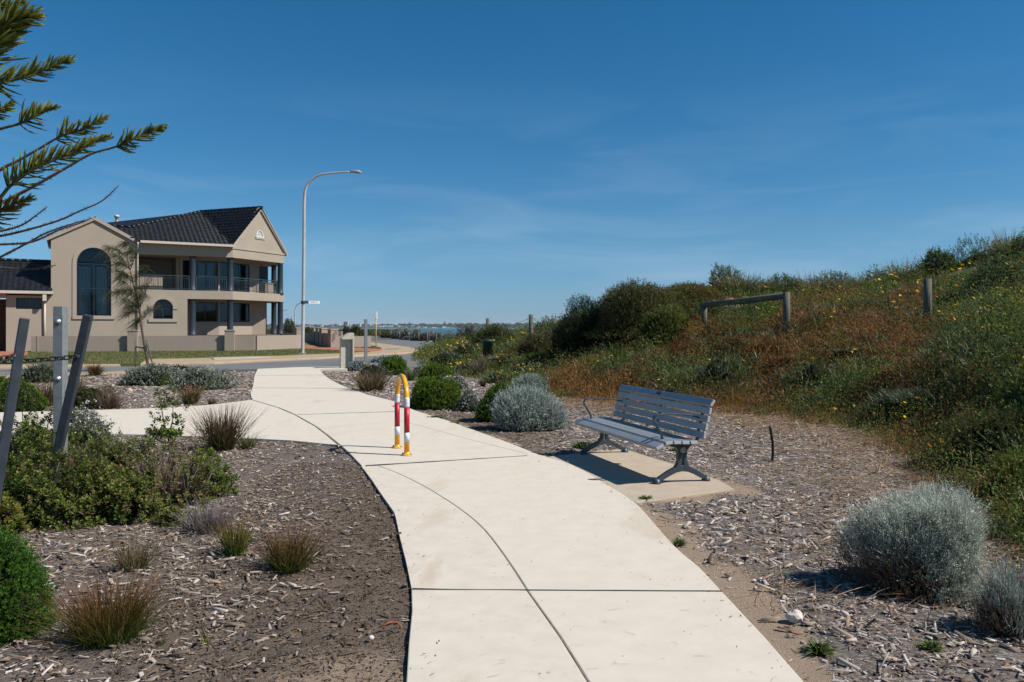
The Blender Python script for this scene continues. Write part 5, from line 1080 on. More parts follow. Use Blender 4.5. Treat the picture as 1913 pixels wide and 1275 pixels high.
def tuft(name, px, py, w, h, label, cat='grass tuft', group=None, d=None, n=260, W=.0045, cb=(.07, .12, .02), ct=(.32, .13, .05), seed=1, spread=.28, lean=.75, bend=.22, p=1.3, jit=.22, segs=4, dry=.12, thing=True):
    x, y, z, rx, ry, H = place(px, py, w, h, d, 1.0) if px is not None else (0, 0, 0, w / 2, w / 2, h)
    g = np.random.default_rng(seed); pix = max(y, 1) / 797; W = max(W, pix * .7)
    rr = rx * spread * np.sqrt(g.random(n)); a = g.uniform(0, 6.28, n); base = np.stack([rr * np.cos(a), rr * np.sin(a), np.zeros(n) - .01], -1)
    az = a + g.normal(0, .7, n); ln = np.abs(g.normal(0, lean * .62, n)) * (.4 + .6 * rr / (rx * spread)); ln = np.minimum(ln, 1.25); L = H * g.uniform(.55, 1.08, n) / np.maximum(np.cos(ln), .55)
    L = np.minimum(L, np.where(np.sin(ln) > .3, (rx * 1.05) / np.maximum(np.sin(ln), .3), 9)); bd = g.uniform(0, bend, n)
    k = g.random(n) < dry; ps = [blades(base[~k], az[~k], ln[~k], L[~k], np.full((~k).sum(), W) * g.uniform(.7, 1.3, (~k).sum()), bd[~k], cb, ct, segs, p=p, jit=jit)]
    if k.sum(): ps.append(blades(base[k], az[k], ln[k], L[k] * .9, np.full(k.sum(), W), bd[k] * 1.5, (.20, .14, .08), (.30, .21, .12), segs, jit=jit))
    V, Fa, C = join(ps); o = npmesh(name, V, Fa, M['blade'], col=C); return finish(o, x, y, z, label, cat, group)

def broad_shrub(name, px, py, w, h, label, cat='shrub', group=None, d=None, n=420, m=9, leaf=.040, c0=(.035, .075, .012), c1=(.12, .17, .03), seed=1, lob=.2, low=-.1, inner=.3, depth=.9, dead=.14, twigs=30, cs=.68, zoff=0):
    n = int(n * 1.45); cs *= .78; dead *= .8; c0 = tuple(v * 1.1 for v in c0); c1 = (c1[0] * 1.5, c1[1] * 1.25, c1[2] * 1.2)
    x, y, z, rx, ry, H = place(px, py, w, h, d, depth); z += zoff; H -= zoff; g = np.random.default_rng(seed); leaf = max(leaf, y / 797 * 2.2)
    p, nn_ = domepts(n, 1, low, lob, seed, inner); pos = p * np.array([rx - leaf, ry - leaf, H - leaf]); pos[:, 2] = np.maximum(pos[:, 2], .0)
    ax = nrm_(nn_ * .55 + np.array([0, 0, .8]) + g.normal(0, .3, (n, 3))); Fm = frames(ax, g); az = g.uniform(0, 6.28, (n, 1)) + np.arange(m)[None] * 2.4; t = np.linspace(0, 1, m)[None] * np.ones((n, 1))
    side = Fm[:, None, :, 0] * np.cos(az)[..., None] + Fm[:, None, :, 2] * np.sin(az)[..., None]; up = .15 + 1.3 * t
    ld = nrm_(side + ax[:, None] * up[..., None]); lp = pos[:, None] + ax[:, None] * (t * leaf * 1.1)[..., None]; N = n * m; ls = (leaf * (1.1 - .35 * t) * g.uniform(.75, 1.2, (n, m))).reshape(-1)
    # leaf faces look outward and up
    dd = ld.reshape(-1, 3); axr = np.repeat(ax, m, 0); xx = nrm_(np.cross(dd, axr) + g.normal(0, .15, dd.shape)); zz_ = np.cross(xx, dd); Rm = np.stack([xx, dd, zz_], -1)
    V, Fa = inst(OBO, OBOF, lp.reshape(-1, 3), Rm, np.stack([ls * .62, ls, ls * .8], -1)); C = lerpc(c0, c1, t ** 1.2 * .9) * g.uniform(.7, 1.25, (n, 1, 1))
    dm = g.random((n, m)) < dead * np.where(t < .4, 2.0, .4); C[dm] = np.array([.26, .16, .09]) * g.uniform(.6, 1.3, (dm.sum(), 1)); yl = g.random((n, m)) < .05; C[yl] = np.array([.24, .24, .05])
    o = npmesh(name, V, Fa, M['leaf'], col=np.repeat(C.reshape(-1, 3), 6, 0))
    tw = MB(); idx = g.choice(n, min(twigs, n), replace=False)
    for i in idx:
        q = Vector(pos[i]); b0 = Vector((q.x * .15, q.y * .15, 0)); mid_ = b0.lerp(q, .55) + Vector(g.normal(0, .03, 3)) + Vector((q.x * .12, q.y * .12, -.03)); tw.tube([b0, mid_, q], [.009, .006, .003], 5)
    if len(idx): tw.build('twigs', M['bark'], o)
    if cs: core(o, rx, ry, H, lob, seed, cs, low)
    return finish(o, x, y, z, label, cat, group)

# flower prototype: petals as one mesh, centre as a child
def flower_mesh(r=.032, col=(.85, .42, .01)):
    ps = []; n = 10; a = np.arange(n) * 2 * np.pi / n; d = np.stack([np.cos(a), np.sin(a), np.full(n, .22)], -1); xx = np.stack([-np.sin(a), np.cos(a), 0 * a], -1); R_m = np.stack([xx, nrm_(d), np.cross(xx, nrm_(d))], -1)
    V, Fa = inst(DIA, DIAF, np.zeros((n, 3)), R_m, np.tile([r * .5, r, r * .3], (n, 1))); return V, Fa, np.tile(np.array(col), (len(V), 1))
_fm = {}
def flower_obj(parent, loc, col, r=.032, g=random):
    key = (col, round(r, 3))
    if key not in _fm:
        V, Fa, C = flower_mesh(r, col); s = blades(np.array([[0, 0, -.10]]), np.array([0.]), np.array([0.05]), np.array([.10]), np.array([.005]), np.array([0.]), (.08, .12, .03), (.08, .12, .03), 2)
        c = inst(DIA - np.array([0, .5, 0]), DIAF, np.array([[0, 0, r * .12]]), np.eye(3)[None], np.full((1, 3), r * .55)); V, Fa, C = join([(V, Fa, C), (c[0], c[1], np.tile([.5, .2, .01], (4, 1))), s])
        o = npmesh('flower', V, Fa, M['petal'], parent, col=C); _fm[key] = o.data
    else: o = bpy.data.objects.new('flower', _fm[key]); sc.collection.objects.link(o); o.parent = parent
    o.location = loc; o.rotation_euler = (g.uniform(-.5, .3), g.uniform(-.1, .7), g.uniform(0, 6.28)); return o
YEL = (.85, .45, .01); ORA = (.80, .26, .01)
def gazania(px, py, w, h, label, d=None, nf=6, n=420, seed=1, r=.034, c0=(.05, .075, .035), c1=(.12, .155, .085), L=.17, cat='flowering plant', group=None, flcols=(YEL,), W=.016, name='gazania_clump', depth=.9):
    x, y, z, rx, ry, H = place(px, py, w, h, d, depth); g = np.random.default_rng(seed); L = min(L, H * .9); W = max(W, y / 797 * .9)
    p, nn_ = domepts(n, 1, -.05, .18, seed, .35); pos = p * np.array([rx - L * .4, ry - L * .4, max(H - L * .8, .02)]); pos[:, 2] = np.maximum(pos[:, 2], 0); ax = nrm_(nn_ * .8 + np.array([0, 0, .7]) + g.normal(0, .35, (n, 3)))
    k = g.random(n) < .16; ps = []
    for sel, a, b in ((~k, c0, c1), (k, (.22, .25, .2), (.34, .37, .31))):
        q = sel.sum(); ps.append(blades(pos[sel], np.arctan2(ax[sel, 1], ax[sel, 0]), np.arccos(np.clip(ax[sel, 2], -1, 1)), L * g.uniform(.6, 1.2, q), W * g.uniform(.7, 1.2, q), g.uniform(.05, .35, q), a, b, 3))
    V, Fa, C = join(ps); o = npmesh(name, V, Fa, M['blade'], col=C); core(o, rx, ry, H, .1, seed, .7)
    rr = random.Random(seed); r = max(r, y / 797 * 1.35)
    for i in range(nf):
        q = domepts(1, 1, .25, .1, seed * 31 + i)[0][0]; q = (q[0] * rx * .95, q[1] * ry - abs(q[1]) * .2 * ry, q[2] * H + rr.uniform(.0, .05))
        flower_obj(o, q, rr.choice(flcols), r, rr)
    return finish(o, x, y, z, label, cat, group)

# ------------------------------------------------------------------ left bed, near
OT = dict(cb=(.045, .10, .014), ct=(.19, .058, .024))
tuft('grass_tuft', 205, 1228, 225, 158, 'largest spiky tuft with orange tips, nearest in the bottom left mulch', n=1000, dry=.05, seed=2, W=.0042, lean=1.05, spread=.42, **OT)
tuft('grass_tuft', 250, 1082, 140, 92, 'thin olive-brown tuft behind the largest bottom left tuft', n=240, seed=3, cb=(.10, .11, .04), ct=(.22, .15, .09), lean=.95, W=.0035)
tuft('grass_tuft', 440, 1048, 92, 98, 'upright tuft with bright green base and orange tips left of the soil patch', n=300, seed=4, cb=(.08, .16, .02), ct=(.27, .13, .05), lean=.55, W=.005, p=1.6)
tuft('grass_tuft', 540, 1080, 140, 108, 'rust-tipped spiky tuft nearest the left edge of the path', n=620, seed=5, W=.0036, lean=.95, spread=.4, **OT)
tuft('grass_tuft', 415, 850, 130, 100, 'dark bristly tuft beside the fork of the branch path', n=620, seed=6, cb=(.05, .055, .015), ct=(.13, .07, .045), lean=.95, W=.004, bend=.15)
tuft('grass_tuft', 462, 842, 60, 36, 'low green grass clump at the right foot of the dark bristly tuft', n=150, seed=61, cb=(.06, .10, .02), ct=(.14, .14, .05), lean=1.0, W=.004)
tuft('dry_twig_bush', 388, 1003, 110, 78, 'grey leafless twiggy bush between the broad-leaved shrubs and the tufts', 'dead bush', n=420, seed=7, cb=(.14, .115, .105), ct=(.26, .22, .21), lean=1.1, W=.003, spread=.5, dry=0)
tuft('grass_sprout', 385, 1210, 26, 58, 'small lone green sprout with orange tips in the bottom left mulch', n=9, seed=8, cb=(.12, .2, .03), ct=(.3, .15, .06), lean=.3, W=.006, spread=.15, dry=0)
tuft('grass_sprout', 300, 1215, 60, 40, 'few green blades leaning right beside the largest tuft', n=7, seed=9, cb=(.09, .15, .03), ct=(.16, .18, .05), lean=1.1, W=.006, spread=.1, dry=0)
broad_shrub('broad_leaved_shrub', 62, 992, 245, 128, 'large broad-leaved shrub at the foot of the near leaning post', n=620, seed=10, lob=.38, c0=(.025, .055, .010))
broad_shrub('broad_leaved_shrub', 50, 905, 210, 130, 'tall broad-leaved shrub between the two charcoal posts', n=420, seed=110, lob=.35, d=7.7)
broad_shrub('broad_leaved_shrub', 215, 905, 170, 98, 'broad-leaved shrub just right of the galvanised post and leaning post', n=330, seed=111, lob=.4, d=7.6, dead=.25)
broad_shrub('broad_leaved_shrub', 205, 985, 220, 122, 'broad-leaved shrub in front of the right leaning post foot', n=560, seed=11, lob=.4, dead=.24)
broad_shrub('broad_leaved_shrub', 318, 958, 160, 105, 'sparse broad-leaved shrub with brown twigs below the tall leafy head', n=130, seed=12, lob=.45, dead=.35, twigs=90, cs=.3)
broad_shrub('broad_leaved_shrub', 388, 934, 105, 95, 'fresh green broad-leaved shrub at the right end of the shrub mass', n=210, seed=13, lob=.2, c1=(.13, .2, .035), dead=.1)
broad_shrub('broad_leaved_shrub', 300, 905, 150, 90, 'low broad-leaved shrub behind the sparse twiggy one', n=110, seed=14, lob=.4, dead=.3, d=7.9, twigs=70, cs=.3)
tuft('dry_twig_bush', 335, 925, 150, 95, 'brown dry twigs showing between the broad-leaved shrubs', 'dead bush', n=420, seed=141, cb=(.11, .08, .06), ct=(.22, .16, .12), lean=1.0, W=.0035, spread=.6, dry=0, d=7.2)
tuft('dry_twig_bush', 180, 905, 130, 110, 'dry grassy twigs in the shrub mass between the two leaning posts', 'dead bush', n=320, seed=142, cb=(.11, .09, .06), ct=(.24, .18, .12), lean=.8, W=.0035, spread=.6, dry=0, d=7.8)
broad_shrub('broad_leaved_shrub', 120, 900, 190, 95, 'broad-leaved shrub behind the galvanised post foot', n=420, seed=15, d=8.5, dead=.12)
broad_shrub('broad_leaved_shrub', -20, 1010, 110, 90, 'yellow-green broad-leaved shrub cut by the left edge above the needle bush', n=260, seed=16, c1=(.19, .21, .04), dead=.08)
broad_shrub('broad_leaved_shrub', 322, 985, 50, 36, 'small yellow-green seedling shrub at the front of the shrub mass', n=60, seed=17, c1=(.17, .21, .04), dead=.1, cs=0, twigs=10)
hd = broad_shrub('leafy_head_shrub', 313, 813, 74, 50, 'round leafy head raised on a bare stem above the shrub mass', n=90, seed=18, d=8.4, c1=(.14, .2, .04), lob=.15, inner=.6, low=-.9, cs=0, twigs=12, dead=.06)
hd.location.z = Q(313, 812, 8.6)[2]; hd.location.y = 8.6; hd.location.x = Q(313, 800, 8.6)[0]
s_t = MB().tube([(0, 0, .05), (.02, 0, -.15), (.05, -.02, -.3), (-.02, -.03, -.47)], [.008, .010, .012, .014], 6); s_t.tube([(-.02, 0, -.1), (-.12, .02, -.06), (-.2, .0, .02), (-.24, 0, .03)], [.008, .007, .006, .004], 5); s_t.build('stem', M['bark'], hd)
sprig_bush('white_flowering_bush', 158, 850, 118, 88, 'grey-green bush dotted with white flowers behind the right leaning post', n=1100, m=9, seed=19, cs=.6, c0=(.07, .095, .055), c1=(.18, .21, .14), up=.7, d=8.9, fl=260, fls=.02, spr=.08, leaf=.02, lob=.2)
sprig_bush('round_green_bush', 62, 842, 120, 62, 'smooth bright green mound behind the near leaning post', n=900, m=9, seed=20, d=8.3, leaf=.014)
sprig_bush('needle_bush', -15, 1210, 190, 215, 'dense dark green needle-leaved bush at the bottom left edge', n=2600, m=14, seed=21, leaf=.015, lw=.22, spr=.07, c0=(.03, .08, .010), c1=(.10, .21, .025), up=.35, lob=.08)
# ------------------------------------------------------------------ left bed, beyond the branch path
sprig_bush('round_green_bush', 32, 772, 110, 68, 'bright green round bush left of the galvanised post beyond the branch path', n=900, m=8, seed=22)
sprig_bush('round_green_bush', -8, 762, 80, 62, 'bright green bush cut off by the left edge beyond the branch path', n=600, m=8, seed=23)
sprig_bush('grey_mat_plant', 78, 716, 85, 38, 'low grey-green plant behind the brown tuft left of the galvanised post', n=420, m=7, seed=24, c0=(.09, .11, .08), c1=(.2, .23, .18), lob=.2)
tuft('grass_tuft', 88, 762, 70, 58, 'brown-topped grass between the green round bush and galvanised post', n=260, seed=25, cb=(.08, .1, .03), ct=(.2, .12, .07), lean=.8)
tuft('grass_tuft', 148, 745, 40, 46, 'brown grass showing between the galvanised and leaning posts', n=120, seed=26, cb=(.08, .08, .03), ct=(.2, .12, .07), lean=.7)
tuft('grass_tuft', 178, 704, 36, 29, 'small round reddish-brown tuft near the road', n=260, seed=27, cb=(.07, .08, .02), ct=(.16, .06, .03), lean=1.1)
sprig_bush('low_olive_bush', 172, 765, 75, 45, 'olive-leaved low bush right of the leaning post at the branch path', n=420, m=7, seed=28, c0=(.05, .07, .02), c1=(.12, .13, .04), dead=.1, lob=.25)
tuft('dry_twig_bush', 205, 767, 60, 44, 'brown twiggy bush beside the low olive bush at the branch path', 'dead bush', n=240, seed=29, cb=(.1, .07, .05), ct=(.19, .13, .1), lean=1.0, spread=.5, dry=0)
GM = dict(c0=(.12, .145, .10), c1=(.36, .39, .31), lob=.22, fl=120, fls=.016)
sprig_bush('grey_mat_plant', 290, 722, 118, 42, 'left lobe of the wide grey-green mat plant around the staked tree', n=900, m=7, seed=30, **GM)
sprig_bush('grey_mat_plant', 378, 731, 118, 42, 'right lobe of the wide grey-green mat plant behind the rusty tuft', n=900, m=7, seed=31, **GM)
gazania(332, 702, 92, 24, 'dark green mat with yellow daisies behind the grey mat plant', nf=7, n=300, seed=32, L=.12)
tuft('grass_tuft', 357, 758, 68, 46, 'rusty tuft in front of the grey-green mat plant', n=300, seed=33, cb=(.08, .11, .03), ct=(.24, .11, .06), lean=.85)
tuft('grass_tuft', 395, 757, 30, 18, 'tiny olive tuft right of the rusty tuft at the path edge', n=70, seed=34, cb=(.07, .08, .03), ct=(.14, .11, .05), lean=.9)
# ------------------------------------------------------------------ right of the path
wiry_bush('silver_bush', 668, 694, 46, 24, 'silver bush at the foot of the concrete plinth', n=500, seed=35, L=.12, c0=(.2, .25, .25), c1=(.33, .39, .40))
gazania(697, 708, 70, 34, 'grey-leaved clump with orange daisies in front of the silver bush by the plinth', nf=9, n=420, seed=36, c0=(.07, .09, .05), c1=(.2, .22, .16), flcols=(YEL, ORA, ORA), L=.12)
wiry_bush('silver_bush', 722, 682, 80, 18, 'pale silver bush at the foot of the roadside grey post', n=500, seed=37, L=.1, c0=(.2, .25, .25), c1=(.32, .38, .39))
sprig_bush('round_green_bush', 736, 702, 62, 34, 'round green bush farthest left of the three near the hoop top', n=700, m=8, seed=38)
tuft('grass_tuft', 694, 733, 84, 46, 'brown fine-leaved tuft on the mulch right of the path', n=480, seed=39, cb=(.08, .075, .03), ct=(.2, .14, .09), lean=1.0, spread=.45)
tuft('grass_tuft', 768, 713, 40, 30, 'green spiky grass between the two rear round bushes', n=130, seed=40, cb=(.09, .14, .04), ct=(.2, .22, .1), lean=.5)
wiry_bush('silver_bush', 790, 706, 66, 26, 'low silver bush behind the rear round green bushes', n=500, seed=41, L=.12, c0=(.2, .25, .22), c1=(.33, .38, .34))
sprig_bush('round_green_bush', 813, 712, 74, 32, 'low round green bush behind the largest round one', n=700, m=8, seed=42)
sprig_bush('white_flowering_bush', 848, 728, 55, 26, 'white-flowered bush between the two round green bushes', n=300, m=7, seed=43, c0=(.08, .1, .06), c1=(.22, .23, .17), fl=240, fls=.02, lob=.3, cs=.6)
sprig_bush('round_green_bush', 819, 766, 104, 66, 'largest round green bush right of the hoop, with a rust-brown spot on top', n=1900, m=9, seed=44, dead=.0, lob=.18, c0=(.045, .10, .008))
sprig_bush('white_flowering_bush', 876, 770, 46, 36, 'small grey bush with white flowers between two round green bushes', n=380, m=7, seed=45, c0=(.07, .095, .06), c1=(.2, .22, .16), fl=220, fls=.02, lob=.2)
sprig_bush('round_green_bush', 926, 790, 84, 68, 'dark round green bush tucked behind the big silver bush', n=1500, m=9, seed=46, lob=.2, c0=(.035, .085, .010), c1=(.10, .165, .018))
wiry_bush('silver_bush', 988, 808, 132, 84, 'big domed silver-grey bush left of the bench', n=5200, seed=47, L=.17, nleaf=7, leaf=.02, lob=.20, inner=.35, c0=(.2, .24, .21), c1=(.4, .46, .41))
wiry_bush('silver_bush', 990, 738, 66, 40, 'upright silver bush behind the big domed one', n=1100, seed=48, L=.2, nleaf=7, lob=.25, c0=(.18, .22, .18), c1=(.34, .40, .34))
sprig_bush('round_green_bush', 1026, 700, 74, 36, 'dark green rounded bush in front of the dune shrub', n=1100, m=8, seed=49, c0=(.03, .08, .012), c1=(.07, .14, .022))
tuft('grass_tuft', 902, 724, 18, 24, 'tiny dark tuft alone on the mulch above the green bushes', n=60, seed=50, cb=(.05, .05, .02), ct=(.12, .1, .05), lean=.6)
def weed(px, py, w, h, label, seed): return gazania(px, py, w, h, label, nf=0, n=160, seed=seed, c0=(.08, .13, .02), c1=(.20, .26, .06), L=.06, W=.012, name='green_weed', cat='weed')
weed(1090, 840, 46, 18, 'small leafy weed in the mulch beside the far bench leg', 51)
weed(812, 784, 34, 8, 'thin green weed at the path edge below the largest round bush', 52); weed(850, 793, 20, 6, 'small weed at the path edge left of the silver bush', 53)
weed(1262, 845, 26, 8, 'few green leaves at the slab edge under the bench seat', 54); weed(1268, 1022, 24, 16, 'small green weed on the bare sand by the path edge', 55); weed(1530, 1228, 44, 32, 'green weed among wood chips at the bottom right', 56)
weed(1205, 938, 26, 10, 'tiny weed at the near corner of the bench slab', 57); weed(1740, 1220, 36, 12, 'flat green weed in the shade at the bottom right', 58)
# near right
wiry_bush('silver_bush', 1722, 1132, 262, 196, 'large wiry silver bush in the mulch at the lower right', n=12000, seed=64, L=.12, W=.0030, leaf=.010, nleaf=7, lob=.34, inner=.4, c0=(.21, .225, .17), c1=(.62, .66, .55), flat=.6, brown=.38, flip=-.16, curl=1.1, cs=.58)
wiry_bush('silver_bush', 1890, 1205, 150, 150, 'half-dead dark silver bush at the bottom right edge', n=1800, seed=62, L=.12, W=.003, leaf=.008, nleaf=4, lob=.25, inner=.6, c0=(.16, .18, .15), c1=(.45, .50, .44), brown=.4, flip=-.2, curl=.6, cs=.5)
sprig_bush('needle_bush', 1925, 955, 150, 105, 'yellow-green feathery bush at the right edge above the silver bush', n=1700, m=12, seed=63, c0=(.06, .085, .01), c1=(.18, .2, .03), lob=.25, spr=.12, leaf=.02, lw=.2)
sprig_bush('needle_bush', 1862, 890, 190, 135, 'olive feathery bush left of the yellow-green one at the right edge', n=1500, m=11, seed=64, c0=(.035, .055, .012), c1=(.12, .13, .03), lob=.35, spr=.14, leaf=.022, lw=.2, dead=.08)
gazania(1728, 812, 150, 92, 'large blue-green strap-leaved clump with two yellow daisies at the mulch edge', nf=2, n=1300, seed=65, L=.22, r=.045)
gazania(1590, 758, 90, 50, 'strap-leaved clump with bright yellow daisies beside the mulch edge', nf=5, n=520, seed=66, L=.2, r=.042)
gazania(1662, 752, 70, 36, 'green clump with a yellow daisy cluster above the mulch edge', nf=6, n=320, seed=67, L=.18, r=.04, c0=(.05, .09, .02), c1=(.11, .16, .05))
gazania(1800, 830, 90, 40, 'strap-leaved clump without flowers right of the largest clump', nf=0, n=420, seed=68, L=.2)
gazania(1520, 705, 70, 36, 'grey-green clump with orange daisies in the grass upslope', nf=3, n=300, seed=69, d=15.8, flcols=(ORA, YEL)); gazania(1745, 700, 90, 50, 'blue-green clump at the foot of the single dune post', nf=1, n=420, seed=70, d=14.0)
gazania(1860, 660, 90, 40, 'blue-green clump on the slope at the right edge', nf=1, n=420, seed=71, d=13.0); gazania(1340, 690, 80, 30, 'pale grey-green clump in the rusty heath above the bench', nf=0, n=300, seed=72, d=17.2)
gazania(1255, 738, 40, 26, 'small green clump with two yellow daisies behind the bench back', nf=2, n=150, seed=73, d=16)
# daisies by the road
for i, (px, py, w, h, d, nf, lb) in enumerate([
    (832, 690, 90, 40, 31, 10, 'roadside daisy clump with scattered yellow flowers nearest the asphalt'), (872, 672, 70, 36, 34, 10, 'daisy clump left of the green utility drum'),
    (905, 696, 60, 30, 29, 12, 'thickly flowering daisy clump below the green utility drum'), (872, 700, 46, 26, 27.5, 9, 'daisy clump in front of the roadside ones, left of the drum'),
    (945, 694, 64, 34, 27.5, 12, 'yellow daisy clump right of the green utility drum'), (928, 722, 62, 30, 22.5, 8, 'front daisy clump with dark strap leaves above the green bushes'),
    (972, 715, 60, 34, 23.5, 7, 'daisy clump left of the dark green rounded bush'), (955, 670, 60, 30, 32, 6, 'daisy clump behind, below the timber post with wires'), (850, 715, 40, 14, 24, 4, 'flat daisy patch on the mulch behind the low round bush'),
    (1000, 694, 44, 26, 26, 4, 'daisy clump right beside the dark green rounded bush')]):
    gazania(px, py, w, h, lb, d=d, nf=nf, n=420, seed=80 + i, L=.2, c0=(.045, .07, .03), c1=(.12, .15, .075), flcols=(YEL, YEL, ORA))
tuft('dry_twig_bush', 893, 706, 34, 46, 'thin brown dry bush among the roadside daisies', 'dead bush', d=25.5, n=160, seed=95, cb=(.13, .1, .07), ct=(.22, .17, .12), lean=.6, dry=0)
# dune shrubs
DK = dict(lob=.24, up=.5, low=-.25, spr=.22, leaf=.05, lw=.24, inner=.3, cs=.66)
sprig_bush('coastal_wattle', 1190, 668, 200, 142, 'big dark domed wattle at the crest of the dune slope left of the log rail', d=24.5, n=8000, m=9, seed=101, c0=(.03, .045, .012), c1=(.17, .16, .04), dead=.08, depth=.75, **DK)
sprig_bush('coastal_wattle', 1092, 670, 140, 112, 'dark wattle forming the left shoulder of the big dune shrub', d=25.5, n=4000, m=9, seed=102, c0=(.02, .038, .012), c1=(.06, .085, .025), depth=.8, **DK)
sprig_bush('coastal_wattle', 1290, 640, 130, 112, 'olive wattle with yellowish top behind the log rail left post', d=26.5, n=4000, m=9, seed=103, c0=(.05, .06, .012), c1=(.22, .19, .04), dead=.1, depth=.8, **DK)
sprig_bush('coastal_wattle', 1245, 655, 105, 78, 'fresh olive-green feathery wattle in front of the big dark one', d=22.0, n=2800, m=9, cs=.6, seed=104, c0=(.06, .085, .015), c1=(.21, .23, .05), depth=.6, lob=.25, up=.5, low=-.2, spr=.18, leaf=.055, lw=.2, inner=.3)
sprig_bush('coastal_shrub', 1003, 678, 84, 58, 'olive-brown small-leaved shrub left of the dark wattle', d=28, n=1500, m=8, seed=105, c0=(.04, .045, .015), c1=(.13, .12, .04), dead=.15, **DK)
sprig_bush('coastal_shrub', 1050, 655, 60, 48, 'fresh green shrub at the left foot of the dark wattle', d=28.5, n=800, m=8, seed=106, c0=(.03, .055, .012), c1=(.08, .12, .03), **DK)
sprig_bush('coastal_shrub', 922, 650, 86, 44, 'olive shrub behind the green utility drum', d=35, n=1200, m=8, seed=107, c0=(.035, .05, .015), c1=(.12, .125, .035), **DK)
sprig_bush('saltbush', 876, 640, 42, 34, 'grey saltbush beside the near end of the roadside fence', d=44, n=600, m=7, seed=108, c0=(.09, .09, .075), c1=(.22, .22, .19), **DK)
sprig_bush('coastal_shrub', 1035, 625, 70, 26, 'pale green shrub behind the dune wattle by the sea horizon', d=31, n=600, m=7, seed=109, c0=(.05, .07, .025), c1=(.12, .14, .05), **DK)
# ridge plants
for i, (px, py, w, h, d, lb) in enumerate([(1378, 548, 90, 46, 27.5, 'sandy spinifex hummock on the ridge behind the log rail'), (1440, 548, 60, 32, 27, 'spinifex tuft just right of the ridge hummock'), (1528, 538, 60, 38, 26.5, 'wispy spinifex tuft on the ridge right of the log rail'),
    (1590, 540, 60, 28, 26, 'low spinifex tuft midway along the ridge'), (1690, 512, 60, 36, 25, 'wispy spinifex tuft on the ridge above the dune post'), (1885, 470, 60, 48, 22.5, 'tall spinifex with seed heads at the top right of the ridge')]):
    o = tuft('spinifex_tuft', px, py, w, h, lb, 'grass tuft', d=d, n=380, seed=120 + i, cb=(.09, .11, .035), ct=(.26, .22, .12), lean=1.1, spread=.7, W=.012, bend=.3)
for i, (px, py, w, h, d, lb) in enumerate([(1832, 488, 135, 34, 23.5, 'dark green leafy shrub on the ridge near the top right'), (1752, 500, 60, 32, 24, 'small dark green shrub on the ridge left of the sandy scar'), (1905, 505, 90, 56, 21.5, 'leafy green shrub at the right end of the ridge'), (1352, 546, 70, 44, 28.5, 'dark green shrub at the left end of the ridge hummock'),
    (1470, 552, 90, 34, 27, 'green leafy shrub on the ridge above the log rail post'), (1560, 548, 110, 36, 26.5, 'broad green shrub on the ridge right of the log rail'), (1655, 535, 80, 28, 26, 'green leafy shrub halfway up the ridge'), (1860, 545, 110, 60, 19, 'dark leafy shrub on the slope below the ridge at the right'), (1330, 600, 60, 34, 24.5, 'olive shrub just behind the log rail left post'), (1420, 600, 90, 34, 23, 'low green shrub framed by the log rail'), (1610, 590, 90, 30, 21, 'green shrub on the slope between the log rail and the dune post')]):
    sprig_bush('ridge_shrub', px, py, w, h, lb, d=d, n=900, m=8, seed=140 + i, c0=(.035, .06, .02), c1=(.13, .18, .055), lob=.3, up=.5, low=-.2, spr=.16, leaf=.05, lw=.24, inner=.35, cs=.6)
# roadside bushes beyond the road
for i, (px, py, w, h, d, k, lb) in enumerate([
    (741, 635, 22, 18, 105, 'g', 'grey saltbush farthest left in the row behind the roadside fence'), (759, 636, 24, 19, 98, 'g', 'grey saltbush second from the left behind the roadside fence'), (777, 637, 24, 18, 92, 'g', 'grey saltbush in the middle of the row along the road'),
    (791, 637.5, 20, 13, 90, 'b', 'brown dry bush in the middle of the roadside row'), (806, 634, 22, 13, 96, 'g', 'small grey bush set back behind the roadside fence'), (820, 639.5, 20, 12, 82, 'b', 'brown low bush left of the dark roadside bush'), (838, 642, 32, 20, 74, 'g', 'dark grey bush at the bend of the road'),
    (866, 642, 24, 20, 62, 'g', 'grey bush right behind the nearest roadside fence post'), (664, 632, 22, 22, 120, 'o', 'brown-green round bush left of the grey steel post far down the road'), (648, 631, 14, 16, 125, 'd', 'dark bush beside the road right of the entry pillars'), (722, 634, 20, 12, 115, 'o', 'green bush at the start of the roadside row'), (675, 634, 18, 14, 112, 'o', 'olive bush left of the grey steel post base'),
    (540, 624, 26, 22, 100, 'o', 'large olive bush left of the street lamp behind the walls'), (536, 627, 30, 14, 92, 'd', 'grey-green bush between the house columns and lamp'), (516, 625, 30, 14, 100, 'd', 'dark bush seen through the right end of the patio'), (575, 622, 24, 8, 140, 'o', 'low green bush line behind the boundary wall')]):
    cc = {'g': ((.12, .125, .105), (.36, .37, .32)), 'b': ((.06, .045, .035), (.15, .11, .08)), 'o': ((.045, .055, .02), (.12, .115, .035)), 'd': ((.03, .04, .02), (.08, .09, .05))}[k]
    sprig_bush('roadside_bush', px, py, w, h, lb, d=d, n=260, m=6, seed=160 + i, c0=cc[0], c1=cc[1], lob=.25, spr=.3, leaf=.1, low=-.2, inner=.3)

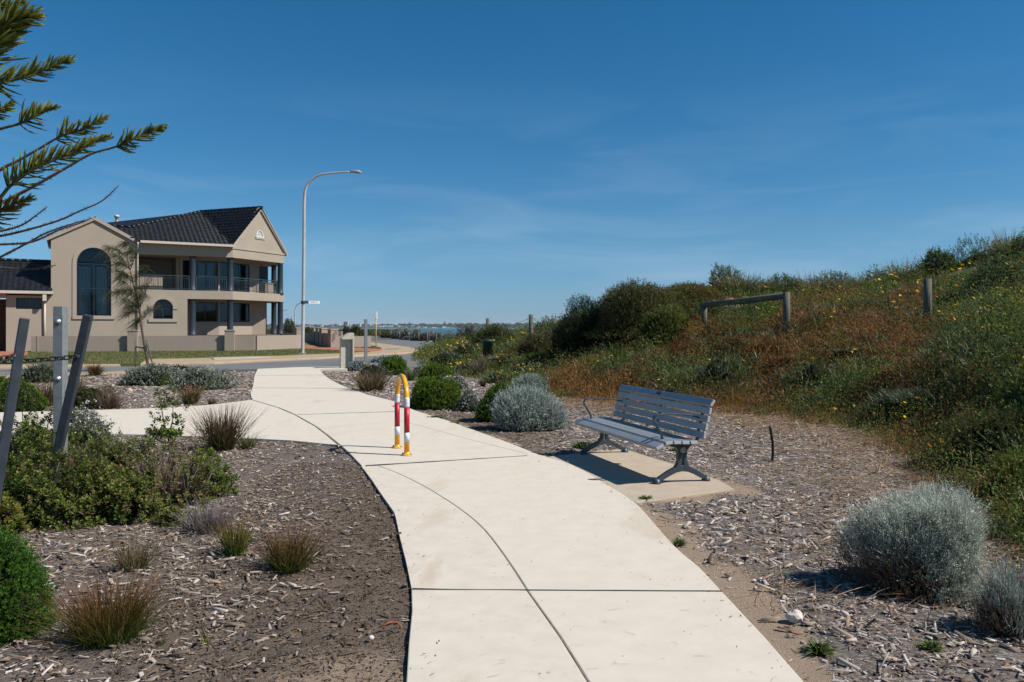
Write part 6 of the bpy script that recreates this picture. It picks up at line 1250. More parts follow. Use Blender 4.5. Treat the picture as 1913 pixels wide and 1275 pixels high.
# ------------------------------------------------------------------ young staked tree in the left bed
D = 28.6
def q3(px, py, dd=0.0): return Vector(Q(px, py, D + dd))
tb = Vector(P(277, 692, 0)); stree = empty('young_sheoak', (q3(277, 691).x, D, -0.08), label='young wispy she-oak tree tied between two stakes', cat='tree'); O_ = Vector(stree.location)
trunk = [q3(277, 693), q3(274, 665), q3(269, 640), q3(264, 610), q3(261, 578), q3(255, 555), q3(249, 530), q3(243, 505), q3(236, 480), q3(231, 458)]
tr_m = MB(); tr_m.tube([p - O_ for p in trunk], [.055, .05, .046, .04, .036, .03, .024, .018, .012, .006], 8); tr_m.build('trunk', M['bark'], stree)
ends = [((261, 578), (222, 560)), ((261, 578), (243, 575)), ((262, 575), (285, 520)), ((262, 580), (262, 550)), ((255, 555), (215, 548)), ((255, 555), (222, 520)), ((249, 530), (212, 505)), ((249, 530), (275, 500)), ((249, 535), (280, 560)), ((243, 505), (208, 492)),
        ((243, 505), (262, 472)), ((240, 500), (225, 478)), ((236, 480), (212, 465)), ((236, 480), (245, 466)), ((264, 600), (290, 572)), ((255, 550), (235, 545)), ((249, 525), (235, 515)), ((262, 585), (238, 590)), ((264, 600), (246, 610)), ((231, 462), (236, 456))]
bm_ = MB(); ps = []; g = np.random.default_rng(5)
for (a, b_) in ends:
    a3 = q3(*a) - O_; dep = g.uniform(-.5, .5); b3 = q3(*b_) - O_ + Vector((0, dep, 0)); m3 = a3.lerp(b3, .5) + Vector((0, 0, .12)); bm_.tube([a3, m3, b3], [.014, .009, .004], 5)
    n = 150; t = g.uniform(.15, 1.05, n); base = np.array([tuple(a3.lerp(m3, min(1, x * 2)) if x < .5 else m3.lerp(b3, x * 2 - 1)) for x in t]) + g.normal(0, .035, (n, 3))
    ps.append(blades(base, np.pi + g.normal(0, .8, n), g.uniform(.7, 1.9, n), g.uniform(.22, .5, n), np.full(n, .018), np.zeros(n) + .1, (.06, .07, .03), (.17, .165, .08), 3, droop=g.uniform(.25, .9, n)))
bm_.build('branches', M['bark'], stree)
V, Fa, C = join(ps); cr_ = npmesh('crown', V, Fa, M['blade'], stree, col=C)
def stk(pa, pb, label):
    a = q3(*pa); b_ = q3(*pb); e = MB().tube([(0, 0, 0), tuple(b_ - a)], .028, 8).build('tree_stake', M['timber']); e.location = a; return tag(e, label, 'stake')
stk((253, 697), (253, 633), 'upright grey timber stake left of the young she-oak'); stk((287, 690), (274, 635), 'leaning grey timber stake right of the young she-oak')
tie = MB(); tie.tube([q3(253, 648), q3(262, 650, -.05), q3(269, 650, -.08), q3(277, 646), q3(272, 656, -.06), q3(266, 652, -.03), q3(274, 645, .05)], .022, 6); tag(tie.build('tree_tie', M['dark_chain']), 'black rubber tie looped from the stakes round the she-oak trunk', 'tree tie')

# ------------------------------------------------------------------ Norfolk pine at the left edge
tx, ty = -5.35, 6.7; pine = empty('norfolk_pine', (tx, ty, -0.03), label='norfolk pine reaching in from the left edge with upswept branches', cat='tree'); PO = Vector(pine.location)
MB().tube([(0, 0, 0), (.03, 0, 1.6), (0, .02, 3.4), (0, 0, 5.6), (0, 0, 7.2)], [.13, .11, .08, .045, .012], 12).build('trunk', M['bark'], pine)
pine_leaf = ((.07, .10, .018), (.36, .35, .07))
def pbranch(pts, d0, d1, cords, f0, f1, cl=.12, name='branch', yellow=0.0, r=.011, seed=1, top=.5, thick=.0054, trunk_dz=.7, world=None):
    """pts are the branch line from outside the frame to its tip; cords fill it from f0 to f1"""
    g = np.random.default_rng(seed); n = len(pts); ds = np.linspace(d0, d1, n)
    w = world or [Vector(Q(p[0], p[1], ds[i])) for i, p in enumerate(pts)]; root = Vector((tx, ty, w[0].z - trunk_dz)); midp = root.lerp(w[0], .55) + Vector((0, 0, -.12)); line = [Vector(v) for v in cr([tuple(v) for v in [root, midp] + w], 6)]
    st = MB(); N = len(line); st.tube([p - PO for p in line], [r * (1.5 - 1.15 * (i / N)) for i in range(N)], 7)
    rough = []
    arr = np.array([tuple(p) for p in line]); s = np.concatenate([[0], np.cumsum(np.linalg.norm(np.diff(arr, axis=0), axis=1))]); Lt = s[-1]
    vis0 = s[12]
    def ptat(x): return np.stack([np.interp(x, s, arr[:, k]) for k in range(3)], -1)
    b = st.build(name, M['bark'], pine)
    # short scale leaves on the bare stem
    k = 260; x = g.uniform(vis0 - .2, Lt, k); p0 = ptat(x); dn = nrm_(ptat(x + .02) - ptat(x - .02)); sd = nrm_(np.cross(dn, g.normal(size=(k, 3)))); V, Fa = inst(DIA, DIAF, p0 - np.array(PO) + sd * .004, frames(nrm_(sd + dn * .5), g), np.tile([.004, .016, .003], (k, 1)))
    parts = [(V, Fa, np.tile(np.array([.10, .07, .06]), (len(V), 1)))]
    if cords:
        cords = int(cords * 1.3)
        x = vis0 + (Lt - vis0) * np.linspace(f0, f1, cords) + g.normal(0, .004, cords); x = np.clip(x, 0, Lt - .001); p0 = ptat(x); dn = nrm_(ptat(np.minimum(x + .03, Lt)) - ptat(x - .03)); fr_ = np.linspace(0, 1, cords)
        sgn = np.where(g.random(cords) < top, 1, -1); upv = np.array([0, 0, 1.0]); side = nrm_(upv[None] * sgn[:, None] * g.uniform(.4, 1, (cords, 1)) + g.normal(0, .55, (cords, 3)) * np.array([.4, 1, .3])); side = nrm_(side - dn * (side * dn).sum(-1, keepdims=True))
        L = cl * 1.35 * (1.0 - .72 * fr_ ** 1.6) * g.uniform(.6, 1.2, cords); ang = g.uniform(.55, 1.0, cords) * (1 - .45 * fr_)
        seg_ = 5; tt = np.linspace(0, 1, seg_ + 1); cur = g.uniform(.0, .55, cords)
        a_t = ang[:, None] * (1.15 - cur[:, None] * tt[None] * .9); dirs = dn[:, None] * np.cos(a_t)[..., None] + side[:, None] * np.sin(a_t)[..., None] + upv * (.25 * tt)[None, :, None]; dirs = nrm_(dirs)
        c = p0[:, None] + np.concatenate([np.zeros((cords, 1, 3)), np.cumsum(dirs[:, :-1] * (L / seg_)[:, None, None], 1)], 1)
        xx = nrm_(np.cross(dirs, np.array([.3, 1, .2])[None, None])); yy = np.cross(dirs, xx); rad = thick * np.array([.85, 1, 1, .95, .8, .25]); K = 5; ca = np.arange(K) * 2 * np.pi / K
        ringp = c[:, :, None] + (xx[:, :, None] * np.cos(ca)[None, None, :, None] + yy[:, :, None] * np.sin(ca)[None, None, :, None]) * rad[None, :, None, None]
        f = np.array([(i * K + j, i * K + (j + 1) % K, (i + 1) * K + (j + 1) % K, (i + 1) * K + j) for i in range(seg_) for j in range(K)]); V = ringp.reshape(-1, 3) - np.array(PO); Fa = (f[None] + np.arange(cords)[:, None, None] * K * (seg_ + 1)).reshape(-1, 4)
        cc = lerpc(pine_leaf[0], pine_leaf[1], g.random(cords) ** 1.3)
        yl = g.random(cords) < yellow; cc[yl] = np.array([.30, .22, .04]) * g.uniform(.7, 1.1, (yl.sum(), 1)); C = np.repeat(cc, K * (seg_ + 1), 0) * np.tile(np.repeat(np.linspace(.85, 1.25, seg_ + 1), K), cords)[:, None]
        parts.append((V, Fa, C))
        q = 26; ci = np.repeat(np.arange(cords), q); ti = g.uniform(0, .98, len(ci)) * seg_; i0 = ti.astype(int); fr2 = (ti - i0)[:, None]; pc_ = c[ci, i0] * (1 - fr2) + c[ci, i0 + 1] * fr2; dd = dirs[ci, i0]; sd = nrm_(np.cross(dd, g.normal(size=dd.shape)))
        V, Fa = inst(DIA, DIAF, pc_ - np.array(PO) + sd * thick * .6, frames(nrm_(sd * .7 + dd), g), np.tile([.003, .0105, .003], (len(ci), 1))); parts.append((V, Fa, np.repeat(cc[ci] * g.uniform(.9, 1.5, (len(ci), 1)), 4, 0)))
    V, Fa, C = join(parts); npmesh('foliage', V, Fa, M['leaf'], b, col=np.clip(C, .003, .9)); return b
pbranch([(-60, 25), (0, 10), (42, 8)], 6.0, 6.0, 60, .0, 1, .12, seed=1)
pbranch([(-80, 150), (-20, 75), (20, 42), (62, 27)], 5.9, 5.9, 110, .15, 1, .24, seed=2, top=.45, thick=.009)
pbranch([(-60, 170), (0, 156), (55, 142), (95, 126), (132, 113)], 5.6, 5.6, 85, .15, 1, .14, seed=3, top=.65)
pbranch([(-60, 225), (-10, 210), (18, 197), (22, 195)], 5.8, 5.8, 34, .4, 1, .09, seed=4)
pbranch([(-80, 262), (0, 241), (35, 232), (60, 221), (85, 209), (103, 204)], 6.0, 6.0, 44, .62, 1, .12, seed=5, top=.8)
pbranch([(-80, 372), (0, 318), (35, 300), (70, 280), (110, 257), (150, 243), (197, 222)], 5.9, 5.9, 52, .68, 1, .11, seed=6, yellow=.15)
pbranch([(-60, 440), (0, 370), (20, 347), (60, 318), (100, 300), (140, 284), (170, 270), (203, 258)], 5.5, 5.5, 118, .36, 1, .13, seed=7, top=.72, yellow=.06)
pbranch([(-60, 420), (0, 382), (60, 350), (120, 316), (170, 288), (215, 275), (262, 256), (308, 238)], 5.7, 5.7, 60, .76, 1, .095, seed=8, yellow=.08)
pbranch([(-80, 430), (-20, 408), (10, 390), (35, 378), (56, 372)], 5.6, 5.6, 60, .35, 1, .11, seed=9, yellow=.8)
for i, pts in enumerate([[(-60, 440), (0, 432), (40, 421), (66, 404), (88, 387)], [(-60, 447), (0, 441), (50, 430), (110, 412), (150, 394), (190, 376), (222, 347)], [(-60, 460), (0, 457), (60, 452), (110, 430), (150, 417), (171, 408)], [(-60, 510), (0, 481), (50, 455), (90, 434), (140, 417), (160, 412)], [(-40, 494), (0, 500), (60, 503), (104, 496)]]):
    pbranch(pts, 5.5 + .12 * i, 5.5 + .1 * i, 0, 0, 1, seed=20 + i, r=.0085, trunk_dz=.35)

for i in range(15):
    az = math.radians(112 + 11.5 * ((i * 7) % 15)); z0 = 2.2 + .3 * i; R0 = 1.5 * (1 - (i / 15) ** 1.3 * .72); ca, sa = math.cos(az), math.sin(az)
    pbranch([(0, 0)] * 3, 1, 1, 46, .12, 1, .13, seed=60 + i, world=[Vector((tx + ca * R0 * t, ty + sa * R0 * t, z0 + R0 * (.25 * t + .35 * t * t))) for t in (.35, .7, 1.0)], trunk_dz=.1)
# ------------------------------------------------------------------ wood chips, straw and litter
def scatter(n, x0, x1, y0, y1, keep):
    x = rng.uniform(x0, x1, n); y = rng.uniform(y0, y1, n); k = keep(x, y); return x[k], y[k]
TENT = np.array([(-.5, 0, 0), (.5, 0, 0), (.5, 1, 0), (-.5, 1, 0), (0.06, .04, .5), (0.02, .96, .42)]); TENTF = np.array([(0, 4, 5, 3), (4, 1, 2, 5)])
BOX = np.array([(-.5, 0, -.5), (.5, 0, -.5), (.35, 1, -.5), (-.3, 1, -.5), (-.45, .05, .5), (.45, 0, .5), (.3, .95, .4), (-.25, 1, .45)]); BOXF = np.array([(4, 5, 6, 7), (0, 1, 5, 4), (1, 2, 6, 5), (2, 3, 7, 6), (3, 0, 4, 7)])
def chips(name, x, y, T, Fa, Lr, Wr, tilt, greyness, hgt, dark=.5):
    n = len(x); z = height(x, y); L = Lr[0] + (Lr[1] - Lr[0]) * rng.random(n) ** 2.2; W = np.minimum(Wr[0] + (Wr[1] - Wr[0]) * rng.random(n) ** 2, L * .6); az = rng.uniform(0, 6.28, n); el = rng.normal(0, tilt, n)
    d = np.stack([np.cos(az) * np.cos(el), np.sin(az) * np.cos(el), np.sin(el)], -1); up = nrm_(np.array([0, 0, 1.0]) + rng.normal(0, tilt * 1.2, (n, 3))); xx = nrm_(np.cross(d, up)); zz = np.cross(xx, d); R_m = np.stack([xx, d, zz], -1)
    pos = np.stack([x, y, z + .001 + rng.random(n) * hgt + np.maximum(-np.sin(el) * L, 0) * .8], -1)
    V, Fc = inst(T, Fa, pos, R_m, np.stack([W, L, W * .35 + .001], -1)); t = rng.random(n); gy = greyness(x, y)
    c = lerpc((.055, .042, .034), (.29, .22, .168), t ** 1.2); lt = rng.random(n) < (.08 + .30 * gy); c[lt] = lerpc((.29, .245, .205), (.48, .43, .385), rng.random(lt.sum())); tn = rng.random(n) < .035; c[tn] = np.array([.26, .16, .10]) * rng.uniform(.5, 1.1, (tn.sum(), 1))
    c = c * (.88 + .36 * gy)[:, None]
    o = npmesh(name, V, Fc, M['chip'], col=np.repeat(c, len(T), 0)); o['kind'] = 'stuff'; return o
def gy(x, y): g_ = sstep(-0.4, 1.0, x - .2); g_ = np.maximum(g_, sstep(13, 16, y)); return np.clip(np.maximum(g_, .75 * sstep(.2, 1.4, -(x + .7))), 0, 1)
def keepmulch(dens=1.0):
    def f(x, y):
        k = ~on_path(x, y) & (np.abs(x) < y * .74 + 1.9); s = sand(x, y); tt = toe_t(x, y); k &= rng.random(len(x)) < (1 - .93 * s) * (1 - .75 * sstep(-.1, .9, tt)); thin = np.where(x < .2, .35 + .65 * sstep(.15, 1.3, pdist(gLE, x, y) + .3 * fn(x, y, .9, 12)), 1.0); k &= rng.random(len(x)) < thin * (.55 + .45 * fn(x, y, .5, 13, 2)) * dens * 1.25
        return k & ~inside(G(road), x, y)
    return f
x, y = scatter(175000, -7.5, 8, 2.3, 9.5, keepmulch()); chips('wood_chips', x, y, TENT, TENTF, (.012, .075), (.004, .022), .16, gy, .012)
x, y = scatter(17000, -5, 7, 2.3, 7.5, lambda x, y: keepmulch(.8)(x, y) & ((x > .3) | (rng.random(len(x)) < .45))); chips('large_wood_chips', x, y, BOX, BOXF, (.03, .13), (.008, .03), .2, gy, .016)
x, y = scatter(90000, -14, 8, 9.5, 19, keepmulch()); chips('wood_chips', x, y, TENT, TENTF, (.03, .10), (.012, .035), .16, gy, .014)
x, y = scatter(60000, -22, 4, 19, 30, keepmulch()); chips('wood_chips', x, y, TENT, TENTF, (.06, .16), (.03, .06), .12, gy, .014)
# soil crumbs on the bare ground by the path
x, y = scatter(50000, -2.6, .2, 2.6, 9.5, lambda x, y: ~on_path(x, y) & (pdist(gLE, x, y) < 1.4)); n = len(x); cz = height(x, y)
V, Fa = inst(TENT, TENTF, np.stack([x, y, cz + .001], -1), frames(nrm_(rng.normal(size=(n, 3)) * np.array([1, 1, .25]))), np.stack([rng.uniform(.003, .009, n), rng.uniform(.006, .02, n), rng.uniform(.003, .01, n)], -1))
o = npmesh('soil_crumbs', V, Fa, M['chip'], col=np.repeat(lerpc((.04, .028, .02), (.16, .115, .085), rng.random(n)), 6, 0)); o['kind'] = 'stuff'
# dry straw combed over the mulch on the right
def strawkeep(x, y):
    tt = toe_t(x, y); return ~on_path(x, y) & (tt > -2.8) & (tt < 1.2) & (rng.random(len(x)) < sstep(-2.8, -.3, tt + .5 * fn(x, y, 1.5, 14)) * sstep(4.0, 4.8, y)) & (x > 1.0) & (x < y * .74 + .5)
x, y = scatter(36000, 1, 8, 3.8, 18, strawkeep); n = len(x); ax_ = rng.normal(.55, .55, n); k = rng.random(n) < .8
o3_ = blades(np.stack([x, y, height(x, y) + .012 + .03 * rng.random(n)], -1), np.where(k, ax_, ax_ + 3.14), np.full(n, 1.5) - rng.random(n) * .12, rng.uniform(.12, .5, n), np.maximum(.004, y / 797 * .55) * rng.uniform(.6, 1.2, n), rng.normal(0, .08, n), (.20, .12, .06), (.38, .26, .15), 3, droop=rng.uniform(.0, .08, n), jit=.35)
npmesh('dry_straw', *o3_[:2], M['chip'], col=o3_[2])['kind'] = 'stuff'
# thin curved needles dropped on the path
def nk(x, y): return on_path(x, y) & (rng.random(len(x)) < np.clip(1.4 - y / 9, .1, 1)) & (x > -1.1)
x, y = scatter(900, -1.6, 2.6, 3, 9.5, nk); n = len(x)
V, Fa, C = blades(np.stack([x, y, np.full(n, .0035)], -1), rng.uniform(0, 6.28, n), np.full(n, 1.5708), rng.uniform(.02, .10, n), rng.uniform(.0010, .0022, n), np.zeros(n), (.22, .13, .07), (.34, .22, .12), 4, droop=np.zeros(n), jit=.4)
V = V.reshape(n, -1, 3); t = np.linspace(0, 1, 5).repeat(2); bend = rng.normal(0, .018, n); V[:, :, 0] += bend[:, None] * np.sin(t * 3.14)[None]; V[:, :, 2] = .0035 + .002 * np.sin(t * 3.14)[None]
npmesh('fallen_needles', V.reshape(-1, 3), Fa, M['chip'], col=C)['kind'] = 'stuff'
def spill(x, y): e = np.minimum(pdist(gLE, x, y), pdist(gRE, x, y)); return on_path(x, y) & (rng.random(len(x)) < np.exp(-e / .07))
x, y = scatter(9000, -3, 3, 3, 13, spill); chips('spilled_chips', x, y, TENT, TENTF, (.008, .03), (.003, .010), .1, gy, .004)['kind'] = 'stuff'; bpy.data.objects['spilled_chips'].location.z = .028
x, y = scatter(260, -1.6, 2.6, 3, 14, on_path); n = len(x); V, Fa = inst(TENT, TENTF, np.stack([x, y, np.full(n, .001)], -1), frames(nrm_(rng.normal(size=(n, 3)) * np.array([1, 1, .02]))), np.stack([rng.uniform(.002, .007, n), rng.uniform(.004, .014, n), np.full(n, .003)], -1))
npmesh('path_grit', V, Fa, M['chip'], col=np.tile(np.array([.12, .08, .06]), (len(V), 1)))['kind'] = 'stuff'
pv, pf, pc_ = flower_mesh(.03, (.85, .42, .01)); pe_ = npmesh('fallen_petals', pv[:12], pf[:3], M['petal'], col=pc_[:12]); pe_.location = (*P(657, 819)[:2], .006); tag(pe_, 'tiny fallen yellow petals on the path left of the hoop', 'petals')
tw = MB(); c0 = Vector((*P(735, 1172)[:2], .0)); tw.tube([(-.07, -.03, 0.01), (-.02, .0, .025), (.02, .01, .02), (.05, -.03, .01)], [.004, .007, .007, .003], 6); o = tw.build('dried_frond', simple('rust_frond', (.30, .10, .04), .8, var=.3, nscale=60)); o.location = c0; tag(o, 'rust-coloured dried frond on the soil by the left path edge', 'frond')

# ------------------------------------------------------------------ dune cover
def proj(x, y, z): return CX + x / y * F, HZ + (EYE - z) / y * F
N0 = 185000; u = rng.random(N0); yy_ = 4.5 * (75 / 4.5) ** u; xx_ = rng.uniform(-.14, 1.04, N0) * yy_; yy_ += rng.normal(0, .1, N0)
tt = toe_t(xx_, yy_); k = (tt > -.25 + .35 * fn(xx_, yy_, 1.2, 16)) & (rng.random(N0) > 1.4 * sand(xx_, yy_)) & ~((xx_ < -1) & (yy_ > 70)); xx_, yy_, tt = xx_[k], yy_[k], tt[k]; zz_ = height(xx_, yy_); ppx, ppy = proj(xx_, yy_, zz_)
dens = np.clip((yy_ / 13.0) ** .4, .3, 1.0) * .36
k = rng.random(len(xx_)) < dens; xx_, yy_, zz_, tt, ppx, ppy = [a[k] for a in (xx_, yy_, zz_, tt, ppx, ppy)]
n1 = fn(xx_, yy_, 3.2, 17, 4); n2 = fn(xx_, yy_, 1.6, 18, 3)
brown = .34 + .8 * n1
def zone(a, b, c, d_, v, w=.8):
    global brown
    m = sstep(a - 25, a + 25, ppx) * (1 - sstep(b - 25, b + 25, ppx)) * sstep(c - 10, c + 10, ppy) * (1 - sstep(d_ - 10, d_ + 10, ppy)); brown = brown * (1 - m * w) + (v + .45 * n1) * m * w
zone(1000, 1200, 700, 780, .95); zone(1180, 1500, 612, 690, .9); zone(1200, 1480, 725, 780, .8); zone(1480, 1760, 600, 690, .78); zone(1130, 1260, 650, 700, .15); zone(1500, 1800, 550, 600, .55); zone(600, 1010, 600, 740, .05, .95); zone(1300, 2100, 380, 550, .0, .95); zone(1480, 2000, 690, 790, .12); zone(1760, 2100, 540, 690, .08, .9); zone(1330, 1470, 560, 610, .15); zone(1480, 1640, 690, 720, .2); zone(1760, 2100, 790, 980, .35)
r_ = rng.random(len(xx_)); isb = r_ < brown; gz = ~isb & (rng.random(len(xx_)) < .30 + .3 * n2 + .3 * (ppy < 540)); gr = ~isb & ~gz
def cover(name, sel, nb, Lr, W0, lean, cb, ct, bend=.3, jit=.3, rad=.16, segs=2, col2=None, mat='blade', tilt_az=None):
    x, y, z = xx_[sel], yy_[sel], zz_[sel]; n = len(x); k = np.repeat(np.arange(n), nb); m = len(k); s = 1 + .025 * y[k]; a = rng.uniform(0, 6.28, m); r = rad * s * np.sqrt(rng.random(m))
    base = np.stack([x[k] + r * np.cos(a), y[k] + r * np.sin(a), z[k] - .02], -1); az = rng.uniform(0, 6.28, m) if tilt_az is None else rng.normal(tilt_az, 1.1, m)
    hj = (1 + .35 * fn(x, y, 1.1, 21))[k]
    o = blades(base, az, np.abs(rng.normal(0, lean, m)), rng.uniform(*Lr, m) * s * hj, np.maximum(W0, y[k] / 797 * .8) * rng.uniform(.6, 1.2, m), rng.uniform(0, bend, m), cb, ct, segs, jit=jit)
    C = o[2].reshape(m, -1, 3) * (1 + .25 * fn(x * 1.0, y, .9, 22)[k])[:, None, None]
    if col2 is not None: q = rng.random(m) < .25; C[q] = np.array(col2) * rng.uniform(.5, 1.3, (q.sum(), 1, 1))
    npmesh(name, o[0], o[1], M[mat], col=np.clip(C.reshape(-1, 3), .003, .8))['kind'] = 'stuff'
cover('dry_heath', isb, 20, (.08, .22), .006, 1.15, (.14, .065, .025), (.44, .19, .05), bend=.7, col2=(.12, .085, .03), rad=.2)
cover('green_grass', gr, 12, (.06, .19), .006, .8, (.06, .105, .02), (.17, .235, .05), bend=.3, col2=(.22, .19, .07))
cover('strap_leaf_cover', gz, 9, (.10, .2), .016, .8, (.05, .08, .03), (.14, .19, .08), bend=.3)
# low mounds of heath and strap-leaved cover that give the slope its lumpy outline
def mounds(name, ctr, rr, hh, nb, kind, cb, ct, col2=None):
    n = len(ctr); k = np.repeat(np.arange(n), nb); m = len(k); p, nn_ = domepts(m, 1, -.1, .16, 5, .3); cx_, cy_ = xx_[ctr], yy_[ctr]; r = rng.uniform(*rr, n) * (1 + .012 * cy_); h = rng.uniform(*hh, n) * (r / np.mean(rr)) ; tint = rng.uniform(.5, 1.45, (n, 1))
    pos = np.stack([cx_[k] + p[:, 0] * r[k], cy_[k] + p[:, 1] * r[k], 0 * r[k]], -1); pos[:, 2] = height(pos[:, 0], pos[:, 1]) - .03 + np.maximum(p[:, 2], 0) * h[k]; ax = nrm_(nn_ * .8 + np.array([0, 0, .5]) + rng.normal(0, .35, (m, 3))); px_ = yy_[ctr][k] / 797
    if kind == 'leaf':
        s = np.maximum(.038, px_ * 2.0) * rng.uniform(.7, 1.3, m); V, Fa = inst(DIA, DIAF, pos, frames(nrm_(ax + rng.normal(0, .6, (m, 3)))), np.stack([s * .5, s * 1.2, s * .5], -1)); C = lerpc(cb, ct, rng.random(m)) * tint[k]; q = 4
    else:
        L = (.15 if kind == 'strap' else .13) * (1 + .02 * cy_[k]) * rng.uniform(.6, 1.3, m); V, Fa, C = blades(pos, np.arctan2(ax[:, 1], ax[:, 0]), np.arccos(np.clip(ax[:, 2], -1, 1)), L, np.maximum(.017 if kind == 'strap' else .005, px_ * (1.0 if kind == 'strap' else .8)) * rng.uniform(.7, 1.2, m), rng.uniform(.05, .4 if kind == 'strap' else .9, m), cb, ct, 2, jit=.2); C = C.reshape(m, -1, 3) * tint[k][:, None]; q = 1
        if col2 is not None: z_ = rng.random(m) < .1; C[z_] = np.array(col2) * rng.uniform(.6, 1.2, (z_.sum(), 1, 1))
        C = C.reshape(-1, 3)
    if q == 4: C = np.repeat(C, 4, 0)
    npmesh(name, V, Fa, M['leaf' if kind == 'leaf' else 'blade'], col=np.clip(C, .003, .8))['kind'] = 'stuff'
def pick(mask, n, near=1.0):
    idx = np.where(mask & (sand(xx_, yy_) < .2) & (tt > .25))[0]; w = (1 / yy_[idx]) ** near; return rng.choice(idx, min(n, len(idx)), replace=False, p=w / w.sum())
up_ = sstep(640, 540, ppy)
gs = pick(rng.random(len(xx_)) < np.clip(1.05 - brown, 0, 1), 330, .3); mounds('strap_leaf_mounds', gs, (.28, .6), (.16, .38), 150, 'strap', (.05, .08, .03), (.16, .215, .085), (.27, .32, .22))
mounds('rust_heath_mounds', pick(brown > .45, 300, .6), (.35, .75), (.16, .36), 190, 'fine', (.11, .055, .022), (.42, .20, .07), (.17, .13, .04))
mounds('green_heath_mounds', pick((brown < .45) & (ppx > 1000), 330, .3), (.3, .7), (.2, .42), 260, 'leaf', (.05, .09, .018), (.20, .26, .05))
mounds('leafy_shrub_mounds', pick((brown < .4) & (ppx > 1300), 110, .3), (.4, .8), (.45, .8), 620, 'leaf', (.03, .055, .014), (.14, .20, .045))
mounds('leafy_shrub_mounds', pick((ppx > 1780) & (ppy > 600) & (tt > .4), 26, .8), (.4, .8), (.35, .65), 700, 'leaf', (.045, .07, .012), (.20, .24, .04))
mounds('olive_heath_mounds', pick((ppx > 1200), 90, .5), (.35, .8), (.2, .45), 260, 'leaf', (.08, .08, .02), (.28, .25, .06))
# small leafy weeds between, as diamonds
clump = np.clip(fn(xx_, yy_, 1.3, 31, 2) * 1.3, 0, 1); sel = np.where(rng.random(len(xx_)) < .25 + .6 * clump)[0]; k = np.repeat(sel, 22); m = len(k); s = np.maximum(.026, yy_[k] / 797 * 1.5) * rng.uniform(.7, 1.3, m); pos = np.stack([xx_[k] + rng.normal(0, .16, m), yy_[k] + rng.normal(0, .16, m), zz_[k] + np.abs(rng.normal(0, .10, m)) * (1 + .02 * yy_[k]) + rng.random(m) * .42 * clump[k]], -1)
V, Fa = inst(DIA, DIAF, pos, frames(nrm_(rng.normal(size=(m, 3)) + np.array([0, 0, .7]))), np.stack([s * .6, s, s * .4], -1)); c = np.where(isb[k][:, None], lerpc((.11, .065, .02), (.36, .19, .05), rng.random(m)), lerpc((.055, .09, .018), (.19, .24, .05), rng.random(m)))
npmesh('heath_leaves', V, Fa, M['leaf'], col=np.repeat(c, 4, 0))['kind'] = 'stuff'
# daisies scattered over the slope
V0, F0, C0 = flower_mesh(1.0, (1, 1, 1)); cand = np.where(~isb & (rng.random(len(xx_)) < np.clip(.006 + .20 * (n2 > .38) * (fn(xx_, yy_, 5, 41) > -.1) + .12 * (ppx > 1550) * (ppy > 500) * (ppy < 625) * (n1 < .1) + .03 * (ppx < 1010), 0, 1)) & (ppy > 430))[0]; n = len(cand)
up = nrm_(np.array([.35, -.3, 1.0]) + rng.normal(0, .25, (n, 3))); a1 = nrm_(np.cross(up, np.array([0, 1.0, .01]))); a2 = np.cross(up, a1); R_m = np.stack([a1, a2, up], -1); s = np.maximum(.034, yy_[cand] / 797 * 1.6) * rng.uniform(.7, 1.4, n) * np.where(ppx[cand] < 1010, .7, 1)
V = np.einsum('nij,kj->nki', R_m, V0) * s[:, None, None] + np.stack([xx_[cand], yy_[cand] - .1, zz_[cand] + rng.uniform(.22, .42, n)], -1)[:, None]
cc = np.where((rng.random(n) < .3)[:, None], np.array([[.8, .24, .01]]), np.array([[.82, .5, .012]])); npmesh('scattered_daisies', V.reshape(-1, 3), (F0[None] + np.arange(n)[:, None, None] * len(V0)).reshape(-1, 4), M['petal'], col=np.repeat(cc, len(V0), 0))['kind'] = 'stuff'
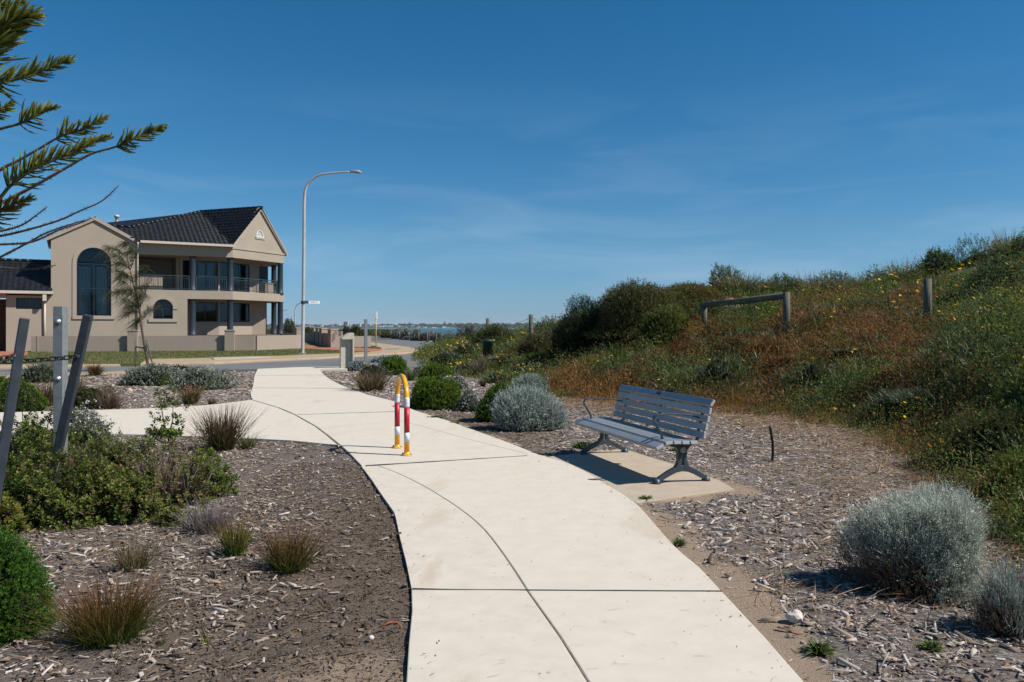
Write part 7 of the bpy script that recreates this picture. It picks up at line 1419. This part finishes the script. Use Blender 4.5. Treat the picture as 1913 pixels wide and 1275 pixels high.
# low heath on the far side of the road and towards the water
n = 22000; u = rng.random(n); y = 74 * (330 / 74) ** u; x = rng.uniform(-.34, .12, n) * y; k = (x > np.interp(y, [70, 92, 112, 140, 170, 330], [-1, -5, -12, -23, -45, -115])) & ~inside(roadw, x, y); x, y = x[k], y[k]; n = len(x); z = height(x, y); k = z > -1.5; x, y, z = x[k], y[k], z[k]; n = len(x); kk = np.repeat(np.arange(n), 7); m = len(kk); s = y[kk] / 797 * rng.uniform(.9, 1.8, m)
pos = np.stack([x[kk] + rng.normal(0, .5, m), y[kk] + rng.normal(0, .5, m), z[kk] + np.abs(rng.normal(0, .16, m))], -1); V, Fa = inst(DIA, DIAF, pos, frames(nrm_(rng.normal(size=(m, 3)) + np.array([0, 0, .6]))), np.stack([s, s, s * .4], -1)); pt = fn(x, y, 16, 23)[kk]
c = lerpc((.05, .065, .02), (.12, .13, .045), np.clip(.5 + pt * .6 + rng.normal(0, .2, m), 0, 1)); npmesh('coastal_heath', V, Fa, M['leaf'], col=np.repeat(np.clip(c, .01, 1), 4, 0))['kind'] = 'stuff'
# short lawn blades so the turf has an edge
n = 60000; x = rng.uniform(-34, -7, n); y = rng.uniform(32, 62, n); lp_ = G(lawnp, zl); k = inside(lp_, x, y) & ~inside(G(redp, zr), x, y) & ~inside(G(drv, zr), x, y); x, y = x[k], y[k]; n = len(x)
o = blades(np.stack([x, y, np.full(n, zl)], -1), rng.uniform(0, 6.28, n), rng.uniform(0, .9, n), rng.uniform(.03, .07, n), np.full(n, .03), np.zeros(n), (.08, .10, .03), (.17, .175, .065), 1, jit=.3); npmesh('lawn_grass', o[0], o[1], M['blade'], col=o[2])['kind'] = 'stuff'

# ------------------------------------------------------------------ sea haze in front of the far shore
hzm = bpy.data.materials.new('sea_haze'); hzm.use_nodes = True; nt_ = hzm.node_tree; nt_.nodes.clear(); ho = nt_.nodes.new('ShaderNodeOutputMaterial'); hv = nt_.nodes.new('ShaderNodeVolumePrincipled')
hv.inputs['Color'].default_value = (.75, .85, .95, 1); hv.inputs['Density'].default_value = 0.00006; hv.inputs['Anisotropy'].default_value = 0.0; nt_.links.new(hv.outputs[0], ho.inputs['Volume'])
MB().box((0, 8400, 9), (19000, 17400, 48)).build('haze', hzm)['kind'] = 'stuff'
